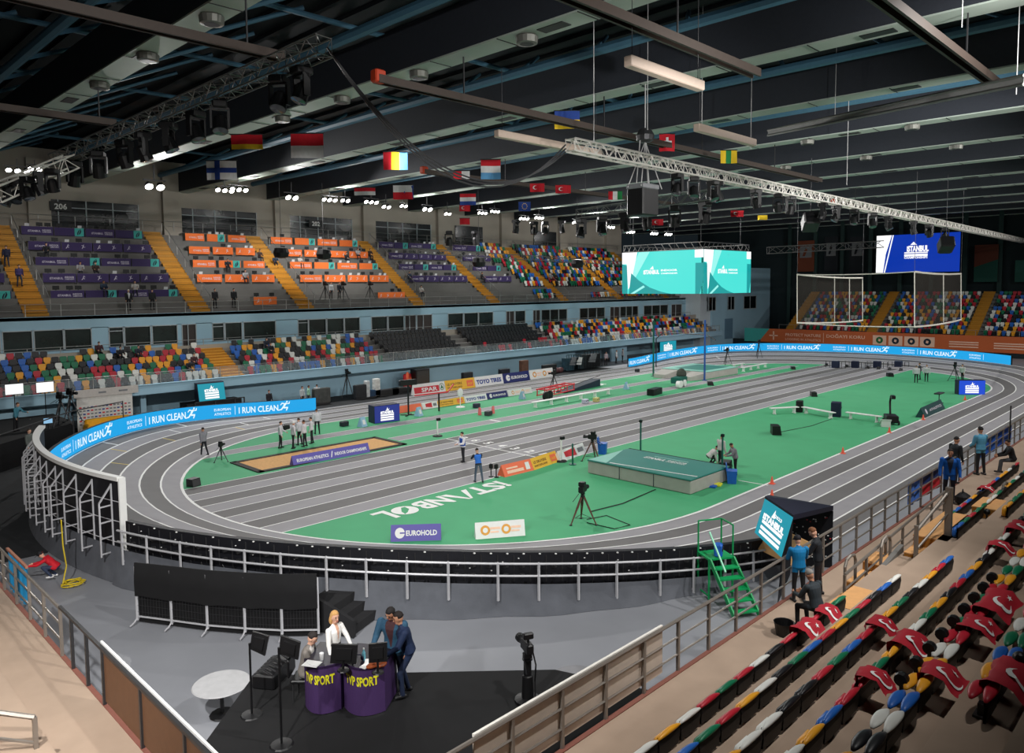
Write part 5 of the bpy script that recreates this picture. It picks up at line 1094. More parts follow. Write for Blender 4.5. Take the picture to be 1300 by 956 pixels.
# field of play
def off(label,px,py,hd,cols=None,**k):
    p=G(px,py); k.setdefault('bulk',1.36); return person(label,(p[0],p[1],0),hd,cols or dict(top=GREYSH,leg=BLKT,skin=k.pop('skin',0),hair=(44,34,30)),**k)
off('official in grey shirt and black trousers walking alone on the left bend',260,578.5,RT+PI*.9,dict(top=(128,126,134),leg=(24,24,30),skin=1,hair=(52,40,34)),H=1.72,aL=(-10,6,2,2),aR=(14,6,22,2),lL=(12,2,6),lR=(-10,2,8))
for i,(px,py,hd,lb) in enumerate(((356,569,RT+.2,'leftmost official of the group by the sand pit, holding a black case'),(372,569.5,RT+.5,'second official from the left in the group by the sand pit, with white cap'),(381,565,RT+PI-.3,'third official from the left in the group by the sand pit'),(387.5,567,RT+PI,'fourth official from the left in the group by the sand pit, back turned'),(396.5,563,RT+PI+.3,'fifth official from the left in the group by the sand pit'),(403,551,RT+PI*.7,'official standing behind the right end of the group by the sand pit'))):
    off(lb,px,py,hd,dict(top=GREYSH,leg=BLKT,skin=i%2,hair=(60,44,40) if i!=1 else (210,210,210),cap=(222,222,222)),H=1.7+.02*(i%3),hair='cap' if i==1 else 'short',group='officials in light grey',lL=(4,4,3),lR=(-4,4,4),aL=(18,8,60,-10) if i==0 else (6,8,20,-4))
p=G(363,560); e=thing('black_case','black case held between the two leftmost officials by the sand pit','case',(p[0]-.1,p[1]-.2,.95),.4); b=B(BLKP); b.bbox((0,0,0),(.6,.25,.3),.03); b.build('body',e); b=B(BLKP); b.path([(-.1,0,.15),(-.08,0,.2),(.08,0,.2),(.1,0,.15)],.015); b.build('handle',e)
off('volunteer in white shirt and blue bib standing at the finish line',588.5,587,RT+PI+.5,dict(top=(226,226,230),bib=(36,84,176),leg=(40,42,48),skin=0,hair=(40,34,30)),H=1.76,aL=(20,12,86,-30),aR=(16,10,70,-20))
ph=off('photographer in blue vest and jeans leaning forward beside the sprint lanes',608,612.5,RT+PI*.62,dict(top=(34,40,54),bib=(44,110,206),leg=(74,86,104),skin=0,hair=(44,36,32)),H=1.78,bulk=1.1,lean=18,nod=18,aL=(48,10,92,-20),aR=(48,10,92,-20),lL=(10,6,6),lR=(-6,8,6))
c=(ph['handL']+ph['handR'])/2; b=B(BLKP); b.bbox((0,0,0),(.16,.1,.11),.02,0); b.at((.08,0,0),0,PI/2); b.lathe([(.04,0),(.045,.1),(.05,.16)],n=10); b.raw(); tag(b.build('photo_camera',loc=tuple(c),rz=RT+PI*.62),'black photo camera in the hands of the blue vested photographer','camera')
p=G(911,590); off('official in pale shirt standing beside the green upright behind the mat, looking down',914,592,RT+.4,dict(top=(196,190,188),leg=BLKT,skin=1,hair=(50,36,30)),H=1.75,nod=30,aL=(18,8,60,-12))
off('official in grey jacket bowing his head beside the blue chair',934,603,RT+PI,dict(top=(118,116,122),leg=(22,22,26),skin=1,hair=(54,44,38)),H=1.74,lean=14,nod=40,aL=(30,8,74,-18),aR=(30,8,70,-18))
off('official in pale shirt crouching behind the green mat',903,590,RT,dict(top=(206,200,200),leg=BLKT,skin=1,hair=(44,34,30)),H=1.7,lean=50,nod=20,lL=(96,8,130),lR=(80,10,120),aL=(50,8,70,0))
for i,(px,py,hd) in enumerate(((1163,486,0.4),(1168,482,2.0),(1176,484.5,3.4))): off('%s official from the left in the trio at the far end of the infield'%nth(i),px,py,hd,dict(top=GREYSH if i!=1 else (60,60,66),leg=BLKT,skin=0,hair=(50,40,34)),group='officials at the far end')
off('lone official in white shirt standing at the far right end of the infield',1222,484,2.6,dict(top=(216,214,214),leg=BLKT,skin=0,hair=(50,40,34)))
for i,(px,py,c) in enumerate(((769,464,(188,170,176)),(782,464.5,(220,220,222)),(790,463,(204,204,210)))):
    q=GY(px,py,30.2+.4*i); person('%s person from the left in the dark opening beside the far blue boards'%nth(i),(q[0],30.2+.4*i,0),-1.8+.6*i,dict(top=c,leg=BLKT,skin=0,hair=(40,34,30)))
q=GY(18,508,25.0); person('crew member in teal shirt on the black draped platform under the left light panel',(q[0],25.0,1.55),-.8,dict(top=(76,140,160),leg=BLKT,skin=0,hair=(90,62,44)),1.78,bulk=1.15,lean=14,nod=10,aL=(40,8,80,-10))
q=GY(64,500,29.5); q=GY(385,496,30.5); person('person in dark clothes behind the right end of the left blue boards',(GY(341,505,29.3)[0],29.3,0),-1.4,dict(top=(36,34,40),leg=BLKT,skin=0,hair=(30,26,26)))
for i,px in enumerate((383,391,402)): q=GY(px,500,29.6); person('person in pale shirt behind the end of the left blue boards, %s of three'%nth(i),(q[0],29.6,0),-1.2+.9*i,dict(top=((190,196,200),(150,196,170),(214,214,216))[i],leg=(60,60,66),skin=i%2,hair=(44,36,32)),1.72)
def GU(px,py):
    d=ray(px,py); a=.6875; t=(8.35+a*(CAM[1]-39.2)-CAM[2]+.1)/(d[2]-a*d[1]); return CAM+d*t
for px,py,c,bib,lb,hd in ((9,339,(30,34,58),None,'person in navy jacket climbing the yellow stair at the far left of the upper tier',1.6),(25,364,(50,40,80),(70,60,110),'person in violet bib descending the yellow stair at the far left of the upper tier',-1.4)):
    p=GU(px,py); c2=dict(top=c,leg=(34,50,70),skin=0,hair=(36,30,28)); 
    if bib: c2['bib']=bib
    person(lb,tuple(p),hd,c2,lL=(24,2,30),lR=(-6,2,6))
for px,lb,c,h in ((163.5,'white haired man in black suit leaning on the front rail of the upper tier',(24,24,28),(226,220,214)),(193.5,'man in dark clothes at the front rail of the upper tier beside the yellow stair',(30,32,36),(40,34,30)),(297,'crew member in black at the front rail among the orange desks',(30,30,34),(36,30,28)),(273,'second crew member in black left of the orange desks camera group',(36,34,40),(36,30,28))):
    q=GY(px,394,38.7); person(lb,(q[0],38.7,8.35),-1.5,dict(top=c,leg=(24,24,28),skin=0,hair=h,shirt=(200,200,204)) if px<170 else dict(top=c,leg=(24,24,28),skin=0,hair=h),nod=14)
for px,lb,c in ((420,'camera operator in white shirt on the upper tier platform between orange desks',(196,196,200)),(430.5,'camera operator in dark shirt on the upper tier platform between orange desks',(44,44,52))):
    q=GY(px,376,40.0); person(lb,(q[0],40.0,8.95),-1.4,dict(top=c,leg=(34,32,36),skin=0,hair=(40,34,30)))
for i,px in enumerate((413,436,470)):
    q=GY(px,378,39.6); tv_camera('broadcast camera on tripod on the upper tier platform, %s from the left'%nth(i),q[0],39.6,-1.6,1.4,8.9)
rr=random.Random(31)
for i,(px,py) in enumerate(((60,318),(103,343),(122,343),(132,366),(172,366),(290,338),(312,349),(330,325),(350,327),(381,330),(440,323),(455,322),(470,320),(520,352),(535,365),(612,352),(700,350),(706,352),(735,335))):
    p=GU(px,py+6); p[2]=8.35+.55*max(0,round((p[1]-39.6)/.8)); c=[(40,40,46),(150,148,150),(60,44,40),(34,50,70),(196,190,186)][i%5]
    person('seated spectator in the upper tier, %s from the left among the desks'%nth(i),(p[0],p[1]+.1,p[2]+.5),-1.57+rr.uniform(-.4,.4),dict(top=c,leg=(40,40,48),skin=i%2,hair=(44,34,30)),lean=8,nod=14,lL=(84,6,84),lR=(84,6,84),aL=(24,8,80,-14),aR=(24,8,80,-14),anchor='seat')
for i,(px,py) in enumerate(((343,456),(338,452),(125,446),(152,447),(175,447),(246,470),(240,474))):
    k=min(5,max(0,round((483-py)/8.0))); y=31.6+.8*k; z=2.72+.4*k; q=GY(px,py,y); person('spectator among the coloured seats of the lower far stand, %s from the left'%nth([125,152,175,240,246,338,343].index(px)),(q[0],y-.05,z+.46),-1.57,dict(top=[(28,28,34),(34,40,54),(70,40,44)][i%3],leg=(30,30,36),skin=0,hair=(36,30,28)),lean=10,nod=16,lL=(84,6,84),lR=(84,6,84),aL=(24,8,80,-14),aR=(24,8,80,-14),anchor='seat')
# ================================================================== BROADCAST PLATFORM AND NEAR FLOOR
b=B(BLACK); b.prism([(7.2,-13.2),(11.85,-17.72),(12.6,-19.8),(4.6,-19.8),(4.6,-15.6)],0,ZP); tag(b.build('broadcast_platform'),'black carpeted raised platform under the purple broadcast desks','platform')
DPUR=M('desk_purple',(70,48,92),.5,noise=.03); DTOP=M('desk_top_dark',(36,32,44),.35); YTX=M('print_yellow',(232,226,40),.6,noise=0)
def tv_desk(label,px0,px1,py,curv=.25,bow=1):
    zt=ZP+.95; a=G(px0,py,zt);c=G(px1,py+4,zt); a=a[:2];c=c[:2]; L=np.linalg.norm(c-a); d=(c-a)/L; n=np.array((d[1],-d[0]))      # n towards the camera
    if n@(CAM[:2]-a)<0: n=-n
    ctr=(a+c)/2; e=thing('broadcast_desk',label,'desk',(ctr[0],ctr[1],ZP),math.atan2(d[1],d[0]),'purple broadcast desks')
    f=[(-L/2+L*i/12,-curv*(1-(2*i/12-1)**2)) for i in range(13)]
    b=B(DTOP); b.prism(f+[(L/2,.75),(-L/2,.75)],.92,.97); b.build('worktop',e)
    b=B(DPUR,YTX); b.loft([[(x,y,.02) for x,y in f],[(x,y,.98) for x,y in f]],closed=False)
    def mp(u,v,w=0):
        t=(u/L)*2-1; return (u-L/2,-curv*(1-t*t)-.012-w,v)
    b.use(YTX); b.text('TVP SPORT',mp,u0=L*.12,v0=.62,size=.25,width=L*.78,off=.035); b.build('front_panel',e)
    for s in (-1,1): b=B(DPUR); b.box((s*(L/2-.02),.37,.47),(.04,.74,.92)); b.build('side_panel',e)
    return e
tv_desk('purple desk with yellow lettering in front of the woman in white',386,432,838); tv_desk('purple desk with yellow lettering in front of the navy suited man',436,488,840)
def face_quad(pts,thick,name,label,cat,mat,zfoot,stand_px=None):
    """flat screen seen from behind: four measured corners, housing, stand"""
    P=[np.array(p) for p in pts]; n=np.cross(P[1]-P[0],P[3]-P[0]); n/=np.linalg.norm(n)
    if n@(CAM-P[0])<0: n=-n
    c=sum(P)/4; e=thing(name,label,cat,(c[0],c[1],zfoot)); o=np.array((c[0],c[1],zfoot)); b=B(mat); b.loft([[p-o for p in P],[p-o-n*thick for p in P]]); q=[c+(p-c)*.6 for p in P]; b.loft([[p-o+n*.03 for p in q],[p-o-n*.01 for p in q]]); HS=b.build('housing',e)
    b=B(GLASSD); b.quad(*[c+(p-c)*.94-o-n*(thick+.004) for p in P]); b.build('screen',HS)
    return e,o,P,c
def monitor(label,corners,D,zfoot,pole):
    e,o,P,c=face_quad([GD(x,y,D) for x,y in corners],.06,'studio_monitor',label,'monitor',BLKP,zfoot)
    b=B(BLKP); lo=(P[2]+P[3])/2 if pole!='l' else P[3]
    b.tube((lo[0]-o[0],lo[1]-o[1],0),(lo[0]-o[0],lo[1]-o[1],lo[2]-zfoot+.12),.022,n=8); kk=.22 if pole=='l' else .12; b.lathe([(kk,0),(kk*.9,.02),(.03,.03)],(lo[0]-o[0],lo[1]-o[1],0),12); b.build('stand',e)
monitor('black monitor on a thin pole at the far left of the platform, tilted',[(320,802),(341,808),(336,833),(317,824)],14.6,ZP,'l'); monitor('black monitor on a thin pole in front of the man in the grey jacket',[(356,807),(381,816),(378,838),(354,830)],13.6,ZP,'l')
monitor('black monitor seen from behind on the purple desk under the woman in white',[(421,818),(454,819),(452,843),(419,842)],14.45,ZP+.97,'c'); monitor('black monitor seen from behind on the purple desk beside the navy suited man',[(468,818),(491,816),(491,840),(468,842)],14.35,ZP+.97,'c')
def desk_spot(px,py,dz=0): p=G(px,py,ZP+.97); return p
p=desk_spot(408.5,838); b=B(M('cup_white',(236,236,238),.5)); b.lathe([(.03,0),(.042,.14),(.044,.145),(.038,.14),(.03,.02)],p,12); tag(b.build('paper_cup'),'white paper cup on the purple desk beside the sheet of paper','cup')
p=desk_spot(396,843); b=B(WHITE); b.at(p,.5); b.box((0,0,.005),(.24,.33,.006)); b.raw(); tag(b.build('paper_sheet'),'white sheet of paper on the purple desk under the seated man\'s hands','paper')
p=desk_spot(462,838); b=B(M('bottle_blue',(120,196,216),.15,alpha=.75),WHITE); b.lathe([(.034,0),(.036,.02),(.036,.15),(.014,.2),(.014,.22)],p,12); b.use(WHITE); b.lathe([(.016,.22),(.016,.245)],p,10); tag(b.build('water_bottle'),'clear blue water bottle on the purple desk between the two monitors','bottle')
p=desk_spot(474,846); b=B(M('leather_brown',(150,72,34),.5)); b.ball((p[0],p[1],p[2]+.03),(.16,.09,.05),12,7); b.ball((p[0]+.12,p[1]-.1,p[2]+.03),(.12,.08,.045),12,7); tag(b.build('leather_pouch'),'brown leather pouch on the right purple desk','pouch')
p=desk_spot(464,846); b=B(WHITE,GREY); b.at(p,.3); b.box((0,0,.01),(.2,.14,.02)); b.box((.12,.05,.025),(.2,.1,.02),.6); b.raw(); tag(b.build('paper_stack'),'crumpled white papers on the right purple desk beside the brown pouch','papers')
p=desk_spot(455,842); b=B(M('headset_dark',(34,30,60),.4)); b.path([(p[0]+.11*math.cos(t),p[1]+.03,p[2]+.05+.11*math.sin(t)) for t in np.linspace(0,PI,9)],.012); 
for sx in (-1,1): b.ball((p[0]+sx*.11,p[1]+.03,p[2]+.05),(.03,.045,.05))
tag(b.build('headset'),'dark blue headset on the right purple desk behind the bottle','headset')
p=G(389,862,ZP); 
e=thing('studio_chair','dark chair under the man in the grey jacket','chair',(man1['pelvis'][0],man1['pelvis'][1],ZP),RT); b=B(BLKP); b.bbox((0,0,.44),(.46,.46,.07),.02); b.build('seat',e); b=B(BLKP); b.bbox((-.26,0,.7),(.05,.44,.36),.02); b.build('backrest',e)
for sx in (-1,1):
    for sy in (-1,1): b=B(DSTEEL); b.tube((sx*.18,sy*.18,0),(sx*.18,sy*.18,.42),.015,n=6); b.build('leg',e)
e=thing('flight_case','dark open equipment case behind the two left monitors','case',(G(347,862,ZP)[0],G(347,862,ZP)[1],ZP),.6); b=B(BLKP); b.bbox((0,0,.15),(.9,.5,.3),.03); b.build('body',e); b=B(DSTEEL); 
for k in range(6): b.path([(-.4+.14*k,-.2,.31),(-.35+.14*k,0,.37),(-.42+.14*k,.2,.31)],.018,n=5)
b.build('cable',e)
# studio camera on a slim pedestal at right
p=G(670,890,ZP); e=thing('studio_camera','black broadcast camera on a slim black pedestal at the right end of the platform','camera',(p[0],p[1],ZP),YAW+.35); e.scale=(.88,)*3
b=B(BLKP); b.lathe([(.3,0),(.3,.06),(.14,.1),(.12,.6),(.09,.62),(.09,.95),(.12,.98),(.12,1.0)],n=14); b.build('pedestal',e)
b=B(BLKP,DSTEEL); b.bbox((0,0,1.08),(.16,.2,.16),.03); b.bbox((.02,0,1.28),(.46,.17,.24),.03); BODY=b.build('body',e)
b=B(BLKP,GLASSD); b.at((.24,0,1.28),0,PI/2); b.lathe([(.07,0),(.08,.1),(.1,.18),(.105,.28)],n=14); b.use(GLASSD); b.lathe([(.09,.281),(.01,.285)],n=12); b.raw(); b.build('lens',BODY)
b=B(BLKP); b.bar((-.05,0,1.4),(-.05,0,1.5),.04); b.bbox((-.05,0,1.55),(.12,.24,.14),.02); b.bbox((.1,.02,1.5),(.14,.08,.08),.02); b.build('viewfinder',BODY)
b=B(BLKP); b.tube((-.1,.12,1.05),(-.5,.22,.9),.015,n=6); b.path([(-.05,-.1,1.2),(-.16,-.14,.9),(-.12,-.13,.5),(-.2,-.1,.1)],.02,n=5); b.build('pan_bar',e)
# round white tables
for px,py,lb in ((281,868,'round white table on the grey floor left of the platform'),(733,862,'round grey table partly hidden by the pale rail panel')):
    p=G(px,py,.75); e=thing('round_table',lb,'table',(p[0],p[1],0)); m=M('table_pale',(172,172,174),.5) if px<500 else M('table_grey',(128,128,132),.5); b=B(m); b.lathe([(.1,.72),(.64,.73),(.66,.745),(.64,.76),(.01,.76)],n=32); b.build('tabletop',e); b=B(BLKP); b.lathe([(.3,0),(.28,.03),(.05,.06),(.04,.72)],n=12); b.build('pedestal',e)
# black draped crowd barriers
FB=[np.array((x,y,0.0)) for x,y in ((7.75,-4.55),(8.35,-5.62),(8.95,-6.72),(9.62,-7.72),(10.3,-8.62),(11.05,-9.35))]
for i,(a,c) in enumerate(zip(FB,FB[1:])):
    e=thing('crowd_barrier','steel mesh barrier under the black cloth, %s from the left'%nth(i),'barrier',tuple(a),0,'barriers behind the black cloth'); d=c-a; L=np.linalg.norm(d); d/=L; n=np.array((d[1],-d[0],0)); H=1.75
    b=B(RAILW); b.bar((0,0,.1),(0,0,H),.06); b.bar(d*L+(0,0,.1),d*L+(0,0,H),.05); b.bar((0,0,H),d*L+(0,0,H),.04); b.bar((0,0,.22),d*L+(0,0,.22),.04); b.build('frame',e)
    b=B(DSTEEL)
    for k in range(1,12): b.bar(d*L*k/12+(0,0,.22),d*L*k/12+(0,0,H),.006)
    for z in np.arange(.36,H,.2): b.bar((0,0,z),d*L+(0,0,z),.006)
    b.build('mesh',e); b=B(RAILW); b.path([n*.3+(0,0,.02),n*.12+(0,0,.07),(0,0,.16),-n*.3+(0,0,.02)],.025); b.build('foot',e)
b=B(BLACK); 
nf=np.array((.87,-.49,0)); rows=[]
for i in range(31):
    t=i/30*5; j=min(4,int(t)); p=FB[j]+(FB[j+1]-FB[j])*(t-j); n=FB[j+1]-FB[j]; n=np.array((n[1],-n[0],0))/np.linalg.norm(n); w=.02*math.sin(i*1.9); rows.append([p+n*(-.08)+(0,0,.0+.02),p-n*.06+(0,0,1.86),p+n*.03+(0,0,1.88),p+n*(.07+w)+(0,0,1.3),p+n*(.06-w)+(0,0,.86+.02*math.sin(i*.9))])
b.loft(rows,closed=False); tag(b.build('barrier_cloth',smooth=True),'wide black cloth draped over the mesh barriers','cloth')
# black carpeted steps
dv=np.array((-.38,.925,0)); ds=np.array((.925,.38,0)); o0=np.array((11.8,-10.0,0))
b=B(M('step_carpet',(34,34,36),.9,noise=.1,nscale=4))
for k in range(3):
    a=o0+dv*(.34*k)
    for _ in (0,): b.loft([[a+(0,0,0),a+ds*1.25,a+ds*1.25+dv*(1.6-.34*k),a+dv*(1.6-.34*k)],[a+(0,0,.26*(k+1)),a+ds*1.25+(0,0,.26*(k+1)),a+ds*1.25+dv*(1.6-.34*k)+(0,0,.26*(k+1)),a+dv*(1.6-.34*k)+(0,0,.26*(k+1))]])
a=o0-ds*.15-dv*.1; b.loft([[a,a+ds*.12,a+ds*.12+dv*1.8,a+dv*1.8],[a+(0,0,.5),a+ds*.12+(0,0,.5),a+ds*.12+dv*1.8+(0,0,1.2),a+dv*1.8+(0,0,1.2)]])
tag(b.build('carpeted_steps'),'black carpeted steps at the right end of the black cloth','steps')
# green steps up to the track
GRN=M('steps_green',(12,150,84),.5,noise=.04)
A=G(908,704,1.3); A=np.array((A[0],A[1],0)); Bf=G(948,782,.05); Bf=np.array((Bf[0],Bf[1],0)); d=Bf-A; Ld=np.linalg.norm(d); d/=Ld; n=np.array((-d[1],d[0],0)); e=thing('track_steps','bright green metal steps with platform leading up to the track','steps',tuple(A))
b=B(GRN)
P0=-d*.35; b.loft([[P0+n*.45+(0,0,1.27),P0-n*.45+(0,0,1.27),d*.4-n*.45+(0,0,1.27),d*.4+n*.45+(0,0,1.27)],[P0+n*.45+(0,0,1.33),P0-n*.45+(0,0,1.33),d*.4-n*.45+(0,0,1.33),d*.4+n*.45+(0,0,1.33)]]); b.build('platform',e)
for s in (-1,1): b=B(GRN); b.bar(d*.4+n*.42*s+(0,0,1.3),d*Ld+n*.42*s+(0,0,.05),.05,.16); b.build('stringer',e)
for k in range(5):
    t=(k+.9)/5.4; c=d*(.4+(Ld-.4)*t)+(0,0,1.3*(1-t)); b=B(GRN); b.loft([[c-d*.13+n*.42,c+d*.13+n*.42,c+d*.13-n*.42,c-d*.13-n*.42],[c-d*.13+n*.42+(0,0,.04),c+d*.13+n*.42+(0,0,.04),c+d*.13-n*.42+(0,0,.04),c-d*.13-n*.42+(0,0,.04)]]); b.build('tread',e)
b=B(GRN)
for s in (-1,1):
    for q_ in (P0,d*.36): b.bar(q_+n*.42*s,q_+n*.42*s+(0,0,1.3),.05)
    b.bar(P0+n*.42*s+(0,0,.1),d*.36+n*.42*s+(0,0,.1),.04)
    b.bar(P0+n*.42*s+(0,0,1.3),P0+n*.42*s+(0,0,2.35),.04)
b.bar(P0+n*.42+(0,0,2.35),P0-n*.42+(0,0,2.35),.04); b.bar(P0+n*.42+(0,0,2.35),d*.36+n*.42+(0,0,2.35),.04); b.bar(d*.36+n*.42+(0,0,1.3),d*.36+n*.42+(0,0,2.35),.04); b.build('frame',e)
b=B(M('handrail_mint',(150,226,190),.5)); b.bar(d*.36-n*.42+(0,0,2.2),d*(Ld*.72)-n*.42+(0,0,1.25),.045); b.build('handrail',e)
p=G(912,706,1.33); box_case('tool_box','blue box on the top platform of the green steps',p[0],p[1],(.3,.26,.42),BLC,.4,'box',1.33)
p=G(1003,702,1.0); e=thing('plywood_hoarding','plywood and white board wall behind the teal screen','hoarding',(0,0,0)); b=B(WOODT); Q=[GD(985,668,26.0),GD(1030,690,24.6),GD(1012,722,24.6),GD(962,697,26.0)]; b.loft([Q,[q_+np.array((.1,.1,.0)) for q_ in Q]]); b.build('panel',e)
# ------------------------------------------------------------------ near stand rails and steps
RSTEEL=M('rail_warm_grey',(140,132,124),.4,.5,noise=.04)
def rail_poly(name,label,pts,h,nm,step,r,cat='railing',mat=RSTEEL): return railing(name,label,pts,h=h,nmid=nm,step=step,r=r,mat=mat)
e=rail_poly('guard_railing','long steel guard railing along the front edge of the near stand walkway',[(4.6,-19.93,2.0),(60,-19.93,2.0)],1.1,2,1.22,.03)
b=B(M('panel_pale',(200,186,172),.5,noise=.04)); b.box((5.5,.06,.62),(5.2,.03,.95)); b.build('infill_panel',e); b=B(M('panel_edge_white',(232,228,220),.5)); b.box((5.5,.06,1.12),(5.2,.05,.05)); b.build('panel_edge',e)
e=rail_poly('guard_railing','steel railing between the near walkway and the plywood steps',[(18.0,-21.5,2.0),(27.6,-21.1,2.0)],1.12,2,1.5,.03)
for i,(px,py,zz) in enumerate(((1079,740,2.6),(1124,714,2.7),(1275,640,3.0))):
    p=G(px,py,zz); e=thing('hoop_rail','inverted U steel hoop rail at the plywood steps, %s from the lower end'%nth(i),'railing',(p[0],p[1],zz-.55)); b=B(RSTEEL); w=.34; b.path([(-w,-.0,0),(-w,0,1.05),(-w*.7,0,1.2),(0,0,1.24),(w*.7,0,1.2),(w,0,1.05),(w,0,0)],.04,n=8); b.build('hoop',e); b=B(RSTEEL); b.tube((-w,0,.5),(w,0,.5),.02,n=6); b.build('cross_bar',e)
e=thing('plywood_steps','plywood steps and landing between the two seat blocks of the near stand','steps',(0,0,0)); b=B(WOODT,WOODR)
def stepbox(x0,x1,y0,y1,z0,z1,nm='step'):
    b=B(WOODR,WOODT); b.box(((x0+x1)/2,(y0+y1)/2,(z0+z1)/2),(x1-x0,y1-y0,z1-z0)); b.use(WOODT); b.box(((x0+x1)/2,(y0+y1)/2,z1+.015),(x1-x0+.02,y1-y0+.02,.03)); b.build(nm,e)
stepbox(18.0,19.2,-21.57,-21.1,2.0,2.25); stepbox(19.2,20.3,-21.57,-21.1,2.0,2.48); stepbox(20.3,21.3,-21.57,-21.1,2.0,2.7); stepbox(16.9,18.3,-22.4,-21.6,2.5,2.76); stepbox(21.3,22.05,-22.6,-21.8,2.4,2.76+.1); stepbox(22.05,25.0,-22.62,-21.8,2.4,3.15,'landing'); stepbox(25.0,26.3,-23.3,-22.5,3.0,3.45)
b=B(CONC); b.add([(18.0,-21.58,2.0),(21.6,-21.58,2.0),(21.6,-21.58,2.98),(18.0,-21.58,2.45),(18.0,-21.7,2.0),(21.6,-21.7,2.0),(21.6,-21.7,2.98),(18.0,-21.7,2.45)],[(0,1,2,3),(7,6,5,4),(3,2,6,7),(0,3,7,4),(1,5,6,2)]); b.build('side_wall',e)
e=thing('step_post_railing','pair of heavy steel posts with sloping handrail at the plywood landing','railing',(0,0,0)); b=B(RSTEEL)
p0=G(1162,722,2.6);p1=G(1193,640,3.2); b.bar((p0[0],p0[1],2.4),(p0[0],p0[1],3.75),.09); b.build('post',e); b=B(RSTEEL); p2=G(1203,692,2.9); b.bar((p2[0],p2[1],2.6),(p2[0],p2[1],4.5),.16); b.build('post',e); b=B(RSTEEL); b.tube((p0[0],p0[1],3.6),(p2[0],p2[1],4.4),.045); b.tube((p0[0],p0[1],3.1),(p2[0],p2[1],3.8),.03); b.build('handrail',e)
# red cloths with white crescent draped on the seats
RCL=M('flag_red',(168,20,40),.75,noise=.06)
def crescent(cx,cy,r,k=.8,off=.28,n=14):
    a=[(cx+r*math.cos(t),cy+r*math.sin(t)) for t in np.linspace(.75,2*PI-.75,n)]
    ic=[(cx+off*r+k*r*math.cos(t),cy+k*r*math.sin(t)) for t in np.linspace(2*PI-.95,.95,n)]
    return a,ic
def draped(label,x,k,w=1.0,drop=.7,front=.35,rot=0.0,seedv=0):
    r_=random.Random(seedv); y,z=ROWY[k],ROWZ[k]+.03; nu,nv=14,12; top=.10
    def mp(u,v,lf=0.0):
        # v runs from the camera-side hem over the seat back to the field side
        s=(v-.5)*(drop+front); wave=.05*math.sin(u*7+seedv)*abs(v-.5)*2+.02*math.sin(u*15+v*9+seedv)
        uu=x+(u-.5)*w*(1+.15*math.sin(v*3+seedv))+(v-.5)*rot
        if s<-top: return (uu,y-.2+(s+top)*.75-wave*.5,max(z+.05+(s+top)*.8,z-.115+.012*math.sin(u*9+v*7))+lf)
        if s>top: return (uu,y+.1+wave+.12*(s-top)+lf,z-(s-top)*.85+.03)
        return (uu,y-.2+(s+top)/(2*top)*.3,z+.05-.02*abs(s)/top+lf)
    b=B(RCL,WHITE); vs=[mp(i/nu,j/nv) for j in range(nv+1) for i in range(nu+1)]; fs=[(j*(nu+1)+i,j*(nu+1)+i+1,(j+1)*(nu+1)+i+1,(j+1)*(nu+1)+i) for j in range(nv) for i in range(nu)]
    b.add(vs,fs); b.use(WHITE); a,ic=crescent(.45,.27,.22); ic=ic[::-1]
    for i in range(len(a)-1): b.quad(*[mp(u,v,.02) for u,v in (a[i],a[i+1],ic[i+1],ic[i])])
    b.poly([(.7+.08*(1 if i%2==0 else .4)*math.cos(i*PI/5),.27+.08*(1 if i%2==0 else .4)*math.sin(i*PI/5)) for i in range(10)],lambda u,v:mp(u,v,.022))
    return tag(b.build('draped_flag',smooth=True),label,'flag',None)
for px,py,k,w,dp,ro,lb in ((1044,775,0,.95,.6,.3,'red flag with white crescent spread over the front row beside the grey haired man'),(1020,795,0,.9,.55,.2,'red flag on the front row seats left of the grey haired man, partly black'),(1107,790,2,.7,.4,.1,'small folded red flag with white mark on the third row'),(1138,810,3,1.0,.9,.35,'red flag with large white crescent hanging over the fourth row'),(1092,855,3,.7,.5,.1,'red flag at the lower end of the fourth row at the picture foot'),(1262,765,4,1.5,.5,.2,'long red flag over the fifth row beyond the white and yellow seats'),(1240,795,4,.8,.5,.1,'crumpled red flag on the fifth row beside the green seats'),(1190,855,4,.9,.7,.2,'red flag with white crescent at the lower end of the fifth row'),(1292,862,5,1.4,.8,.2,'red flag hanging in the sixth row at the lower right'),(1283,668,3,1.2,.7,.3,'red flag heaped over seats by the far hoop rail'),(1290,698,3,.8,.6,.2,'red flag heaped over seats right of the far hoop rail'),(1258,622,0,.6,.3,.1,'small red flag on the front seat row beyond the plywood landing')):
    p=G(px,py,ROWZ[k]); draped(lb,p[0],k,w*.66,dp*.75,.28,ro*.5,hash(lb)%7 if False else (px*7)%11)
for i in range(9):
    x=10.4+.615*i; b=B(BLKP); b.at((x+.3,ROWY[4]+.26,ROWZ[4]-.06),0,PI/2); b.lathe([(.03,-.07),(.085,-.06),(.095,0),(.085,.06),(.03,.07)],n=14); b.raw(); b.box((x+.3,ROWY[4]+.26,ROWZ[4]-.2),(.04,.05,.28)); tag(b.build('armrest_knob'),'black round armrest end between fifth row seats, %s from the lower end'%nth(i),'armrest','black armrest ends of the fifth row')
for px,py,z,lb in ((1253,650,3.5,'black round knob beside the red flags at the far hoop rail'),(1295,836,5.2,'black round armrest end beside the sixth row red flag at the lower right')):
    p=G(px,py,z); b=B(BLKP); b.ball(p,.09,12,8); b.bar(p,(p[0],p[1],p[2]-.4),.04); tag(b.build('armrest_knob'),lb,'armrest')
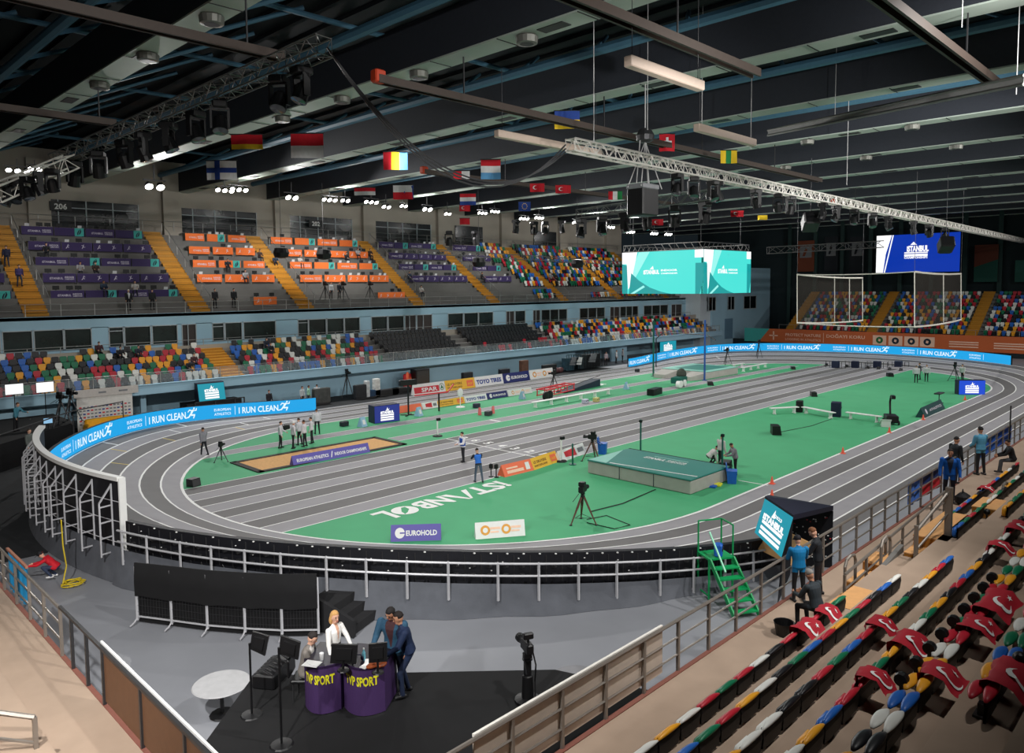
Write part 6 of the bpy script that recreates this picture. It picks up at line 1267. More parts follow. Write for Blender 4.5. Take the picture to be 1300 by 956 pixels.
# bucket and bags
p=G(995,806,2.0); b=B(BLKP); b.lathe([(.17,0),(.22,.3),(.235,.31),(.215,.3),(.16,.03)],p,16); tag(b.build('bucket'),'black bucket at the feet of the grey haired man','bucket')
for i,(px,py,r,c,lb) in enumerate(((1222,625,.34,(24,24,28),'black bag in front of the man in the bright blue jacket'),(1233,640,.28,(44,40,40),'dark rucksack right of the black bag in front of the blue jacket'),(1213,652,.24,(60,54,50),'small brown grey bag on the walkway near the landing'))):
    p=G(px,py+8,2.2); b=B(pmat(c)); b.bbox((p[0],p[1],2.0+r*.6),(r*1.8,r*1.2,r*1.2),r*.3,.3*i); b.path([(p[0]-.1,p[1],2.0+r*1.15),(p[0],p[1],2.0+r*1.6),(p[0]+.1,p[1],2.0+r*1.15)],.02); tag(b.build('bag'),lb,'bag')
# flags and cloths hung on the railing
for i,(px0,py0,px1,py1,c,lb) in enumerate(((1170,618,1192,640,(200,36,50),'red and blue flag hanging on the near railing left of the blue jacket'),(1152,640,1166,654,(70,120,210),'light blue cloth on the near railing'),(1244,592,1262,596,(20,90,190),'blue cloth on the far part of the near railing'),(1264,580,1282,590,(20,80,180),'second blue cloth on the far part of the near railing'))):
    a=GY(px0,py0,-19.86); c_=GY(px1,py1,-19.86); x0,x1=a[0],c_[0]; b=B(pmat(c),WHITE,pmat((24,50,110))); nu=10; zt=3.05; zb=2.25
    f=lambda u,v:(x0+(x1-x0)*u,-19.86+.03*math.sin(u*12),zb+(zt-zb)*v)
    for j in range(nu): b.quad(f(j/nu,0),f((j+1)/nu,0),f((j+1)/nu,.55),f(j/nu,.55))
    b.use(pmat((24,50,110)) if i==0 else pmat(c))
    for j in range(nu): b.quad(f(j/nu,.55),f((j+1)/nu,.55),f((j+1)/nu,.95),f(j/nu,.95))
    b.use(WHITE if i==0 else pmat(c))
    for j in range(nu): b.quad(f(j/nu,.95),f((j+1)/nu,.95),f((j+1)/nu,1.04),f(j/nu,1.04))
    tag(b.build('rail_cloth'),lb,'cloth')
p=G(1281,577,2.0); b=B(BLKP); b.tube((p[0],p[1],2.0),(p[0],p[1],4.3),.03); b.lathe([(.2,0),(.18,.03)],(p[0],p[1],2.0)); tag(b.build('thin_pole'),'thin black pole standing on the near walkway at the right','pole')
# ------------------------------------------------------------------ west side rail, blue cloth, wood panel
e=rail_poly('guard_railing','steel guard railing along the west stand at the lower left',[(4.45,6.0,2.0),(4.45,-9.8,2.0)],1.08,2,1.3,.03)
e=thing('west_rail_gate','dark wooden panelled rail section at the lower left corner','railing',(4.45,-14.6,2.0)); b=B(DSTEEL); 
for y in (-1.9,0,2.0,3.0,4.0): b.bar((0,y,0),(0,y,1.1),.06)
b.bar((0,-5,1.12),(0,4.8,1.12),.06); b.build('frame',e); b=B(M('panel_brown',(104,72,50),.6)); b.box((.03,-.9,.55),(.04,6.0,.95)); b.build('infill_panel',e); b=B(WHITE); b.bar((.05,-4.2,1.18),(.05,2.2,1.18),.04); b.build('top_strip',e)
e=thing('blue_banner','blue cloth with white lettering hung on the west railing','banner',(4.55,-5.6,2.0)); b=B(M('cloth_blue_banner',(20,122,170),.7,noise=.08),WHITE); pts=[(.05*math.sin(i*1.7),-.95+1.9*i/20) for i in range(21)]; b.loft([[(x,y,.12) for x,y in pts],[(x,y,1.12) for x,y in pts]],closed=False); b.use(WHITE)
for i in range(7): b.box((.08,-.7+.22*i,.55+.02*i),(.02,.12,.1))
b.build('cloth',e); b=B(M('rail_wood',(150,100,80),.6)); b.bar((0,-1,1.14),(0,1,1.14),.06); b.build('top_rail',e)
e=rail_poly('guard_railing','dark hoop railing at the lower left corner steps',[(3.0,-13.9,2.0),(2.0,-13.4,2.4)],.9,1,1.0,.035)
b=B(WOODT); b.box((2.2,-13.0,2.2),(.7,.7,.5)); tag(b.build('plywood_box'),'small plywood box behind the dark hoop rail at the lower left','box')
# yellow coiled cable
p=G(93,742); b=B(M('cable_yellow',(206,180,40),.5)); rr=random.Random(2)
pts=[(p[0]+(.28+.1*math.sin(t*2.3))*math.cos(t),p[1]+(.28+.1*math.cos(t*1.7))*math.sin(t),.03+.012*t/3) for t in np.linspace(0,22,90)]; pts+=[(p[0]-.1,p[1]+.3,.6),(p[0]-.15,p[1]+.4,1.3),(p[0]-.15,p[1]+.45,2.2)]
b.path(pts,.022,n=5); tag(b.build('coiled_cable'),'yellow cable coiled on the grey floor below the tall screens','cable')
# ================================================================== HANGING FROM THE ROOF
RBR=M('rail_brown_grey',(72,62,56),.5,.3,noise=.05); CREAM=M('batten_cream',(206,186,170),.5,noise=.03); ORB2=M('motor_orange',(210,70,36),.5); TRW=M('truss_white',(238,234,226),.4,.1,noise=.02); TRD=M('truss_grey',(120,120,118),.4,.5,noise=.05)
CABL=M('cable_pale',(180,180,180),.5); EMB=M('east_banner_brown',(120,62,40),.7)
ZR=18.2
def roof_rail(label,y,x0,x1,z=ZR,mot=True):
    e=thing('roof_rail',label,'rail',((x0+x1)/2,y,z)); L=x1-x0; b=B(RBR)
    for dy in (-.16,.16): b.box((0,dy,0),(L,.1,.3))
    b.box((0,0,.12),(L,.3,.05)); b.build('channel',e); 
    for x in BX:
        if x0<x<x1: b=B(DSTEEL); b.bar((x-(x0+x1)/2,0,.1),(x-(x0+x1)/2,0,1.9),.05); b.build('hanger',e)
    if mot: b=B(ORB2); b.bbox((-L/2+.1,0,.1),(.5,.4,.5),.05); b.build('motor',e)
for a in (('brown roof rail crossing the top right corner',-20.15,2,36.5,False),('brown roof rail above the cream battens',-14.0,2,28.0,True),('long brown roof rail with orange motor above the white truss',-3.3,17.8,60,True),('brown roof rail at the upper left',-3.3,2,13.8,False),('brown roof rail over the left bend',12.0,-4,13.2,False),('brown roof rail over the far half of the hall',14.0,34,66,True),('far brown roof rail above the blue end screen',2.0,76,104,True)): roof_rail(a[0],a[1],a[2],a[3],ZR,a[4])
a0=GD(975,172,45);a1=GD(1300,107,26); b=B(TRD)
for o in (0,.3): b.tube(a0+(0,0,o),a1+(0,0,o),.07,n=6)
b.bar(a0+(0,0,.15),a1+(0,0,.15),.03,.3); tag(b.build('cable_tray'),'pale cable tray running under the beams at the upper right','tray')
for i,(p0,p1,lb) in enumerate((((630,168),(762,196),'long cream batten above the left end of the white truss'),((797,77),(890,110),'cream batten hanging under the brown rail at the top'),((884,160),(957,183),'short cream batten hanging right of the truss hoist'))):
    Yb=(-3.25,-14.0,-10.2)[i]; A=GY(*p0,Yb);C=GY(*p1,Yb); zz=(A[2]+C[2])/2; e=thing('roof_batten',lb,'batten',((A[0]+C[0])/2,Yb,zz)); L=C[0]-A[0]; b=B(CREAM,DSTEEL); b.bbox((0,0,0),(L,.32,.34),.03); b.build('body',e); b=B(DSTEEL)
    for s in (-.45,.45): b.tube((s*L,0,.15),(s*L,0,20-zz),.012,n=5)
    b.build('suspension',e)
def truss(name,label,A,C,w,mat,bay=.5,r=.035):
    A=np.array(A,float);C=np.array(C,float); d=C-A; L=np.linalg.norm(d); d/=L; s=np.cross(d,(0,0,1)); s/=np.linalg.norm(s); u=np.cross(s,d); e=thing(name,label,'truss',tuple(A)); cs=[(-1,-1),(1,-1),(1,1),(-1,1)]; O=[s*a*w/2+u*c*w/2 for a,c in cs]
    for o in O: b=B(mat); b.tube(o,o+d*L,r,n=6); b.build('chord',e)
    b=B(mat); n=int(L/bay)
    for i in range(n):
        p=d*(L*i/n);q=d*(L*(i+1)/n)
        for j in range(4):
            a,c=O[j],O[(j+1)%4]; b.tube(p+(a if i%2 else c),q+(c if i%2 else a),r*.55,n=4)
            if i%3==0: b.tube(p+a,p+c,r*.5,n=4)
    ob=b.build('lattice',e); return e
A=GY(724,184,-6.6);C=GY(1300,306,-4.6)
A[2]=(A[2]+0); truss('lighting_truss','long white lit lattice truss crossing the upper right',A,C,.52,TRW,.5,.05)
A2=GD(412,58,24.5);C2=GD(70,205,37); truss('lighting_truss','dark lattice truss with moving lights at the upper left',A2,C2,.6,TRD,.55,.035)
A3=GD(735,272,62);C3=GD(905,247,52); truss('lighting_truss','dark lattice truss with hanging lights behind the black hoist box',A3,C3,.7,TRD,.8,.05)
A4=GY(520,318,34);C4=GY(815,336,34); truss('lighting_truss','thin pale lattice truss in front of the upper far tier',A4,C4,.5,TRD,.8,.035)
A5=GD(-10,248,30);C5=GD(90,205,34); truss('lighting_truss','pale truss with lit lamps at the far left edge',A5,C5,.6,TRW,.6,.04)
A6=GD(975,318,105);C6=GD(1120,310,105); truss('lighting_truss','distant grey truss in front of the end banners',A6,C6,.9,TRD,1.2,.06)
A7=GD(790,318,89);C7=GD(955,316,94); 
def mover(label,p,sc=1.0,rz=0,tilt=.5,group='moving head lights'):
    e=thing('moving_head_light',label,'stage light',tuple(p),rz,group); e.scale=(sc,)*3
    b=B(BLKP); b.bbox((0,0,-.1),(.42,.36,.18),.03); b.build('base',e); b=B(BLKP)
    for s in (-1,1): b.box((0,s*.21,-.42),(.16,.05,.5))
    b.box((0,0,-.2),(.2,.46,.05)); b.build('yoke',e)
    M('lens_glass',(60,66,74),.08,spec=.8); b=B(BLKP,M('lens_glass',(60,66,74),.08,spec=.8)); b.at((0,0,-.55),0,PI+tilt); b.lathe([(.1,-.2),(.16,-.12),(.18,.1),(.19,.24)],n=12); hd=b.build('head',e); b=B(MATS['lens_glass']); b.at((0,0,-.55),0,PI+tilt); b.lathe([(.17,.241),(.02,.26)],n=12); b.build('lens',hd); return e
def along(A,C,ts): return [np.array(A)+(np.array(C)-np.array(A))*t for t in ts]
k=0
for i,px in enumerate((860,881,905,912,960,988,1004,1045,1062,1085,1108,1128,1160,1180,1200)):
    t=(px-724)/(1300-724); lo,hi=0,1
    for _ in range(30):
        m=(lo+hi)/2; P_m=A+(C-A)*m
        if PROJ(P_m)[0]<px: lo=m
        else: hi=m
    p=A+(C-A)*lo; mover('black moving head light under the long white truss, %s from its left end'%nth(i),p-(0,0,.3),1.35+.4*lo,i*.7,.3+.1*(i%3))
for i,p in enumerate(along(A2,C2,(.06,.12,.3,.38,.48,.58,.66,.78,.9))): mover('black moving head light under the upper left truss, %s from its near end'%nth(i),p-(0,0,.35),1.5,i*.6,.4)
for i,p in enumerate(along(A3,C3,(.02,.2,.38,.55,.75,.95))): mover('black moving head light under the dark truss behind the hoist box, %s from the left'%nth(i),p-(0,0,.4),1.9,i*.9,.3)
for i,(px,py) in enumerate(((678,285),(692,285),(713,284),(604,297),(570,297),(655,283))): mover('black stage light before the upper far tier, '+['first from the right but two','second from the right','rightmost','beside the green lit window','beside the purple desks','left of the rightmost three'][i],GY(px,py-4,34),2.0,i,.2)
for i,(px,py) in enumerate(((8,240),(20,236),(34,232),(50,226),(66,222))): mover('dark stage light at the far left edge under the pale truss, %s from the left'%nth(i),GD(px,py-8,31),1.2,i,.4)
# hoist, black line array box and suspension
Hc=GY(819,172,-6.2); e=thing('truss_hoist','dark chain hoist with slings holding the white truss and black box','hoist',tuple(Hc)); b=B(DSTEEL); b.lathe([(.2,-.35),(.42,-.25),(.46,.0),(.3,.3),(.1,.36)],n=12); b.build('body',e); b=B(CABL); b.tube((0,0,.3),(0,0,20-Hc[2]),.03,n=5)
for s in (-1,1):
    for q_ in (-.4,.4): b.tube((0,0,-.3),(s*.9,q_,-2.6),.025,n=5)
b.build('sling',e)
q=GY(816,257,-6.2); e=thing('line_array','black speaker box hung below the truss hoist','speaker',tuple(q)); b=B(BLKP); b.bbox((0,0,0),(1.35,1.0,1.35),.06); b.build('cabinet',e); b=B(GREY); b.bbox((0,0,.75),(1.4,1.05,.25),.04); b.build('bumper',e); b=B(CABL)
for sx in (-1,1): b.tube((sx*.55,0,.8),(sx*.25,0,Hc[2]-q[2]-.3),.03,n=5)
b.build('sling',e)
for i,(px,py,D,rz,lb) in enumerate(((1029,282,60,.6,'black wedge speaker hung left of the blue end screen'),(1201,311,70,.5,'black box speaker hung at the right edge of the blue end screen'),(357,373-52,70,0,'black round speaker in front of the orange upper seats'),(411,323,72,0,'black round speaker hanging before the orange upper banners'),(608,333,78,0,'black round speaker hanging before the purple upper banners'),(733,335,85,0,'black round speaker hanging before the upper coloured seats'))):
    p=GD(px,py,D); e=thing('hanging_speaker',lb,'speaker',tuple(p),rz); b=B(BLKP)
    if i<2: b.at((0,0,0),0,.5); b.bbox((0,0,0),(1.5,1.2,1.1),.1); b.raw()
    else: b.lathe([(.2,-.5),(.6,-.42),(.72,0),(.6,.42),(.2,.5)],n=14)
    b.build('cabinet',e); b=B(DSTEEL); b.tube((0,0,.4),(0,0,20-p[2]),.02,n=5); b.build('cable',e)
# hanging cable swag
b=B(M('swag_cable',(70,70,72),.5))
def swag(a,c,sag,n=16): return [a+(c-a)*t-np.array((0,0,sag*4*t*(1-t))) for t in np.linspace(0,1,n)]
K0=GD(415,60,24.5);K1=GD(718,193,33)
for o in (0,.12,.26): b.path(swag(K0,K1+(0,0,o*1.2),2.6+o*1.6),.035,n=5)
tag(b.build('hanging_cable'),'bundle of cables sagging from the upper left truss to the white truss','cable')
for iw,(px,py0,py1,D) in enumerate(((754,30,180,30),(822,0,165,36),(891,100,160,38),(1075,125,235,48),(1221,10,35,26),(1290,60,120,28),(1060,90,150,40),(953,105,190,42))):
    q0=GD(px,py1,D); b=B(CABL); b.tube((0,0,0),(0,0,24.0-q0[2]),.018,n=4); tag(b.build('suspension_wire',loc=tuple(q0)),'thin pale wire hanging from the roof, %s from the left'%nth(sorted((754,822,891,1075,1221,1290,1060,953)).index(px)),'wire','suspension wires')
# ceiling speakers in the beams
for i,(px,py,k) in enumerate(((258,20,1),(185,70,1),(128,107,1),(523,91,2),(429,124,2),(360,150,2),(653,43,2),(1149,156,5),(1021,178,5),(1208,183,6),(1095,198,6),(998,212,7))):
    x=BX[k] if k<len(BX) else 52; d=ray(px,py); t=(19.9-CAM[2])/d[2]; p=CAM+d*t; xb=min(BX,key=lambda v:abs(v-p[0])); e=thing('beam_speaker','round grey drum '+['first from the top under the leftmost beam','second from the top under the leftmost beam','third from the top under the leftmost beam','right of the orange motor under the second beam','above the sagging cables under the second beam','left of the large red over white flag','at the top middle under the second beam','right of the end of the cable tray','below the cable tray','at the upper right under the sixth beam','between the tray and the white truss','above the middle of the white truss'][i],'vent',(xb,p[1],19.98),0,'round drums under the beams'); b=B(VENT); b.lathe([(.3,-.32),(.42,-.3),(.45,-.05),(.4,0)],n=16); b.build('drum',e); b=B(BLKP); b.lathe([(.28,-.325),(.05,-.31)],n=14); b.build('grille',e)
# national flags
def flag(label,px,py,D,w,h,draw,rz=None):
    p=GD(px,py,D); a=-PI/2+YAW*.0+ (0.0 if rz is None else rz); ux=np.array((_r2[0],_r2[1],0)); ux/=np.linalg.norm(ux); o=p-ux*w/2-np.array((0,0,h/2)); nn=np.cross(ux,(0,0,1))
    def mp(u,v,wv=0): return tuple(o+ux*u*w+np.array((0,0,v*h))+nn*(.06*math.sin(u*6+px)*(1.2-v)+wv))
    b=B(WHITE)
    def strip(m,u0,v0,u1,v1,wv=0,n=8):
        b.use(m)
        for i in range(n): a0=u0+(u1-u0)*i/n;a1=u0+(u1-u0)*(i+1)/n; b.quad(mp(a0,v0,wv),mp(a1,v0,wv),mp(a1,v1,wv),mp(a0,v1,wv))
    draw(strip,b,mp); b.use(DSTEEL); b.tube(mp(-.03,1.0),mp(1.03,1.0),.03,n=5)
    tag(b.build('national_flag'),label,'flag')
FC=lambda *c: M('flag_%d_%d_%d'%c,c,.8,noise=.04)
R1,W1,B1,Y1,G1,K1_=FC(196,24,40),FC(226,226,226),FC(40,70,150),FC(240,200,40),FC(30,130,70),FC(24,24,26); LB=FC(96,160,210)
hor=lambda *cs:(lambda s,b,mp:[s(c,0,1-(i+1)/len(cs),1,1-i/len(cs)) for i,c in enumerate(cs)])
ver=lambda *cs:(lambda s,b,mp:[s(c,i/len(cs),0,(i+1)/len(cs),1) for i,c in enumerate(cs)])
def fin(s,b,mp): s(W1,0,0,1,1); s(B1,.28,0,.46,1,.01); s(B1,0,.36,1,.62,.012)
def swi(s,b,mp): s(R1,0,0,1,1); s(W1,.42,.2,.58,.8,.01); s(W1,.2,.4,.8,.6,.012)
def cze(s,b,mp): s(W1,0,.5,1,1); s(R1,0,0,1,.5); b.use(B1); b.poly([(1,0),(1,1),(.5,.5)],lambda u,v:mp(u,v,.015))
def tur(s,b,mp):
    s(R1,0,0,1,1); b.use(W1); a,ic=crescent(.42,.5,.22); ic=ic[::-1]
    for i in range(len(a)-1): b.poly([a[i],a[i+1],ic[i+1],ic[i]],lambda u,v:mp(u*.75+.05,v,.015))
def eur(s,b,mp):
    s(B1,0,0,1,1); b.use(Y1)
    for i in range(10): b.poly([(.5+.2*math.cos(i*PI/5)+.04*math.cos(t),.5+.3*math.sin(i*PI/5)+.05*math.sin(t)) for t in np.linspace(0,5,6)],lambda u,v:mp(u,v,.015))
def ger(s,b,mp): hor(R1,R1,Y1)(s,b,mp)
for a in (('red flag with yellow edge at the upper left under the roof',313,180,36,1.5,.7,ger),('white flag with dark blue cross at the upper left',281,216,40,1.6,1.0,fin),('large red over white flag under the second roof beam',390,185,37,1.6,1.2,hor(R1,W1)),('red, yellow and pale blue striped flag under the roof rail',502,204,42,1.35,1.0,ver(R1,Y1,LB)),('white and red flag with blue wedge above the far stand',512,244,50,1.35,.95,cze),('small white and red flag above the far stand',586,222,46,1.0,.5,ver(R1,W1)),('red over pale blue flag beside the white truss end',623,215,46,1.2,1.2,hor(R1,W1,LB)),('white and blue flag with red emblem above the far stand',594,253,52,1.1,.8,hor(R1,W1,B1)),('blue and yellow flag hung above the white truss',720,152,42,1.4,1.0,hor(B1,Y1)),('red flag with white cross right of the truss hoist',847,181,44,.9,1.0,swi),('yellow and green flag above the white truss',925,199,46,1.0,.8,ver(Y1,G1,Y1)),('green white red striped flag beside the black hoist box',781,248,52,.95,.6,ver(R1,W1,G1)),('red flag left of the green white red flag',682,238,52,1.0,.6,tur),('second red flag left of the green white red flag',715,240,54,1.1,.6,tur),('blue flag with ring of yellow stars below the roof beams',666,262,56,.9,.7,eur),('small red flag above the turquoise screens',835,282,60,.9,.5,tur),('red flag right of the dark truss above the turquoise screens',936,271,58,1.0,.5,tur),('yellow flag far right of the dark truss',968,276,62,.8,.4,hor(Y1,Y1)),('red flag above the purple upper banners',590,282-18,56,.8,.5,tur),('red flag over the bright beams at the middle',463,243,50,1.4,.5,hor(R1,W1)),('pink red flag near the bright lamps at the middle',590,281,60,.8,.5,hor(R1,R1))): flag(*a)
# ------------------------------------------------------------------ hanging screens
ECY=M('screen_turquoise',(70,220,210),emit=1.0); EDT=M('screen_deep_teal',(10,150,150),emit=1.0)
def big_screen(label,o,ux,w,h,kind,name='video_wall'):
    e=thing(name,label,'screen',tuple(o)); ux=np.array(ux,float); nn=np.cross(ux,(0,0,1)); b=B(BLKP); Z=np.array((0,0,1.0))
    q=[np.zeros(3),ux*w,ux*w+Z*h,Z*h]; b.loft([[p-nn*.3 for p in q],[p-nn*.02 for p in q]]); b.build('cabinet',e)
    mp=plane_map((0,0,0),ux,(0,0,1)); b=B(ECY,EDT,EW,EB,M('screen_blue',(0,48,160),emit=1.0),M('led_tint',(150,240,232),emit=1.0))
    def P(m,pts,l=.02): b.use(m); b.poly([(x*w,y*h) for x,y in pts],lift(mp,l))
    if kind=='teal':
        P(ECY,[(0,0),(1,0),(1,1),(0,1)],0); P(EW,[(0,.72),(.0,1),(.2,1),(.11,.2),(.08,.1),(.06,.72)],.02); P(EDT,[(.0,.0),(.07,.0),(.07,.68),(0,.72)],.02); P(MATS['led_tint'],[(.08,.35),(.22,1),(.36,1),(.12,.2)],.015)
        P(EDT,[(.09,0),(.62,0),(.5,.05),(.36,.15),(.22,.32),(.12,.5)],.022); P(MATS['led_tint'],[(.11,.0),(.16,0),(.3,.16),(.28,.2)],.03)
        P(EW,[(.9,.82),(1,.82),(1,1),(.9,1)],.02); P(EDT,[(.91,0),(.96,0),(1,.3),(1,.7),(.91,.7)],.02); b.use(EW)
        m=lift(mp,.04); b.text('iSTANBUL',m,u0=w*.28,v0=h*.47,size=h*.13,width=w*.2,off=.05); b.poly([(w*.36,h*.58),(w*.4,h*.66),(w*.41,h*.58)],m); b.text('INDOOR',m,u0=w*.5,v0=h*.53,size=h*.06,width=w*.2,off=.04); b.text('CHAMPIONSHIPS',m,u0=w*.5,v0=h*.46,size=h*.05,width=w*.2,off=.03)
    else:
        P(MATS['screen_blue'],[(0,0),(1,0),(1,1),(0,1)],0); P(EW,[(0,0),(.09,0),(.12,.5),(.19,1),(0,1)],.02); P(EW,[(.1,0),(.115,0),(.215,1),(.2,1)],.02); b.use(EW); m=lift(mp,.04)
        b.text('iSTANBUL',m,u0=w*.38,v0=h*.55,size=h*.2,width=w*.26,off=.05); b.poly([(w*.42,h*.72),(w*.46,h*.8),(w*.5,h*.72)],m); b.poly([(w*.35,h*.5),(w*.63,h*.5),(w*.63,h*.53),(w*.35,h*.53)],m); b.poly([(w*.35,h*.42),(w*.63,h*.42),(w*.63,h*.48),(w*.35,h*.48)],m); b.text('CHAMPIONSHIPS',m,u0=w*.35,v0=h*.36,size=h*.08,width=w*.28,off=.03)
    b.build('screen',e); return e
cor=GD(893,373,90); top=GD(893,316.5,90)[2]; z0=cor[2]; hh=top-z0
pl=GX(790,347,cor[0]); pr_=GY(953,347,cor[1])
big_screen('left face of the turquoise video cube hung over the far bend',(cor[0],pl[1],z0),(0,-1,0),pl[1]-cor[1]-.03,hh,'teal'); big_screen('right face of the turquoise video cube hung over the far bend',(cor[0],cor[1],z0),(1,0,0),pr_[0]-cor[0],hh,'teal')
e=thing('video_cube_frame','dark truss frame carrying the turquoise video cube','frame',(cor[0],cor[1],z0+hh)); b=B(TRD)
W1_,W2_=pl[1]-cor[1],pr_[0]-cor[0]
for x0,y0,x1,y1 in ((.3,.3,.3,W1_),(.3,.3,W2_,.3),(W2_,.3,W2_,W1_),(.3,W1_,W2_,W1_)):
    for z in (.1,.9): b.bar((x0,y0,z),(x1,y1,z),.1)
    for t in np.linspace(0,1,12): b.bar((x0+(x1-x0)*t,y0+(y1-y0)*t,.1),(x0+(x1-x0)*min(1,t+.05),y0+(y1-y0)*min(1,t+.05),.9),.06)
b.build('frame',e); b=B(DSTEEL)
for x,y in ((1,1),(W2_-1,1),(1,W1_-1),(W2_-1,W1_-1)): b.tube((x,y,.9),(x,y,20-z0-hh),.03,n=5)
b.build('suspension',e)
sx=125.0; a=GX(1112,346.5,sx);c=GX(1218,346.5,sx);t=GX(1165,297,sx); big_screen('blue end screen with white logo hung above the net cage',(sx,a[1],a[2]),(0,-1,0),a[1]-c[1],t[2]-a[2],'blue')
# banners on the end wall
for i,(px0,py0,px1,py1,c,lb) in enumerate(((1012,305,1034,345,(120,62,40),'brown banner with emblem left on the end wall'),(1046,300,1064,345,(34,38,44),'first dark banner with white emblem on the end wall'),(1078,300,1098,345,(34,38,44),'second dark banner with white emblem on the end wall'),(1236,310,1268,358,(110,58,44),'brown and teal banner right of the blue end screen'),(1288,330,1310,358,(40,90,80),'teal banner at the right edge of the end wall'))):
    a=GX(px0,py1,130.3);c_=GX(px1,py0,130.3); b=B(M('end_banner_%d'%i,c,.8),GREY,M('banner_green_d',(36,84,74),.8)); mp=plane_map((130.3,a[1],a[2]),(0,-1,0),(0,0,1)); w=a[1]-c_[1];h=c_[2]-a[2]; b.box((130.34,a[1]-w/2,a[2]+h/2),(.06,w,h)); b.use(GREY if i<3 else MATS['banner_green_d'])
    if i<3: b.poly([(w*.15,h*.45),(w*.85,h*.45),(w*.85,h*.82),(w*.15,h*.82)],mp); b.use(MATS['end_banner_%d'%i]); b.poly([(w*.3,h*.5),(w*.45,h*.5),(w*.6,h*.7),(w*.5,h*.78),(w*.4,h*.68)],lift(mp,.02))
    else: b.poly([(0,0),(w,0),(w,h*.6),(0,h*.4)],mp)
    tag(b.build('wall_banner'),lb,'banner')
# hanging net cage
NETM=M('net_dark',(66,60,54),.9,noise=0,alpha=.36); NW=M('net_border',(224,218,208),.7)
e=thing('net_cage','hanging throwing net with white borders in front of the end stand','net',(0,0,0))
N0t,N0b=GD(1095,353,88),GD(1095,407,88); N1t,N1b=GD(1012,348.5,78),GD(1012,410,78); N2t,N2b=GD(1161,345,68),GD(1161,415,68); N3t,N3b=GD(1220,347.5,82),GD(1220,406,82)
seg=((N0t,N1t,N1b,N0b),(N1t,N2t,N2b,N1b),(N2t,N3t,N3b,N2b))
for i,s_ in enumerate(seg):
    b=B(NETM); b.quad(*s_) if i!=1 else b.quad(*s_)
    if i!=1: b.build('net_panel',e)
    b=B(NW)
    for a,c in ((s_[0],s_[1]),(s_[2],s_[3])): b.path([a+(c-a)*t-np.array((0,0,.5*t*(1-t))) for t in np.linspace(0,1,8)],.09 if i!=1 else .05,n=5)
    b.build('border_rope',e)
b=B(NW)
for a,c in ((N0t,N0b),(N1t,N1b),(N2t,N2b),(N3t,N3b)): b.tube(a,c,.05,n=5)
for px,s_ in ((1060,seg[0]),(1078,seg[0]),(1198,seg[2])):
    lo=[(s_[0]+(s_[1]-s_[0])*t) for t in np.linspace(0,1,60)]; i=min(range(60),key=lambda j:abs(PROJ(lo[j])[0]-px)); t=i/59; b.tube(s_[0]+(s_[1]-s_[0])*t,s_[3]+(s_[2]-s_[3])*t,.05,n=5)
b.build('vertical_rope',e); b=B(DSTEEL)
for p in (N0t,N1t,N2t,N3t): b.tube(p,(p[0],p[1],20),.015,n=4)
b.build('suspension',e)
# ------------------------------------------------------------------ floodlight clusters
EL=M('lamp_lens_lit',(255,252,246),emit=14.0)
def floodlight(label,p,n=3,sc=1.0,aim=-1):
    e=thing('floodlight_cluster',label,'floodlight',tuple(p),0,'floodlight clusters'); e.scale=(sc,)*3
    b=B(DSTEEL); b.bar((-.7*n/2,0,.35),(.7*n/2,0,.35),.08); b.build('bar',e)
    for i in range(n):
        x=-.7*(n-1)/2+.7*i; b=B(BLKP); b.at((x,0,0),0,0,PI-.75*(-aim)); b.lathe([(.12,-.25),(.2,-.1),(.27,.12)],n=14); b.raw(); hs=b.build('housing',e)
        b=B(EL); b.at((x,0,0),0,0,PI-.75*(-aim)); b.lathe([(.24,.122),(.03,.13)],n=14); b.raw(); b.build('lens',hs)
    b=B(DSTEEL); b.bar((0,0,.35),(0,0,20-p[2]),.06); b.build('hanger',e)
FL=[(196,236,2,1.3),(22,216,3,.8),(44,214,2,.8),(78,219,2,.6),(285,241,3,.9),(303,240,3,.9),(370,250,2,1.1),(418,253,3,.9),(438,254,2,.9),(471,256,3,.9),(490,262,2,.9),(512,261,2,.8),(542,265,2,1.1),(568,271,2,.8),(612,270,3,.8),(628,268,3,.8),(665,277,3,.9),(684,276,3,.9),(732,282,3,1.0),(775,288,3,.9),(800,294,3,1.0),(830,296,3,1.0),(848,297,3,1.0)]
for i,(px,py,n,s) in enumerate(FL): floodlight('lit floodlight cluster under the roof above the far stand, %s from the left'%nth(sorted(v[0] for v in FL).index(px)),GY(px,py,37.5),n,s)
# ------------------------------------------------------------------ light
def area(name,loc,target,power,sx_=3.0,sy_=1.2,col=(1,.985,.96),spread=PI*.8):
    l=bpy.data.lights.new(name,'AREA'); l.shape='RECTANGLE'; l.size=sx_; l.size_y=sy_; l.energy=power; l.color=col; l.spread=spread; o=bpy.data.objects.new(name,l); COL.objects.link(o); o.location=loc
    o.rotation_euler=(Vector(target)-Vector(loc)).to_track_quat('-Z','Y').to_euler(); o.visible_camera=True; return o
def spot(name,loc,target,power,deg=130,r=.25,col=(1,.985,.96),blend=.6):
    l=bpy.data.lights.new(name,'SPOT'); l.energy=power; l.color=col; l.spot_size=math.radians(deg); l.spot_blend=blend; l.shadow_soft_size=r
    o=bpy.data.objects.new(name,l); COL.objects.link(o); o.location=tuple(map(float,loc)); o.rotation_euler=(Vector(tuple(map(float,target)))-Vector(tuple(map(float,loc)))).to_track_quat('-Z','Y').to_euler(); return o
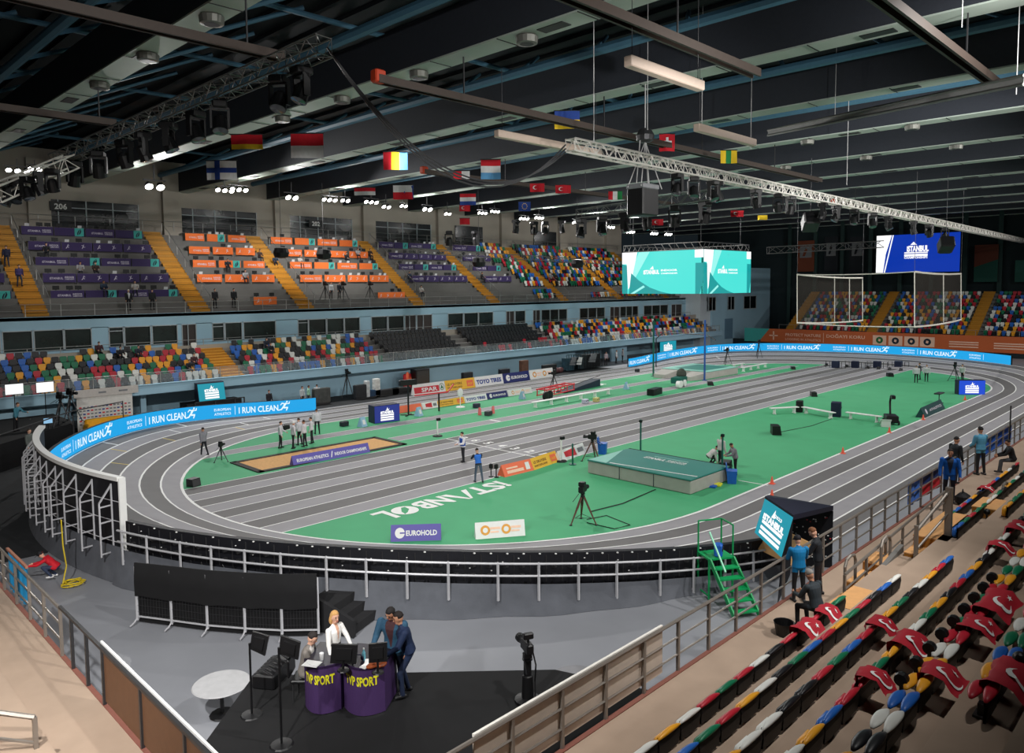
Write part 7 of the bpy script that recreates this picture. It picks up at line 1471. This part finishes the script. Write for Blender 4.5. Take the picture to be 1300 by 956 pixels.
def glow(name,loc,power,r=.2,col=(1,.985,.96)):
    l=bpy.data.lights.new(name,'POINT'); l.energy=power; l.color=col; l.shadow_soft_size=r; o=bpy.data.objects.new(name,l); COL.objects.link(o); o.location=tuple(map(float,loc)); return o
LP=.52
for px,py in ((196,236),(370,250),(542,265),(660,277),(732,282),(815,295)):
    p=GY(px,py,37.3); spot('far_floodlight',(p[0],p[1]-.3,p[2]-.35),(p[0]*.9+6,8,0),13500*LP,120)
for x in (12,30,48,66,84,102): spot('near_floodlight',(x,-26,19.0),(x*.95+3,2,0),12500*LP,125)
for x in (27,57,87): spot('field_floodlight',(x,4,19.3),(x,4,0),11000*LP,130,.4)
for px,py,pw in ((44,214,2200),(303,240,5200),(425,253,6500),(490,262,2600),(620,268,2400),(684,276,2400),(800,294,2000)):
    p=GY(px,py,37.3); spot('stand_floodlight',(p[0],p[1],p[2]-.35),(p[0]+1.5,46,11),pw*LP,80,.2)
for x in (24,56,90): spot('lower_tier_floodlight',(x,18,19.2),(x,34,3.5),5200*LP,75,.3)
spot('end_floodlight',(100,2,18.8),(119,2,1),2200*LP,80,.3)
for kx,x in enumerate(BX[2:12]):
    glow('beam_spill',(x,36.2,19.1),(60,130,260,330,360,360,360,360,360,300)[kx])
spot('platform_fill',(0.5,-21,9.6),(9.5,-12,0.8),3600,85,.15)  # added unseen spot, brightens the broadcast platform and the floor around it
spot('west_fill',(-3,-19,17),(8,1,0),13000,80,.2)  # added fill without a fixture, lifts the skirt below the tall screens
spot('floor_fill',(20,-27,12),(16,-12,0),2600,70,.2)  # unseen spot added on the camera side to lift the near floor
spot('truss_fill',(16,-24,12.6),(29,-6.4,16.4),6500,45,.15,(1,.985,.96),.9)  # unseen fill, added to whiten the near part of the truss
spot('truss_fill',(34,-26,13.5),(58,-5.4,15.3),19000,55,.2,(1,.985,.96),.9)  # second added fill, brightens the rest of the white truss
w=bpy.data.worlds.new('world'); SC.world=w; w.use_nodes=True; w.node_tree.nodes['Background'].inputs[0].default_value=(.35,.5,.6,1); w.node_tree.nodes['Background'].inputs[1].default_value=.02
SC.view_settings.exposure=0.12
SC.cycles.use_denoising=True
try: SC.cycles.denoiser='OPENIMAGEDENOISE'
except Exception: pass
